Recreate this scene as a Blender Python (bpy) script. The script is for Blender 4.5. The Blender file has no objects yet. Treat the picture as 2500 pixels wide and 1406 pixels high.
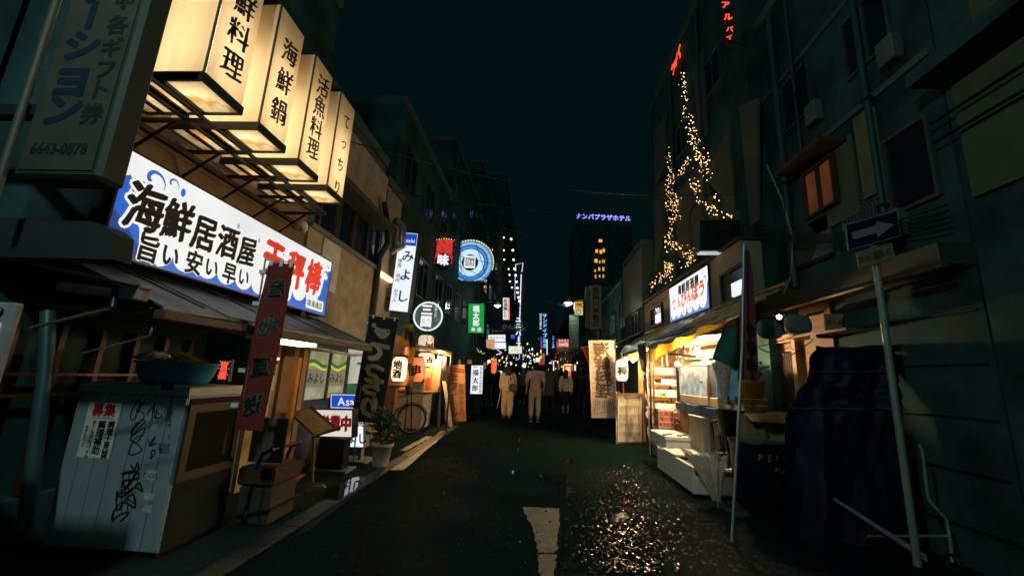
import bpy, bmesh, math, random
from mathutils import Vector, Matrix, noise
R = random.Random(7)
SC = bpy.context.scene
COL = SC.collection
PI = math.pi
V = Vector

# ------------------------------------------------------------------ camera
F_PX, CX, CY, EYE = 1003.0, 1250.0, 703.0, 1.3
_Y = Vector((60, 217, F_PX)).normalized()
_Z = Vector((230, -4703, F_PX)); _Z = (_Z - _Z.dot(_Y) * _Y).normalized()
_X = _Y.cross(_Z)
cam = bpy.data.cameras.new('camera'); cam_o = bpy.data.objects.new('camera', cam); COL.objects.link(cam_o)
right = Vector((_X[0], _Y[0], _Z[0])); up = -Vector((_X[1], _Y[1], _Z[1])); back = -Vector((_X[2], _Y[2], _Z[2]))
m = Matrix((right, up, back)).transposed().to_4x4(); m.translation = (0, 0, EYE)
cam_o.matrix_world = m
cam.sensor_width = 36; cam.lens = 36 * F_PX / 2500; cam.clip_start = .05; cam.clip_end = 900
SC.camera = cam_o

# ------------------------------------------------------------------ night sky, faint city glow, exposure
w = bpy.data.worlds.new('World'); SC.world = w; w.use_nodes = True
nt = w.node_tree; bg = nt.nodes['Background']
sky = nt.nodes.new('ShaderNodeTexSky'); sky.sky_type = 'NISHITA'; sky.sun_disc = False
sky.sun_elevation = math.radians(-8); sky.sun_rotation = math.radians(200)
addn = nt.nodes.new('ShaderNodeMixRGB'); addn.blend_type = 'ADD'; addn.inputs[0].default_value = 1
addn.inputs[2].default_value = (0.005, 0.074, 0.074, 1)
nt.links.new(sky.outputs[0], addn.inputs[1]); nt.links.new(addn.outputs[0], bg.inputs[0])
bg.inputs[1].default_value = .08
sun = bpy.data.lights.new('city_glow', 'SUN'); sun.energy = .25; sun.angle = math.radians(150); sun.color = (.12, 1, .95)
so = bpy.data.objects.new('city_glow', sun); COL.objects.link(so)
so.rotation_euler = (math.radians(30), 0, math.radians(4))
SC.view_settings.view_transform = 'Standard'; SC.view_settings.look = 'None'
SC.view_settings.exposure = 0; SC.view_settings.gamma = 1; SC.view_settings.use_curve_mapping = False
SC.render.engine = 'CYCLES'
SC.cycles.use_denoising = True
SC.cycles.max_bounces = 6; SC.cycles.diffuse_bounces = 3; SC.cycles.glossy_bounces = 3; SC.cycles.transmission_bounces = 4
SC.cycles.transparent_max_bounces = 6; SC.cycles.sample_clamp_indirect = 4.0
SC.cycles.caustics_reflective = False; SC.cycles.caustics_refractive = False

# ------------------------------------------------------------------ helpers
def ray(x, y):
    d = Vector((x - CX, y - CY, F_PX)); return Vector((d.dot(_X), d.dot(_Y), d.dot(_Z)))
def PX(x, y, X): r = ray(x, y); return r * (X / r.x) + Vector((0, 0, EYE))
def PY(x, y, Y): r = ray(x, y); return r * (Y / r.y) + Vector((0, 0, EYE))
def PZ(x, y, Z=0.): r = ray(x, y); return r * ((Z - EYE) / r.z) + Vector((0, 0, EYE))
def lin(c): c /= 255.; return c / 12.92 if c <= .04045 else ((c + .055) / 1.055) ** 2.4
def S(r, g, b): return (lin(r), lin(g), lin(b))

_mats = {}
def pm(name, col, rough=.7, metal=0., var=.25, scale=6., bump=0., bscale=40., spec=.4, trans=0.):
    """an ordinary opaque surface with a little uneven colour and relief"""
    if name in _mats: return _mats[name]
    mt = bpy.data.materials.new(name); mt.use_nodes = True; t = mt.node_tree; n = t.nodes; p = n['Principled BSDF']
    tc = n.new('ShaderNodeTexCoord')
    nz = n.new('ShaderNodeTexNoise'); nz.inputs['Scale'].default_value = scale; nz.inputs['Detail'].default_value = 6; nz.inputs['Roughness'].default_value = .65
    t.links.new(tc.outputs['Object'], nz.inputs['Vector'])
    rp = n.new('ShaderNodeValToRGB'); rp.color_ramp.elements[0].position = .3; rp.color_ramp.elements[1].position = .7
    a = [max(0, c * (1 - var)) for c in col]; b = [min(1, c * (1 + var * .6)) for c in col]
    rp.color_ramp.elements[0].color = (*a, 1); rp.color_ramp.elements[1].color = (*b, 1)
    t.links.new(nz.outputs[0], rp.inputs[0]); t.links.new(rp.outputs[0], p.inputs['Base Color'])
    mr = n.new('ShaderNodeMapRange'); mr.inputs['To Min'].default_value = max(.02, rough - .12); mr.inputs['To Max'].default_value = min(1, rough + .12)
    t.links.new(nz.outputs[0], mr.inputs[0]); t.links.new(mr.outputs[0], p.inputs['Roughness'])
    p.inputs['Metallic'].default_value = metal; p.inputs['Specular IOR Level'].default_value = spec
    if bump:
        n2 = n.new('ShaderNodeTexNoise'); n2.inputs['Scale'].default_value = bscale; n2.inputs['Detail'].default_value = 4
        t.links.new(tc.outputs['Object'], n2.inputs['Vector'])
        bp = n.new('ShaderNodeBump'); bp.inputs['Strength'].default_value = bump; bp.inputs['Distance'].default_value = .01
        t.links.new(n2.outputs[0], bp.inputs['Height']); t.links.new(bp.outputs[0], p.inputs['Normal'])
    if trans:
        tr = n.new('ShaderNodeBsdfTranslucent'); t.links.new(rp.outputs[0], tr.inputs['Color'])
        mx = n.new('ShaderNodeMixShader'); mx.inputs[0].default_value = trans
        t.links.new(p.outputs[0], mx.inputs[1]); t.links.new(tr.outputs[0], mx.inputs[2])
        t.links.new(mx.outputs[0], n['Material Output'].inputs[0])
    _mats[name] = mt; return mt
def em(name, col, st=1., var=.10, scale=3., sampled=True, base=.05):
    """something that gives off light: a lit sign face, a bulb, a tube"""
    if name in _mats: return _mats[name]
    mt = bpy.data.materials.new(name); mt.use_nodes = True; t = mt.node_tree; n = t.nodes; p = n['Principled BSDF']
    p.inputs['Base Color'].default_value = (base, base, base, 1); p.inputs['Roughness'].default_value = .35
    tc = n.new('ShaderNodeTexCoord'); nz = n.new('ShaderNodeTexNoise'); nz.inputs['Scale'].default_value = scale; nz.inputs['Detail'].default_value = 3
    t.links.new(tc.outputs['Object'], nz.inputs['Vector'])
    mr = n.new('ShaderNodeMapRange'); mr.inputs[1].default_value = .25; mr.inputs[2].default_value = .75
    mr.inputs[3].default_value = st * (1 - var); mr.inputs[4].default_value = st * (1 + var)
    p.inputs['Emission Strength'].default_value = st
    t.links.new(nz.outputs[0], mr.inputs[0])
    if var: t.links.new(mr.outputs[0], p.inputs['Emission Strength'])
    p.inputs['Emission Color'].default_value = (*col, 1)
    if not sampled: mt.cycles.emission_sampling = 'NONE'
    _mats[name] = mt; return mt

class Frame:
    def __init__(s, o, u, v, n=None):
        s.o = Vector(o); s.u = Vector(u).normalized(); s.v = Vector(v).normalized(); s.n = Vector(n).normalized() if n is not None else s.u.cross(s.v).normalized()
    def p(s, u, v, n=0.): return s.o + s.u * u + s.v * v + s.n * n
def FR(o, yaw=0., roll=0., tilt=0.):
    """a board whose face looks at the camera for yaw 0, right for 90, left for -90; tilt leans it back"""
    a = math.radians(yaw); u = Vector((math.cos(a), math.sin(a), 0)); n = Vector((math.sin(a), -math.cos(a), 0)); v = Vector((0, 0, 1))
    t = math.radians(tilt); v, n = v * math.cos(t) - n * math.sin(t), n * math.cos(t) + v * math.sin(t)
    r = math.radians(roll); u, v = u * math.cos(r) + v * math.sin(r), v * math.cos(r) - u * math.sin(r)
    return Frame(o, u, v, n)

_root = {}
class MB:
    def __init__(s): s.v = []; s.f = []; s.sm = []
    def add(s, vs, fs, smooth=False):
        k = len(s.v); s.v += [Vector(q) for q in vs]; s.f += [[i + k for i in f] for f in fs]; s.sm += [smooth] * len(fs); return s
    def hexa(s, q):
        return s.add(q, [(0, 3, 2, 1), (4, 5, 6, 7), (0, 1, 5, 4), (1, 2, 6, 5), (2, 3, 7, 6), (3, 0, 4, 7)])
    def fbox(s, fr, u0, u1, v0, v1, n0, n1, b=0.):
        if not b:
            return s.hexa([fr.p(u0, v0, n0), fr.p(u1, v0, n0), fr.p(u1, v1, n0), fr.p(u0, v1, n0), fr.p(u0, v0, n1), fr.p(u1, v0, n1), fr.p(u1, v1, n1), fr.p(u0, v1, n1)])
        L = [(u0, u1), (v0, v1), (n0, n1)]; vs = []; idx = {}
        for sx in (0, 1):
            for sy in (0, 1):
                for sz in (0, 1):
                    for ax in range(3):
                        c = []
                        for k, sg in enumerate((sx, sy, sz)):
                            val = L[k][sg]
                            if k != ax: val += b if sg == 0 else -b
                            c.append(val)
                        idx[(sx, sy, sz, ax)] = len(vs); vs.append(fr.p(*c))
        fs = []
        for ax in range(3):
            o = [k for k in range(3) if k != ax]
            for sg in (0, 1):
                cyc = [(0, 0), (1, 0), (1, 1), (0, 1)]; f = []
                for a, b2 in cyc:
                    k3 = [0, 0, 0]; k3[ax] = sg; k3[o[0]] = a; k3[o[1]] = b2; f.append(idx[(*k3, ax)])
                fs.append(f)
            for a in (0, 1):
                for b2 in (0, 1):
                    k0 = [0, 0, 0]; k0[o[0]] = a; k0[o[1]] = b2; k1 = list(k0); k1[ax] = 1
                    fs.append([idx[(*k0, o[0])], idx[(*k1, o[0])], idx[(*k1, o[1])], idx[(*k0, o[1])]])
        for sx in (0, 1):
            for sy in (0, 1):
                for sz in (0, 1): fs.append([idx[(sx, sy, sz, k)] for k in range(3)])
        return s.add(vs, fs)
    def box(s, x0, x1, y0, y1, z0, z1, b=0.):
        return s.fbox(Frame((0, 0, 0), (1, 0, 0), (0, 1, 0)), x0, x1, y0, y1, z0, z1, b)
    def tube(s, pts, r, seg=8, cap=True, closed=False):
        pts = [Vector(q) for q in pts]; n = len(pts); rr = r if isinstance(r, (list, tuple)) else [r] * n
        vs = []; fs = []; ref = None
        for i, q in enumerate(pts):
            if closed: d = pts[(i + 1) % n] - pts[i - 1]
            else: d = pts[min(i + 1, n - 1)] - pts[max(i - 1, 0)]
            d.normalize()
            if ref is None: ref = Vector((0, 0, 1)) if abs(d.z) < .9 else Vector((1, 0, 0))
            a = (ref - d * ref.dot(d))
            if a.length < 1e-5: a = d.orthogonal()
            a.normalize(); b = d.cross(a); ref = a
            for k in range(seg):
                t = 2 * PI * k / seg; vs.append(q + (a * math.cos(t) + b * math.sin(t)) * rr[i])
        for i in range(n if closed else n - 1):
            j = (i + 1) % n
            for k in range(seg): fs.append((i * seg + k, i * seg + (k + 1) % seg, j * seg + (k + 1) % seg, j * seg + k))
        s.add(vs, fs, True)
        if cap and not closed: s.add(vs[:seg], [list(range(seg))[::-1]]); s.add(vs[-seg:], [list(range(seg))])
        return s
    def lathe(s, base, prof, seg=16, axis=None, a0=0., a1=2 * PI, ell=1.):
        base = Vector(base); ax = Vector(axis or (0, 0, 1)).normalized()
        e1 = Vector((1, 0, 0)) if abs(ax.x) < .9 else Vector((0, 1, 0)); e1 = (e1 - ax * e1.dot(ax)).normalized(); e2 = ax.cross(e1)
        full = abs(a1 - a0 - 2 * PI) < 1e-6; m = seg if full else seg + 1; vs = []; fs = []
        for r, h in prof:
            for k in range(m):
                t = a0 + (a1 - a0) * k / seg; vs.append(base + ax * h + e1 * (math.cos(t) * r) + e2 * (math.sin(t) * r * ell))
        for i in range(len(prof) - 1):
            for k in range(seg): fs.append((i * m + k, i * m + (k + 1) % m, (i + 1) * m + (k + 1) % m, (i + 1) * m + k))
        return s.add(vs, fs, True)
    def ball(s, c, r, seg=10, rings=6):
        rx, ry, rz = r if isinstance(r, (tuple, list)) else (r, r, r); c = Vector(c); vs = []; fs = []
        for i in range(rings + 1):
            a = PI * i / rings
            for k in range(seg):
                t = 2 * PI * k / seg; vs.append(c + Vector((rx * math.sin(a) * math.cos(t), ry * math.sin(a) * math.sin(t), rz * math.cos(a))))
        for i in range(rings):
            for k in range(seg): fs.append((i * seg + k, (i + 1) * seg + k, (i + 1) * seg + (k + 1) % seg, i * seg + (k + 1) % seg))
        return s.add(vs, fs, True)
    def prism(s, fr, pts, n0, n1):
        k = len(pts); vs = [fr.p(a, b, n0) for a, b in pts] + [fr.p(a, b, n1) for a, b in pts]
        fs = [list(range(k))[::-1], list(range(k, 2 * k))] + [(i, (i + 1) % k, k + (i + 1) % k, k + i) for i in range(k)]
        return s.add(vs, fs)
    def flat(s, fr, pts, n):
        return s.add([fr.p(a, b, n) for a, b in pts], [list(range(len(pts)))])
    def sheet(s, fn, nu, nv, smooth=True):
        vs = [fn(i / nu, j / nv) for j in range(nv + 1) for i in range(nu + 1)]
        fs = [(j * (nu + 1) + i, j * (nu + 1) + i + 1, (j + 1) * (nu + 1) + i + 1, (j + 1) * (nu + 1) + i) for j in range(nv) for i in range(nu)]
        return s.add(vs, fs, smooth)
    def build(s, name, mat, parent=None, label=None, kind=None, cat=None, group=None):
        me = bpy.data.meshes.new(name); o = bpy.data.objects.new(name, me); COL.objects.link(o)
        if parent is not None:
            org = _root[parent.name]; o.parent = parent
        elif kind == 'structure' or kind == 'stuff': org = Vector((0, 0, 0))
        else:
            org = Vector((sum(q.x for q in s.v) / len(s.v), sum(q.y for q in s.v) / len(s.v), min(q.z for q in s.v))); o.location = org
        _root[o.name] = org
        me.from_pydata([q - org for q in s.v], [], s.f); me.polygons.foreach_set('use_smooth', s.sm); me.update()
        if mat is not None: me.materials.append(mat)
        if label: o['label'] = label
        if kind: o['kind'] = kind
        if cat: o['category'] = cat
        if group: o['group'] = group
        return o
def T(name, label, cat, loc, group=None):
    o = bpy.data.objects.new(name, None); COL.objects.link(o); o.location = loc; o.empty_display_size = .1
    o['label'] = label; o['category'] = cat
    if group: o['group'] = group
    _root[o.name] = Vector(loc); return o

_gl = {}
def glyph(ch, bold, res=2, brush=0.):
    k = (ch, round(bold, 3), res, brush)
    if k not in _gl:
        cu = bpy.data.curves.new('g', 'FONT'); cu.body = ch; cu.offset = bold; cu.resolution_u = res
        o = bpy.data.objects.new('g', cu); COL.objects.link(o)
        bpy.context.view_layer.update()
        me = bpy.data.meshes.new_from_object(o.evaluated_get(bpy.context.evaluated_depsgraph_get()))
        if brush:      # give the strokes the swelling and wobble of a brush
            bm = bmesh.new(); bm.from_mesh(me)
            bmesh.ops.remove_doubles(bm, verts=bm.verts, dist=1e-5)
            for _ in range(2): bmesh.ops.subdivide_edges(bm, edges=[e for e in bm.edges if e.is_boundary and e.calc_length() > .07], cuts=1)
            bmesh.ops.triangulate(bm, faces=bm.faces)
            off = {}; sd = ord(ch) * .37
            for v in bm.verts:
                d = Vector((0, 0, 0))
                for e in v.link_edges:
                    if e.is_boundary and e.link_faces:
                        mid = (e.verts[0].co + e.verts[1].co) / 2; t_ = e.verts[1].co - e.verts[0].co; nn = Vector((t_.y, -t_.x, 0))
                        if nn.length < 1e-9: continue
                        nn.normalize()
                        if nn.dot(mid - e.link_faces[0].calc_center_median()) < 0: nn = -nn
                        d += nn
                if d.length > .2: d.normalize()
                g = noise.noise((v.co.x * 5 + sd, v.co.y * 5, 1.7)) + .5 * noise.noise((v.co.x * 13, v.co.y * 13 + sd, 5))
                off[v] = d * (g * .034 * brush + .004 * brush) + Vector((noise.noise((v.co.x * 2.2, v.co.y * 2.2, sd)), noise.noise((v.co.x * 2.2, v.co.y * 2.2, sd + 9)), 0)) * .05 * brush
            for v in bm.verts: v.co += off[v]
            bm.to_mesh(me); bm.free()
        vs = [(q.co.x, q.co.y) for q in me.vertices]; fs = [tuple(p.vertices) for p in me.polygons]
        adv = 1.0 if ord(ch) > 0x2e80 else (max(q[0] for q in vs) + .06 if vs else .3)
        cx = .5 if ord(ch) > 0x2e80 else adv / 2
        cy = .38 if ord(ch) > 0x2e80 else .34
        _gl[k] = ([(a - cx, b - cy) for a, b in vs], fs, adv)
        bpy.data.objects.remove(o); bpy.data.curves.remove(cu); bpy.data.meshes.remove(me)
    return _gl[k]
def txt(fr, s, u, v, h, mat, parent, n=.003, vert=False, gap=1., bold=.012, sx=1., mirror=False, nib=0., shear=0., warp=None, name='lettering', mb=None, res=2, brush=0.):
    """print a line of writing centred on (u, v) of a frame; vert stacks it downwards"""
    out = mb if mb is not None else MB()
    each = mb is None and h >= .10 and len(s) <= 12
    bold0 = min(bold, 0.)
    if vert: tot = h * gap * len(s)
    else: tot = sum((glyph(c, bold0, res)[2] if c != ' ' else .4) * h * gap * sx for c in s)
    pos = 0.
    for c in s:
        if vert: cu_, cv_ = u, v + tot / 2 - pos - h * gap / 2; pos += h * gap
        else:
            adv = (glyph(c, bold0, res)[2] if c != ' ' else .4) * h * gap * sx; cu_, cv_ = u - tot / 2 + pos + adv / 2, v; pos += adv
        if c == ' ': continue
        vs, fs, _ = glyph(c, min(bold, 0.), res, brush)
        dil = max(0, bold); nd = 0 if dil < .004 else (8 if h > .18 else 4)
        sh = [(0., 0.)] + [(math.cos(2 * PI * k / nd + .4) * dil, math.sin(2 * PI * k / nd + .4) * dil) for k in range(nd)]
        if nib: nk = max(2, int(nib / .022) + 1); sh = [(a + (f / (nk - 1) - .5) * nib, b + (f / (nk - 1) - .5) * nib * .75) for a, b in sh for f in range(nk)]
        for k, (da, db) in enumerate(sh):
            q = []
            for a, b in vs:
                if vert and c in 'ー〜': a, b = -b, -a
                b += shear * a
                a = (a * sx + da) * h; b = (b + db) * h
                if mirror: a = -a
                uu, vv = (cu_ if not (mirror and not vert) else 2 * u - cu_) + a, cv_ + b
                q.append(fr.p(uu, vv, n + k * .00002 + (warp(uu, vv) if warp else 0)))
            out.add(q, fs)
        if each and out.v: out.build('character', mat, parent); out = MB()
    if each: return None
    if mb is None: return out.build(name, mat, parent)
    return out

# shared plain materials
K = pm('black_paint', (.012, .012, .012), .5)
INK = pm('black_ink', (.006, .006, .006), .6, var=.1)
DK = pm('dark_metal', (.03, .03, .032), .4, .6)
STEEL = pm('galvanised_steel', (.35, .36, .36), .4, .9)
GREY = pm('grey_paint', (.22, .22, .22), .6)
WHITE = pm('white_paint', (.72, .72, .70), .5, var=.08)
WOOD = pm('old_wood', (.16, .09, .045), .6, bump=.3, scale=14)
DWOOD = pm('dark_wood', (.05, .03, .018), .6, bump=.3, scale=14)
RED = pm('red_paint', (.42, .03, .02), .55)
REDINK = pm('red_ink', (.35, .01, .012), .6, var=.1)
YEL = pm('yellow_cloth', (.55, .33, .03), .75, trans=.25)
BLUEC = pm('blue_tarp', (.02, .09, .22), .5)
CARD = pm('cardboard', (.32, .20, .10), .85)
FOAM = pm('styrofoam', (.75, .74, .70), .75, var=.06, bump=.15, bscale=150)
PAPER = pm('poster_paper', (.68, .66, .60), .7, var=.10)
GLASSD = pm('dark_glass', (.01, .014, .016), .08, spec=.6)

# ------------------------------------------------------------------ ground
def road_mat(name, base, rlo, rhi, bumpst, bscale, ior=1.2):
    mt = bpy.data.materials.new(name); mt.use_nodes = True; t = mt.node_tree; n = t.nodes; p = n['Principled BSDF']
    g = n.new('ShaderNodeNewGeometry')
    n1 = n.new('ShaderNodeTexNoise'); n1.inputs['Scale'].default_value = .9; n1.inputs['Detail'].default_value = 6; n1.inputs['Roughness'].default_value = .6
    n2 = n.new('ShaderNodeTexNoise'); n2.inputs['Scale'].default_value = bscale; n2.inputs['Detail'].default_value = 5; n2.inputs['Roughness'].default_value = .7
    n3 = n.new('ShaderNodeTexVoronoi'); n3.inputs['Scale'].default_value = bscale * 1.6
    for q in (n1, n2, n3): t.links.new(g.outputs['Position'], q.inputs['Vector'])
    rp = n.new('ShaderNodeValToRGB'); rp.color_ramp.elements[0].position = .35; rp.color_ramp.elements[1].position = .7
    rp.color_ramp.elements[0].color = (*[c * .5 for c in base], 1); rp.color_ramp.elements[1].color = (*base, 1)
    t.links.new(n2.outputs[0], rp.inputs[0]); t.links.new(rp.outputs[0], p.inputs['Base Color'])
    mr = n.new('ShaderNodeMapRange'); mr.inputs[1].default_value = .38; mr.inputs[2].default_value = .62; mr.inputs[3].default_value = rlo; mr.inputs[4].default_value = rhi
    t.links.new(n1.outputs[0], mr.inputs[0]); t.links.new(mr.outputs[0], p.inputs['Roughness'])
    ad = n.new('ShaderNodeMath'); ad.operation = 'ADD'; t.links.new(n2.outputs[0], ad.inputs[0]); t.links.new(n3.outputs[0], ad.inputs[1])
    bp = n.new('ShaderNodeBump'); bp.inputs['Distance'].default_value = .006
    m2 = n.new('ShaderNodeMapRange'); m2.inputs[1].default_value = .36; m2.inputs[2].default_value = .52; m2.inputs[3].default_value = bumpst * .35; m2.inputs[4].default_value = bumpst
    t.links.new(n1.outputs[0], m2.inputs[0]); t.links.new(m2.outputs[0], bp.inputs['Strength'])
    t.links.new(ad.outputs[0], bp.inputs['Height']); t.links.new(bp.outputs[0], p.inputs['Normal'])
    # dark aggregate with scattered wet facets that catch the lights
    df = n.new('ShaderNodeBsdfDiffuse'); t.links.new(rp.outputs[0], df.inputs[0])
    n4 = n.new('ShaderNodeTexNoise'); n4.inputs['Scale'].default_value = bscale * .55; n4.inputs['Detail'].default_value = 7; n4.inputs['Roughness'].default_value = .75
    t.links.new(g.outputs['Position'], n4.inputs['Vector'])
    m4 = n.new('ShaderNodeMapRange'); m4.inputs[1].default_value = .54; m4.inputs[2].default_value = .61; m4.inputs[3].default_value = .03; m4.inputs[4].default_value = .16
    t.links.new(n4.outputs[0], m4.inputs[0])
    m5 = n.new('ShaderNodeMapRange'); m5.inputs[1].default_value = .42; m5.inputs[2].default_value = .6; m5.inputs[3].default_value = .2; m5.inputs[4].default_value = 1.
    t.links.new(n1.outputs[0], m5.inputs[0])
    mm = n.new('ShaderNodeMath'); mm.operation = 'MULTIPLY'; t.links.new(m4.outputs[0], mm.inputs[0]); t.links.new(m5.outputs[0], mm.inputs[1])
    mx = n.new('ShaderNodeMixShader'); t.links.new(mm.outputs[0], mx.inputs[0]); t.links.new(df.outputs[0], mx.inputs[1]); t.links.new(p.outputs[0], mx.inputs[2])
    p.inputs['IOR'].default_value = ior
    t.links.new(mx.outputs[0], n['Material Output'].inputs[0])
    return mt
ROADM = road_mat('wet_asphalt', (.007, .017, .018), .07, .22, 1.2, 26, 1.5)  # teal lift of the night glow is mixed into the asphalt colour
PAVEM = road_mat('wet_concrete', (.025, .042, .040), .2, .4, .6, 24, 1.3)
WATER = bpy.data.materials.new('puddle_water'); WATER.use_nodes = True
_p = WATER.node_tree.nodes['Principled BSDF']; _p.inputs['Base Color'].default_value = (.008, .009, .008, 1); _p.inputs['Roughness'].default_value = .03; _p.inputs['IOR'].default_value = 1.5
_n = WATER.node_tree.nodes.new('ShaderNodeTexNoise'); _n.inputs['Scale'].default_value = 6
_g = WATER.node_tree.nodes.new('ShaderNodeNewGeometry'); WATER.node_tree.links.new(_g.outputs['Position'], _n.inputs['Vector'])
_b = WATER.node_tree.nodes.new('ShaderNodeBump'); _b.inputs['Strength'].default_value = .05; _b.inputs['Distance'].default_value = .02
WATER.node_tree.links.new(_n.outputs[0], _b.inputs['Height']); WATER.node_tree.links.new(_b.outputs[0], _p.inputs['Normal'])
GF = Frame((0, 0, 0), (1, 0, 0), (0, 1, 0))
MB().flat(GF, [(-250, -60), (250, -60), (250, 400), (-250, 400)], 0).build('ground', ROADM, kind='structure')
MB().flat(GF, [(-2.02, -3), (-3.6, -3), (-3.6, 95), (-2.02, 95)][::-1], .004).build('pavement', PAVEM, kind='structure')
def worn(pts, seed, z=.006, amp=.02, sub=10):
    rr = random.Random(seed); out = []
    for i, a in enumerate(pts):
        b = pts[(i + 1) % len(pts)]
        for k in range(sub):
            f = k / sub; out.append((a[0] + (b[0] - a[0]) * f + rr.uniform(-amp, amp), a[1] + (b[1] - a[1]) * f + rr.uniform(-amp, amp)))
    return out
PAINT = pm('worn_road_paint', (.095, .095, .07), .6, var=.7, scale=9, bump=.4, bscale=60)
PAINT2 = pm('worn_white_line', (.42, .42, .38), .55, var=.7, scale=16, bump=.3, bscale=60)
PTS = [((1274, 1238), (1366, 1242), (1360, 1350), (1312, 1350), (1300, 1290)), ((1311, 1354), (1357, 1354), (1352, 1420), (1318, 1420))]
for i, q in enumerate(PTS):
    MB().flat(GF, worn([tuple(PZ(*a)[:2]) for a in q][::-1], i, amp=.012, sub=12), .006).build('road_marking', PAINT, kind='structure')
for i, q in enumerate([((950, 1148), (1078, 1052), (1096, 1052), (985, 1148)), ((975, 1100), (1040, 1066), (1056, 1066), (990, 1102)),
                       ((700, 1322), (880, 1186), (905, 1180), (762, 1294))]):
    MB().flat(GF, worn([tuple(PZ(*a)[:2]) for a in q], 10 + i, amp=.012, sub=12), .008).build('road_line', PAINT2 if i < 2 else PAVEM, kind='structure')
for i in range(16):      # gutter stones along the left edge
    y = 1.2 + i * .6
    MB().box(-2.06, -1.90, y, y + .585, -.02, .012 + R.uniform(0, .004), .004).build('gutter_stone', pm('gutter_concrete', (.02, .027, .025), .5, bump=.4, scale=12), kind='structure')
for i, (q, amp) in enumerate([(((786, 1222), (800, 1198), (870, 1166), (898, 1166), (880, 1188), (826, 1224)), .014), (((1318, 1158), (1396, 1158), (1402, 1176), (1340, 1182)), .04),
        (((1362, 1184), (1378, 1182), (1400, 1200), (1386, 1212), (1368, 1206)), .03), (((1494, 1258), (1520, 1252), (1534, 1264), (1520, 1276), (1498, 1274)), .01),
        (((1508, 1212), (1540, 1220), (1546, 1232), (1516, 1232)), .02), (((1500, 1296), (1526, 1300), (1522, 1306), (1498, 1304)), .008),
        (((1366, 1124), (1396, 1122), (1402, 1132), (1376, 1134)), .05), (((1262, 1100), (1266, 1070), (1270, 1072), (1264, 1102)), .02), (((1240, 1150), (1262, 1148), (1262, 1156), (1244, 1157)), .02)]):
    MB().flat(GF, worn([tuple(PZ(*a)[:2]) for a in q], 30 + i, amp=amp, sub=6), .014 if i == 0 else .007).build('puddle', WATER, kind='structure')

pr = random.Random(12); b = MB()
for i in range(1250):      # wet stone facets added to make lamp glints, each tilted its own way
    k = i % 8
    if k < 7: q = PZ(pr.gauss(1512, 62), 1130 + 270 * pr.random() ** .9)
    else: q = PZ(pr.gauss(1400, 150), 1110 + 290 * pr.random())
    if q.x > 1.9 or q.x < -1.6: continue
    sz = pr.uniform(.004, .013); tx, ty = pr.gauss(0, .10), pr.gauss(0, .13); a0 = pr.uniform(0, 6.28); c = Vector((q.x, q.y, .008 + sz * .3))
    pts = [c + Vector((math.cos(a0 + j * 1.257) * sz * pr.uniform(.7, 1.4), math.sin(a0 + j * 1.257) * sz * pr.uniform(.7, 1.3), 0)) for j in range(5)]
    for p in pts: p.z += (p.x - c.x) * tx + (p.y - c.y) * ty
    low = [Vector((p.x, p.y, -.004)) for p in pts]
    b.add(pts + low, [(0, 1, 2, 3, 4)] + [(j, 5 + j, 5 + (j + 1) % 5, (j + 1) % 5) for j in range(5)])
b.build('glint_stones', pm('glint_stone', (.008, .011, .010), .24, var=.3, spec=.22), kind='stuff')

# ------------------------------------------------------------------ buildings
PLAST = pm('stained_plaster', (.40, .33, .25), .85, var=.35, scale=4, bump=.2)
DWALL = pm('dark_render_wall', (.026, .064, .060), .9, var=.75, scale=1.3, bump=.25, bscale=9, spec=.15)  # teal tint stands in for night glow on the dark walls
TANW = pm('tan_wall', (.36, .27, .17), .85, var=.25, scale=4)
GRW = pm('grey_wall', (.06, .09, .085), .85, var=.3, scale=3)
FRM = pm('window_frame_metal', (.10, .10, .10), .4, .5)
def building(name, label, x, y0, y1, h, mat, side, depth=5., z0=0.):
    d = -1 if side == 'L' else 1
    t = T(name, label, 'building', (x + d * depth / 2, (y0 + y1) / 2, 0))
    a, b = sorted((x, x + d * depth))
    MB().box(a, b, y0, y1, z0, h).build('wall', mat, t)
    MB().box(a - .06, b + .06, y0 + .02, y1 - .02, h, h + .18).build('parapet', GRW, t)
    return t
def window(t, side, x, y, z, wy, wz, frame=FRM, glass=GLASSD, mull=1, d=.04):
    fr = FR((x, y, z), 90 if side == 'L' else -90)
    b = MB(); e = .035
    b.fbox(fr, -wy / 2, wy / 2, 0, e, 0, d); b.fbox(fr, -wy / 2, wy / 2, wz - e, wz, 0, d)
    b.fbox(fr, -wy / 2, -wy / 2 + e, e, wz - e, 0, d); b.fbox(fr, wy / 2 - e, wy / 2, e, wz - e, 0, d)
    for k in range(mull):
        u = -wy / 2 + wy * (k + 1) / (mull + 1); b.fbox(fr, u - e / 2, u + e / 2, e, wz - e, 0, d - .005)
    f = b.build('window_frame', frame, t)
    for k in range(mull + 1):
        u0 = -wy / 2 + wy * k / (mull + 1) + .018; u1 = -wy / 2 + wy * (k + 1) / (mull + 1) - .018
        MB().fbox(fr, u0, u1, e, wz - e, .008, .016).build('pane', glass, f)
    return f
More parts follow.
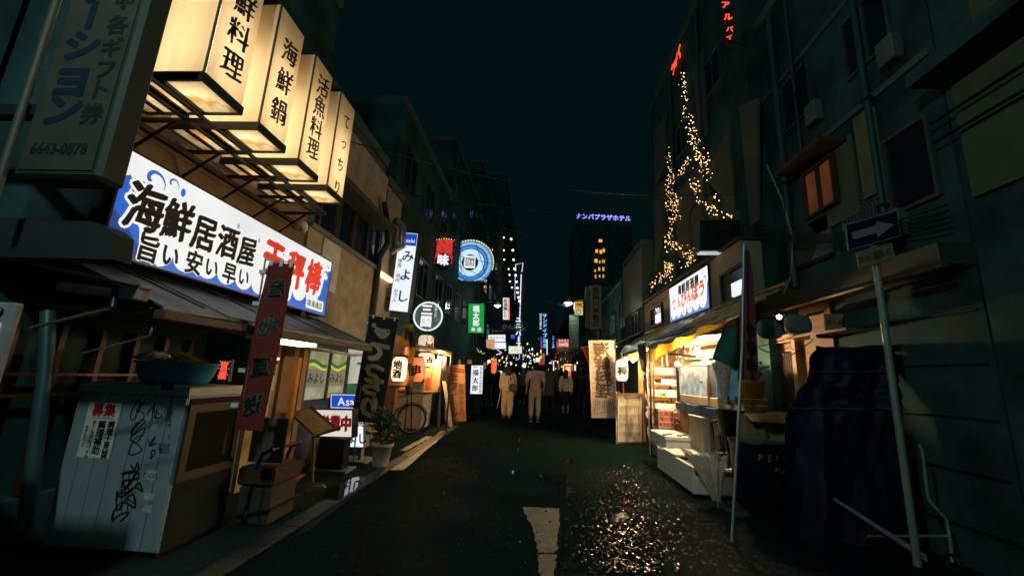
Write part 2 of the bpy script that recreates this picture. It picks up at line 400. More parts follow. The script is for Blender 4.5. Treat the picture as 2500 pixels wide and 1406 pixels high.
# left side, near to far
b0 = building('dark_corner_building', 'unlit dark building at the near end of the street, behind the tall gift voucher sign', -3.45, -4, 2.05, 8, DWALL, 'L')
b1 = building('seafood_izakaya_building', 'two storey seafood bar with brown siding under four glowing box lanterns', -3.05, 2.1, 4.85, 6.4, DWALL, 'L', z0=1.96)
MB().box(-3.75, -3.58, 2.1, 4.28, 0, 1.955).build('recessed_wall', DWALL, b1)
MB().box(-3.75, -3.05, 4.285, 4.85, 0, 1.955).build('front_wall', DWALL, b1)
SID = pm('brown_siding', (.27, .175, .10), .75, var=.25, scale=5, bump=.5, bscale=3)
fr = FR((-3.05, 2.1, 0), 90)
for k in range(5):
    z = 2.78 + k * .145; b = MB()
    b.fbox(fr, .02, 2.72, z, z + .139, 0, .03 + R.uniform(0, .004))
    for j in range(9): b.fbox(fr, .02, 2.72, z + .004 + j * .0148, z + .011 + j * .0148, .034, .039)
    b.build('siding_board', SID, b1)
MB().fbox(fr, .0, 2.74, 2.70, 2.77, 0, .06).build('siding_trim', DWOOD, b1)
MB().fbox(fr, .0, 2.74, 3.51, 3.60, 0, .10).build('siding_trim', DWOOD, b1)
MB().fbox(fr, 2.64, 2.74, 1.4, 2.68, 0, .2).build('end_post', DWOOD, b1)
# sheet metal lean-to roof under the big sign, one overlapping sheet after another
ROOF = pm('weathered_roof_metal', (.075, .095, .095), .5, .4, var=.5, scale=7, bump=.35, bscale=18)
for k in range(6):
    y0 = 2.22 + k * .50; sk = R.uniform(-.02, .02)
    MB().hexa([Vector(q) for q in ((-3.04, y0, 1.93), (-2.16, y0, 1.58 + sk * .3), (-2.16, y0 + .52, 1.58 - sk * .3), (-3.04, y0 + .52, 1.93), (-3.04, y0, 1.95 + (k % 2) * .008), (-2.16, y0, 1.60 + (k % 2) * .008 + sk * .3), (-2.16, y0 + .52, 1.60 + (k % 2) * .008 - sk * .3), (-3.04, y0 + .52, 1.95 + (k % 2) * .008))]).build('roof_sheet', ROOF, b1)
MB().box(-2.20, -2.13, 2.2, 5.25, 1.515, 1.575, .008).build('eave_beam', DWOOD, b1)
MB().box(-3.02, -2.21, 2.2, 5.2, 1.575, 1.585).build('soffit', DWOOD, b1)
for k in range(4):
    MB().tube([(-2.99, 2.4 + k * .8, 1.97), (-2.15, 2.5 + k * .8, 1.63)], .006, 4).build('roof_wire', K, b1)
# ground floor shop front of the bar
PW = pm('ochre_plaster', (.42, .33, .17), .8, var=.3, scale=5)
ORW = pm('varnished_post', (.40, .19, .06), .5, bump=.2)
MB().fbox(fr, 2.22, 2.62, 0, 1.51, .0, .045).build('plaster_panel', PW, b1)
MB().fbox(fr, 2.64, 2.71, 0, 1.39, .2, .26).build('door_post', ORW, b1)
MB().fbox(fr, 2.72, 3.02, 0, 1.51, .0, .03).build('door_panel', pm('brown_door', (.22, .12, .05), .6), b1)
MB().fbox(fr, 3.03, 3.13, 0, 1.51, .0, .09).build('door_post', ORW, b1)
fr_ = fr; fr = FR((-3.56, 2.1, 0), 90)
MB().fbox(fr, .1, 2.17, 0, .32, .0, .06).build('plinth', GRW, b1)
for k in range(6): MB().fbox(fr, .45 + k * .29, .49 + k * .29, .34, 1.5, .0, .05).build('lattice_post', pm('red_brown_lattice', (.05, .015, .008), .6), b1)
for z in (1.0, 1.14): MB().fbox(fr, .1, 2.1, z, z + .02, .05, .08).build('lattice_rail', pm('red_rail', (.14, .035, .015), .5), b1)
fr = fr_
MB().box(-2.62, -2.40, 4.02, 4.38, 1.50, 1.56, .01).build('ceiling_lamp', em('warm_ceiling_lamp', S(255, 205, 130), 13, 0), b1)
# second building: Miyoshi eatery, plaster with a band of windows
b2 = building('plaster_eatery_building', 'old beige plaster eatery with a dark band of upstairs windows beside the box lanterns', -3.05, 4.87, 7.15, 5.1, GRW, 'L')
f2 = FR((-3.05, 4.87, 0), 90)
MB().fbox(f2, .0, 2.26, 1.62, 3.06, 0, .05).build('plaster_band', PLAST, b2)
MB().fbox(f2, .36, .86, 2.35, 3.04, .052, .07).build('white_board', pm('white_plate', (.62, .6, .62), .6), b2)
MB().fbox(f2, .0, 2.28, 3.06, 3.12, 0, .10).build('window_sill', STEEL, b2)
for k in range(4):
    window(b2, 'L', -3.05, 4.87 + .44 + k * .53, 3.12, .5, .68, mull=0, d=.06, glass=pm('blue_black_glass', (.01, .02, .035), .06, spec=.8))
MB().fbox(f2, -.02, 2.3, 3.81, 3.90, 0, .34, .01).build('eave', GRW, b2)
MB().fbox(f2, -.02, 2.3, 3.905, 4.9, 0, .06).build('upper_wall', PLAST, b2)
MB().tube([(-2.9, 6.9, 4.3), (-2.9, 7.1, 4.05), (-2.85, 7.15, 3.6), (-2.95, 7.1, 3.3), (-2.95, 7.1, 1.5)], .055, 8).build('drain_pipe', GRW, b2)
MB().tube([(-2.72, 7.05, 4.02), (-2.62, 7.2, 3.95), (-2.62, 7.3, 3.6), (-2.8, 7.2, 3.45)], .07, 8).build('exhaust_duct', STEEL, b2)
# ground floor: frosted window with lettering, white tiled wall with a green band
MB().fbox(f2, .42, 1.60, .0, .84, 0, .05).build('counter_wall', DWOOD, b2)
WIN = em('lit_frosted_window', S(160, 158, 118), .75, .4, 5)
for k in range(2):
    u0 = .44 + k * .60
    MB().fbox(f2, u0, u0 + .56, .86, 1.50, .0, .03).build('lit_window', WIN, b2)
    wv = []
    for i in range(13): wv.append((u0 + .01 + .54 * i / 12, 1.36 + .035 * math.sin(i / 12 * 5.5 + k * 2)))
    dn = [(a, b - .05) for a, b in wv[::-1]]; dn2 = [(a, b - .085) for a, b in wv[::-1]]
    MB().flat(f2, wv + dn, .034).build('green_stripe', em('green_window_print', S(10, 110, 50), .8), b2)
    MB().flat(f2, [(a, b - .051) for a, b in wv] + dn2, .035).build('yellow_stripe', em('yellow_window_print', S(225, 215, 60), .8), b2)
    MB().fbox(f2, u0 + .02, u0 + .54, 1.02, 1.26, .031, .033).build('frosted_band', em('frosted_print', S(135, 130, 110), .7), b2)
    txt(f2, 'みよし', u0 + .29, 1.14, .15, INK, b2, n=.038, bold=.02)
    MB().fbox(f2, u0 - .02, u0 + .02, .84, 1.52, .03, .06).build('window_post', FRM, b2)
MB().fbox(f2, 1.60, 1.66, .84, 1.52, .03, .06).build('window_post', FRM, b2)
MB().fbox(f2, 1.67, 2.26, 1.05, 1.60, 0, .03).build('white_tile_panel', em('glowing_white_tile', S(190, 195, 180), .75, .3), b2)  # shop light on both tile panels is put in as their own glow
MB().fbox(f2, 1.67, 2.26, .45, 1.05, 0, .035).build('green_tile_panel', em('glowing_green_tile', S(20, 105, 55), .6, .3), b2)
MB().tube([(-2.95, 5.15, 1.55), (-2.7, 5.3, 1.50), (-2.65, 5.9, 1.48), (-2.6, 6.3, 1.52), (-2.75, 6.5, 1.40)], .02, 6).build('hose', WHITE, b2)
# third: narrow tan stair building
b3 = building('narrow_tan_building', 'narrow tan stair tower lit from below behind the tall white beer sign', -3.1, 7.3, 8.35, 4.9, TANW, 'L', 2.5)
f3 = FR((-3.1, 7.3, 0), 90)
MB().fbox(f3, .08, .8, 3.05, 3.12, 0, .1).build('light_strip', em('stair_strip', S(255, 220, 160), 2.), b3)
MB().fbox(f3, .02, .05, .4, 4.8, 0, .06).build('corner_pipe', FRM, b3)
MB().fbox(f3, .05, 1.0, 2.2, 2.24, 0, .05).build('ledge', FRM, b3)
def slab(name, label, side, x, y0, y1, h, mat, nwin=3, zs=(3.3, 5.6), lit=None):
    t = building(name, label, x, y0, y1, h, mat, side)
    for z in zs:
        for k in range(nwin):
            window(t, side, x, y0 + (y1 - y0) * (k + .5) / nwin, z, (y1 - y0) / nwin * .55, 1.1, mull=1, glass=GLASSD)
    return t
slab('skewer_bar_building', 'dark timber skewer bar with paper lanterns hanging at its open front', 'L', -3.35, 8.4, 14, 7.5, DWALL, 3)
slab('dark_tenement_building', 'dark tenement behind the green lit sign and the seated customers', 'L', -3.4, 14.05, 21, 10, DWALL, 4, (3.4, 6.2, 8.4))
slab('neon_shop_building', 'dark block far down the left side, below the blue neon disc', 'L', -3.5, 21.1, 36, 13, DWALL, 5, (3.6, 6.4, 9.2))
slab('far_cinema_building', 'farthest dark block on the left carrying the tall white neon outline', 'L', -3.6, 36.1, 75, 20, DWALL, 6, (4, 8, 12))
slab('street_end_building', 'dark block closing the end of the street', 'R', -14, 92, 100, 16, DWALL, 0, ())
# right side
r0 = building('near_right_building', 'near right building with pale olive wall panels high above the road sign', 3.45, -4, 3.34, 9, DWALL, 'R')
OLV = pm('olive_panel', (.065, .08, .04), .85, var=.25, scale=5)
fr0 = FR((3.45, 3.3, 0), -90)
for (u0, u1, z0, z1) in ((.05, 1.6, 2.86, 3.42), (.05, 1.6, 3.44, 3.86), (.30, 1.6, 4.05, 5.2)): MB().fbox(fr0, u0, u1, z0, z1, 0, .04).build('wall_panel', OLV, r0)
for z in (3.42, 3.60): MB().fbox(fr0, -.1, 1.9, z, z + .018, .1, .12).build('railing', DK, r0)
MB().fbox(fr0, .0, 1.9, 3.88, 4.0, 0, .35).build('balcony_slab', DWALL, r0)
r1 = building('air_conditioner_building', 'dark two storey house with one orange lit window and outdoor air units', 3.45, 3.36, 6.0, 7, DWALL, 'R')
f1 = FR((3.45, 6.0, 0), -90)
MB().fbox(f1, 1.72, 1.96, 3.3, 4.25, 0, .05).build('wall_pilaster', pm('dim_tan', (.13, .11, .07), .85), r1)
MB().fbox(f1, .78, 1.62, 3.2, 4.15, 0, .03).build('wall_panel', pm('olive_plaster', (.10, .10, .065), .85), r1)
o_ = FR((3.45, 4.86, 3.36), -90)
wf = window(r1, 'R', 3.41, 4.88, 3.42, .56, .62, frame=DWOOD, mull=1, glass=em('orange_lit_glass', S(120, 62, 22), .30, .8, 3), d=.06)
MB().fbox(f1, .72, 1.58, 4.08, 4.14, 0, .35).build('window_hood', DWOOD, r1)
MB().fbox(f1, .0, 2.64, 2.34, 2.52, 0, .26).build('shop_fascia', pm('brown_fascia', (.03, .034, .022), .7), r1)
MB().tube([(3.16, 3.3, 2.31), (3.16, 6.0, 2.31)], .028, 8).build('gutter', pm('copper_gutter', (.10, .055, .025), .4, .5), r1)
MB().tube([(3.36, 5.9, 4.6), (3.36, 5.6, 3.9), (3.36, 5.45, 3.3), (3.36, 5.55, 2.8), (3.36, 5.75, 2.6)], .014, 6).build('cable', GREY, r1)
window(r1, 'R', 3.45, 3.75, 3.0, .5, .8, mull=0)
MB().tube([(3.38, 6.25, 6.2), (3.38, 6.25, 3.75)], .05, 8).build('wall_pipe', GRW, r1)
r2 = building('tenpinbou_building', 'seafood bar house with a pale fascia, X shaped bracing and fairy lights above', 3.25, 6.03, 11.6, 9.5, DWALL, 'R')
f2r = FR((3.25, 11.6, 0), -90)
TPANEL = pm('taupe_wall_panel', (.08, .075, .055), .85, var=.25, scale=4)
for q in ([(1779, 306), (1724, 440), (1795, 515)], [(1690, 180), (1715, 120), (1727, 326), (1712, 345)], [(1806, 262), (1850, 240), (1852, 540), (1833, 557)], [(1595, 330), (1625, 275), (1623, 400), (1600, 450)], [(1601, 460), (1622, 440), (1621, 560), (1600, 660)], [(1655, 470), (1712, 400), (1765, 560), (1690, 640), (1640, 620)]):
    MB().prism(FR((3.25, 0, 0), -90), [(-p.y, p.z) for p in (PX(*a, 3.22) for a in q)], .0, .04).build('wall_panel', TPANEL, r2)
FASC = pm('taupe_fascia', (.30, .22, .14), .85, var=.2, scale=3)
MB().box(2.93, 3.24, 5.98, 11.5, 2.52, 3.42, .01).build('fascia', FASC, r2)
MB().box(2.88, 3.24, 5.95, 11.55, 3.425, 3.47).build('fascia_cap', DWOOD, r2)
r3 = building('corrugated_building', 'small corrugated iron house just past the fairy lights', 3.1, 12.2, 15, 5.4, GRW, 'R')
f3r = FR((3.1, 15, 0), -90)
for k in range(15): MB().fbox(f3r, .05 + k * .18, .05 + k * .18 + .09, 3.5, 5.35, 0, .05).build('corrugation', pm('mauve_iron', (.17, .16, .18), .5, .3), r3)
window(r3, 'R', 3.1, 13.3, 2.7, .9, .75, mull=1)
MB().hexa([Vector(q) for q in ((3.08, 12.4, 2.75), (2.5, 12.4, 2.45), (2.5, 14.2, 2.45), (3.08, 14.2, 2.75), (3.08, 12.4, 2.78), (2.5, 12.4, 2.48), (2.5, 14.2, 2.48), (3.08, 14.2, 2.78))]).build('canopy', pm('pale_canopy', (.42, .36, .25), .6), r3)
slab('rice_shop_building', 'dark house behind the vertical rice shop sign on the right', 'R', 3.3, 15.1, 24, 5.1, DWALL, 4, (3.3,))
slab('far_right_building', 'dark block on the right behind the red offal grill sign', 'R', 3.4, 24.1, 40, 6.6, DWALL, 5, (3.4,))
slab('farthest_right_building', 'farthest dark block on the right beyond the blue neon column', 'R', 3.6, 40.1, 88, 9, DWALL, 6, (4,))
tw = T('hotel_tower', 'tall distant tower with golden lit windows, right of the street end', 'building', (14.5, 64, 0))
pa, pb = PY(1444, 590, 60), PY(1480, 590, 60)
MB().box(pa.x, pb.x + 3, 60, 66, 0, 20.6).build('wall', DWALL, tw)
GOLD = em('gold_window', S(255, 176, 74), .95, .5, 2)
for (x, y, ww, hh) in [(1466, 588, 9, 7), (1457, 613, 6, 8), (1467, 615, 6, 9), (1474, 611, 5, 10), (1455, 637, 7, 9), (1464, 640, 3, 6), (1471, 638, 3, 7), (1475, 638, 3, 8), (1453, 661, 3, 6), (1463, 657, 4, 8), (1473, 657, 4, 9), (1454, 675, 3, 8), (1464, 674, 3, 6), (1473, 674, 3, 7)]:
    p = PY(x, y, 59.9); s_ = 60 / F_PX
    MB().fbox(FR(p), -ww * s_ / 2, ww * s_ / 2, -hh * s_ / 2, hh * s_ / 2, -.05, .1).build('window', GOLD, tw)

# ------------------------------------------------------------------ lit signs: helper
def lightbox(name, label, cat, fr, w_, h_, d, face, rim=K, e=.02, group=None, both=False):
    """a lit sign box: origin of the frame is the bottom left of its face"""
    t = T(name, label, cat, fr.p(w_ / 2, 0, -d / 2), group)
    b = MB(); b.fbox(fr, -e, w_ + e, -e, h_ + e, -d, -.012)
    b.fbox(fr, -e, w_ + e, -e, 0, -.012, .004); b.fbox(fr, -e, w_ + e, h_, h_ + e, -.012, .004); b.fbox(fr, -e, 0, 0, h_, -.012, .004); b.fbox(fr, w_, w_ + e, 0, h_, -.012, .004)
    b.build('housing', rim, t)
    MB().fbox(fr, 0, w_, 0, h_, -.011, 0).build('face', face, t)
    return t
def QF(bl, br, tl):
    u = (br - bl); v = (tl - bl); return Frame(bl, u, v), u.length, v.length
WHITEF = em('white_sign_face', S(236, 238, 236), 1.0, .10, 2)
COOLF = em('cool_sign_face', S(225, 232, 240), 1.15, .12, 2)

# ------------------------------------------------------------------ the four box lanterns on the seafood bar
def paper_mat():
    mt = bpy.data.materials.new('lantern_acrylic'); mt.use_nodes = True; t = mt.node_tree; n = t.nodes
    n.remove(n['Principled BSDF'])
    tc = n.new('ShaderNodeTexCoord'); nz = n.new('ShaderNodeTexNoise'); nz.inputs['Scale'].default_value = 3.5; nz.inputs['Detail'].default_value = 5
    mp = n.new('ShaderNodeMapping'); mp.inputs['Scale'].default_value = (3, 3, .25)
    t.links.new(tc.outputs['Object'], mp.inputs[0]); t.links.new(mp.outputs[0], nz.inputs['Vector'])
    rp = n.new('ShaderNodeValToRGB'); rp.color_ramp.elements[0].position = .3; rp.color_ramp.elements[1].position = .7
    rp.color_ramp.elements[0].color = (.86, .68, .42, 1); rp.color_ramp.elements[1].color = (.94, .80, .56, 1)
    t.links.new(nz.outputs[0], rp.inputs[0])
    tr = n.new('ShaderNodeBsdfTranslucent'); df = n.new('ShaderNodeBsdfDiffuse'); mx = n.new('ShaderNodeMixShader'); mx.inputs[0].default_value = .35
    t.links.new(rp.outputs[0], tr.inputs[0]); t.links.new(rp.outputs[0], df.inputs[0])
    t.links.new(tr.outputs[0], mx.inputs[1]); t.links.new(df.outputs[0], mx.inputs[2]); t.links.new(mx.outputs[0], n['Material Output'].inputs[0])
    return mt
def marble_mat():
    mt = paper_mat(); mt.name = 'stained_bottom_acrylic'; n = mt.node_tree.nodes
    for q in n:
        if q.type == 'MAPPING': q.inputs['Scale'].default_value = (1.6, 1.6, 1.6)
        if q.type == 'VALTORGB': q.color_ramp.elements[0].color = (.55, .36, .14, 1); q.color_ramp.elements[1].color = (.95, .82, .58, 1); q.color_ramp.elements[0].position = .42; q.color_ramp.elements[1].position = .55
    return mt
ACR, MARB = paper_mat(), marble_mat()
TUBE = em('fluorescent_tube', S(255, 238, 208), 11.5, .0)
XI, XO = -2.80, -2.20
LAN = [(2.17, .36, '海鮮料理', 1.0, [3.86, 3.61, 3.36]), (2.705, .345, '海鮮鍋', 1.0, None), (3.245, .335, '活魚料理', 1.0, None), (3.765, .345, 'てっちり', .85, None)]
LLAB = ['nearest and biggest box lantern, its writing cut off at the top', 'second lit box lantern from the left, reading seafood hot pot in three characters',
        'third lit box lantern from the left, between the hot pot one and the kana one', 'smallest looking lit box lantern at the far end of the row, in four kana']
for i, (y, wy, s, hs, zz) in enumerate(LAN):
    t = T('box_lantern', LLAB[i], 'sign lantern', ((XI + XO) / 2, y + wy / 2, 3.05), 'box lanterns over the seafood bar')
    y1 = y + wy; b = MB(); z0, z1 = 3.05, 4.20
    for z in (z0, z1):       # top and bottom trays
        zz0, zz1 = (z, z + .065) if z == z0 else (z, z + .03)
        b.box(XI - .14, XO + .004, y - .004, y + .012, zz0, zz1); b.box(XI - .14, XO + .004, y1 - .012, y1 + .004, zz0, zz1)
        b.box(XO - .012, XO + .004, y + .012, y1 - .012, zz0, zz1); b.box(XI - .14, XI - .125, y + .012, y1 - .012, zz0, zz1)
    b.box(XI - .02, XI + .02, y - .003, y + .012, z0 + .065, z1); b.box(XI - .02, XI + .02, y1 - .012, y1 + .003, z0 + .065, z1)
    b.box(XI - .02, XI + .01, y + .012, y1 - .012, z0, z0 + .03)
    b.build('frame', K, t)
    pan = lambda nm, a, c, mat: MB().add([a, V3(c[0], c[1], a[2]) if a[2] != c[2] else V3(c[0], a[1], a[2]), c, V3(a[0], a[1], c[2]) if a[2] != c[2] else V3(a[0], c[1], a[2])], [(0, 1, 2, 3)]).build(nm, mat, t)
    V3 = lambda *q: Vector(q)
    pan('side_panel', V3(XI + .021, y + .002, z0 + .066), V3(XO - .013, y + .002, z1), ACR); pan('side_panel', V3(XI + .021, y1 - .002, z0 + .066), V3(XO - .013, y1 - .002, z1), ACR)
    pan('rear_panel', V3(XI - .13, y + .002, z0 + .066), V3(XI - .021, y + .002, z1), ACR); pan('front_panel', V3(XO - .001, y + .013, z0 + .066), V3(XO - .001, y1 - .013, z1), ACR)
    MB().box(XO - .012, XO - .001, y - .001, y + .0125, z0 + .066, z1).build('corner_strip', pm('brown_strip', (.10, .07, .03), .6), t)
    for (a, c) in ((XI + .33, XO - .02), (XI + .19, XI + .28), (XI - .12, XI + .13)): pan('bottom_panel', V3(a, y + .013, z0 + .014), V3(c, y1 - .013, z0 + .014), MARB)
    b = MB(); b.box(XI + .28, XI + .33, y + .013, y1 - .013, z0 - .01, z0 + .03); b.box(XI + .13, XI + .19, y + .013, y1 - .013, z0, z0 + .03); b.build('bottom_bar', K, t)
    MB().box(XI - .12, XO, y, y1, z1 + .005, z1 + .02).build('top_panel', K, t)
    b = MB()
    for xx in (XI + .14, XO - .16): b.tube([(xx, y + wy / 2, z0 + .14), (xx, y + wy / 2, z1 - .40)], .020, 8)
    b.build('tube_lamp', TUBE, t)
    MB().tube([(XI + .0, y + wy / 2, z0 + .10), (XO - .06, y + wy / 2, z0 + .10)], .016, 8).build('tube_lamp', TUBE, t)
    fr = FR((XO, y, 0), 90); b = MB(); hh = .205 * hs
    cs = [3.96 - k * .26 for k in range(4)] if len(s) == 4 else [3.90, 3.62, 3.34]
    if i == 0: cs = [4.07, 3.83, 3.58, 3.33]
    if i == 2: cs = [3.99, 3.77, 3.54, 3.32]
    for k, ch in enumerate(s): txt(fr, ch, wy * .54, cs[k], hh * (1.12 if i < 3 else 1), INK, t, n=.004, bold=-.006, nib=.055, shear=.2, sx=.88, brush=1.)
b = MB()
for x in (-2.49, -2.64): b.tube([(x, 2.0, 3.025), (x, 4.3, 3.025)], .018, 6)
t = T('lantern_rack', 'black steel rack carrying the four box lanterns from the brown siding', 'sign rack', (-2.8, 3.2, 2.7))
b.build('rail', K, t)
for k in range(6):
    y = 2.10 + k * .44
    MB().box(-3.04, -2.48, y - .015, y + .015, 3.0, 3.024).build('cross_bar', K, t)
    MB().tube([(-3.03, y, 2.76), (-2.70, y, 3.01)], .013, 5).build('brace', K, t)
MB().box(-3.0, -2.96, 2.1, 4.5, 2.955, 2.995).build('wall_rail', K, t)
MB().lathe((-2.92, 4.62, 2.9), [(0, 0), (.03, .0), (.05, .03), (.05, .09), (.03, .12), (0, .12)], 10).build('junction_pot', WHITE, t)

# ------------------------------------------------------------------ long blue and white sign
BW = 2.82; Z0 = 1.95; BH = .72; fr = FR((-2.80, 2.36, Z0), 90)
bs_t = lightbox('long_shop_sign', 'long lit blue and white sign with big brush characters above the lean-to roof', 'sign', fr, BW, BH, .14, WHITEF, e=.015)
BLU = em('blue_sign_print', S(18, 92, 190), 1.0, .2, 2)
NAVY = em('deep_blue_sign_print', S(10, 60, 130), 1.0, .2, 2)
LBL = em('pale_blue_dot_print', S(150, 160, 215), 1.0, .1)
REDF = em('red_sign_print', S(225, 48, 30), .9, .25, 4)
# scalloped blue sea along the bottom edge and left end
def scallop(u0, u1, v, r, n=9, up=True):
    out = []; k = max(1, round((u1 - u0) / (2 * r))); st = (u1 - u0) / k
    for i in range(k):
        for j in range(n):
            a = PI - PI * j / n; out.append((u0 + st * (i + .5) + st / 2 * math.cos(a), v - st * .42 * math.sin(a)))
    out.append((u1, v)); return out
edge = [(0.001, .52), (.05, .56), (.10, .50), (.13, .38), (.16, .28), (.20, .22)] + scallop(.22, .50, .12, .14) + scallop(.50, 2.05, .115, .11) + scallop(2.05, 2.60, .20, .15) + [(2.64, .24), (2.68, .40), (2.70, .55), (2.819, .60)]
MB().flat(fr, [(0.001, .001)] + [(2.819, .001)] + edge[::-1], .002).build('sea_print', BLU, bs_t)
b = MB(); b.flat(fr, [(.0015, .001), (.40, .001), (.22, .10), (.10, .22), (.0015, .30)], .003); b.build('deep_sea_print', NAVY, bs_t)
def swirl(u, v, r, mir, b, n=.0035, wd=.30):
    o, inn = [], []
    for k in range(19):
        a = -.4 + k / 18 * 4.4; rr = r * (1 - .035 * k); wid = r * wd * math.sin(min(1, (k + 1) / 14) * PI * .5)
        c = math.cos(a) * (1 if mir else -1); o.append((u + c * rr, v + math.sin(a) * rr)); inn.append((u + c * (rr - wid), v + math.sin(a) * (rr - wid)))
    for k in range(18):
        b.flat(fr, [o[k], o[k + 1], inn[k + 1], inn[k]], n)
b = MB(); swirl(.14, .47, .12, True, b); swirl(.21, .60, .105, True, b); swirl(.36, .645, .06, True, b); swirl(2.72, .52, .07, False, b); swirl(2.74, .62, .045, False, b)
b.build('wave_print', BLU, bs_t, kind='stuff')
b = MB()
for (u, v, r) in ((.15, .44, .085), (.21, .575, .07), (2.72, .50, .045)):
    b.flat(fr, [(u + r * math.cos(k / 20 * 2 * PI), v + r * math.sin(k / 20 * 2 * PI)) for k in range(20)], .003)
b.build('foam_print', WHITEF, bs_t)
b = MB(); b2_ = MB()
for (u, v, r, pale) in ((.46, .62, .026, 0), (1.08, .58, .02, 1), (.73, .375, .028, 1), (1.38, .54, .018, 1), (.66, .30, .022, 1), (1.62, .53, .016, 0), (1.78, .53, .016, 0), (1.66, .33, .025, 0), (1.78, .235, .016, 0), (1.22, .26, .02, 1), (2.36, .60, .014, 0), (2.34, .38, .018, 0), (2.30, .22, .016, 0), (2.58, .62, .012, 0)):
    (b2_ if pale else b).flat(fr, [(u + r * .8 * math.cos(k / 14 * 2 * PI), v + r * 1.3 * math.sin(k / 14 * 2 * PI)) for k in range(14)], .0032)
b.build('dot_print', BLU, bs_t, kind='stuff'); b2_.build('pale_dot_print', LBL, bs_t, kind='stuff')
HALO = em('white_halo_print', S(238, 240, 238), 1.0, .05)
for ch, u, v, hh in zip('海鮮居酒屋旨い安い早い', (.20, .47, .73, .99, 1.245, .29, .47, .69, .87, 1.08, 1.26), (.385, .395, .385, .395, .39, .115, .115, .12, .13, .13, .14), (.36, .33, .31, .31, .30, .21, .19, .20, .18, .20, .18)):
    big = v > .3
    txt(fr, ch, u, v, hh, HALO, bs_t, n=.004, bold=.06, nib=.05 if big else 0, sx=.80 if big else .86, shear=.06 if big else 0, brush=.55 if big else 0)
    txt(fr, ch, u, v, hh, INK, bs_t, n=.0068, bold=.008 if big else .03, nib=.05 if big else 0, sx=.80 if big else .86, shear=.06 if big else 0, brush=.55 if big else 0)
for ch, u in zip('天秤棒', (1.64, 2.05, 2.44)):
    txt(fr, ch, u, .42, .44, HALO, bs_t, n=.004, bold=.05, nib=.07, sx=.80, brush=.5); txt(fr, ch, u, .42, .44, REDF, bs_t, n=.0068, bold=.016, nib=.06, sx=.78, brush=.5)
MB().fbox(fr, 2.36, 2.74, .035, .165, .003, .005, .01).build('white_plate', HALO, bs_t)
txt(fr, '南海通店', 2.55, .10, .088, INK, bs_t, n=.006, bold=.02)
MB().box(-3.04, -2.945, 2.6, 2.7, 2.1, 2.5).build('bracket', K, bs_t)

# ------------------------------------------------------------------ street lamps
LAMPW = em('lamp_glow', S(240, 255, 235), 10., 0)
def street_lamp(label, p, pole, power, col, globe=LAMPW, arm=True, r=.2):
    t = T('street_lamp', label, 'street lamp', (pole.x, pole.y, pole.z), 'street lamps on arms over the alley')
    MB().lathe(p, [(.03, .17), (.06, .15), (.10, .09), (r, .0), (r * .96, -.012), (.11, .06), (0, .07)], 18).build('shade', pm('lamp_enamel', (.5, .55, .5), .4), t)
    MB().ball(p + Vector((0, 0, -.01)), (r * .75, r * .75, .10), 14, 8).build('globe', globe, t)
    MB().tube([pole + Vector((0, 0, 0)), Vector((pole.x, pole.y, p.z - .2)), Vector((pole.x * .9 + p.x * .1, pole.y * .9 + p.y * .1, p.z + .12)), p + Vector((0, 0, .2))], .028, 8).build('pole', GRW, t)
    L = bpy.data.lights.new('lamp', 'POINT'); L.energy = power; L.color = col; L.shadow_soft_size = .1
    o = bpy.data.objects.new('lamp', L); COL.objects.link(o); o.parent = t; o.location = p + Vector((0, 0, -.16)) - Vector((pole.x, pole.y, pole.z))
street_lamp('assumed street lamp with a pale green glow, unseen behind the photographer', Vector((-1.5, -.7, 4.2)), Vector((-2.95, -.9, 0)), 225, (.72, 1, .98))  # unseen lamp, assumed and added for the cool light on the cabinet front

# ------------------------------------------------------------------ near left: dark tall sign, post, awning end, lit machine edge
fr = FR((-2.60, 1.70, 2.13), 0)
t = T('tall_voucher_sign', 'tall unlit sign hanging at the left with blue katakana and a phone number', 'sign', (-2.37, 1.77, 2.13))
SG = pm('grimy_sign_acrylic', (.04, .04, .028), .5, var=.2); SGB = pm('navy_lettering', (.004, .012, .03), .5, var=.1)
MB().fbox(fr, .0, .46, .0, 2.6, -.14, .0, .02).build('housing', pm('grimy_sign_case', (.018, .024, .016), .6), t)
MB().fbox(fr, .035, .425, .04, 2.55, .0, .006).build('face', SG, t)
b = MB()
for ch, v in (('テ', 1.10), ('ー', .93), ('シ', .745), ('ョ', .555), ('ン', .37)): txt(fr, ch, .18, v, .20 if ch != 'ョ' else .24, SGB, t, n=.008, bold=.05, sx=1.1, vert=True)
b = MB()
for ch, v in (('券', .345), ('ト', .485), ('フ', .60), ('ギ', .73), ('各', .87), ('・', .98), ('器', 1.06)): txt(fr, ch, .345, v, .125, INK, t, n=.008, bold=.035)
txt(fr, '6643-0878', .225, .15, .085, INK, t, n=.008, bold=.03, sx=.78)
MB().box(-3.24, -2.6, 1.74, 1.80, 2.5, 2.56).build('bracket', K, t)
MB().tube([(-2.66, 1.71, 2.0), (-2.70, 1.71, 4.6)], .018, 6).build('cable_duct', pm('olive_pipe', (.06, .06, .04), .6), t)
MB().tube([PY(118, 760, 2.6), PY(112, 900, 2.6), PY(62, 1290, 2.6)], .042, 10).build('steel_post', pm('teal_grey_post', (.05, .10, .10), .4, .3), None, 'plain steel post standing left of the white metal cabinet', None, 'post')
hp = [PY(x, y, 2.0) for x, y in ((40, 548), (268, 556), (300, 566), (323, 586), (316, 645), (40, 640))]
MB().prism(FR((0, 2.0, 0), 0), [(p.x, p.z) for p in hp], -.01, .10).build('canvas_hood', pm('black_canvas', (.012, .014, .014), .8), None, 'dark canvas hood with a rounded corner hiding the lower left end of the long sign', None, 'hood')
t = T('folding_awning', 'folded dark awning with a red front rail above the steel post', 'awning', PX(370, 700, -2.2))
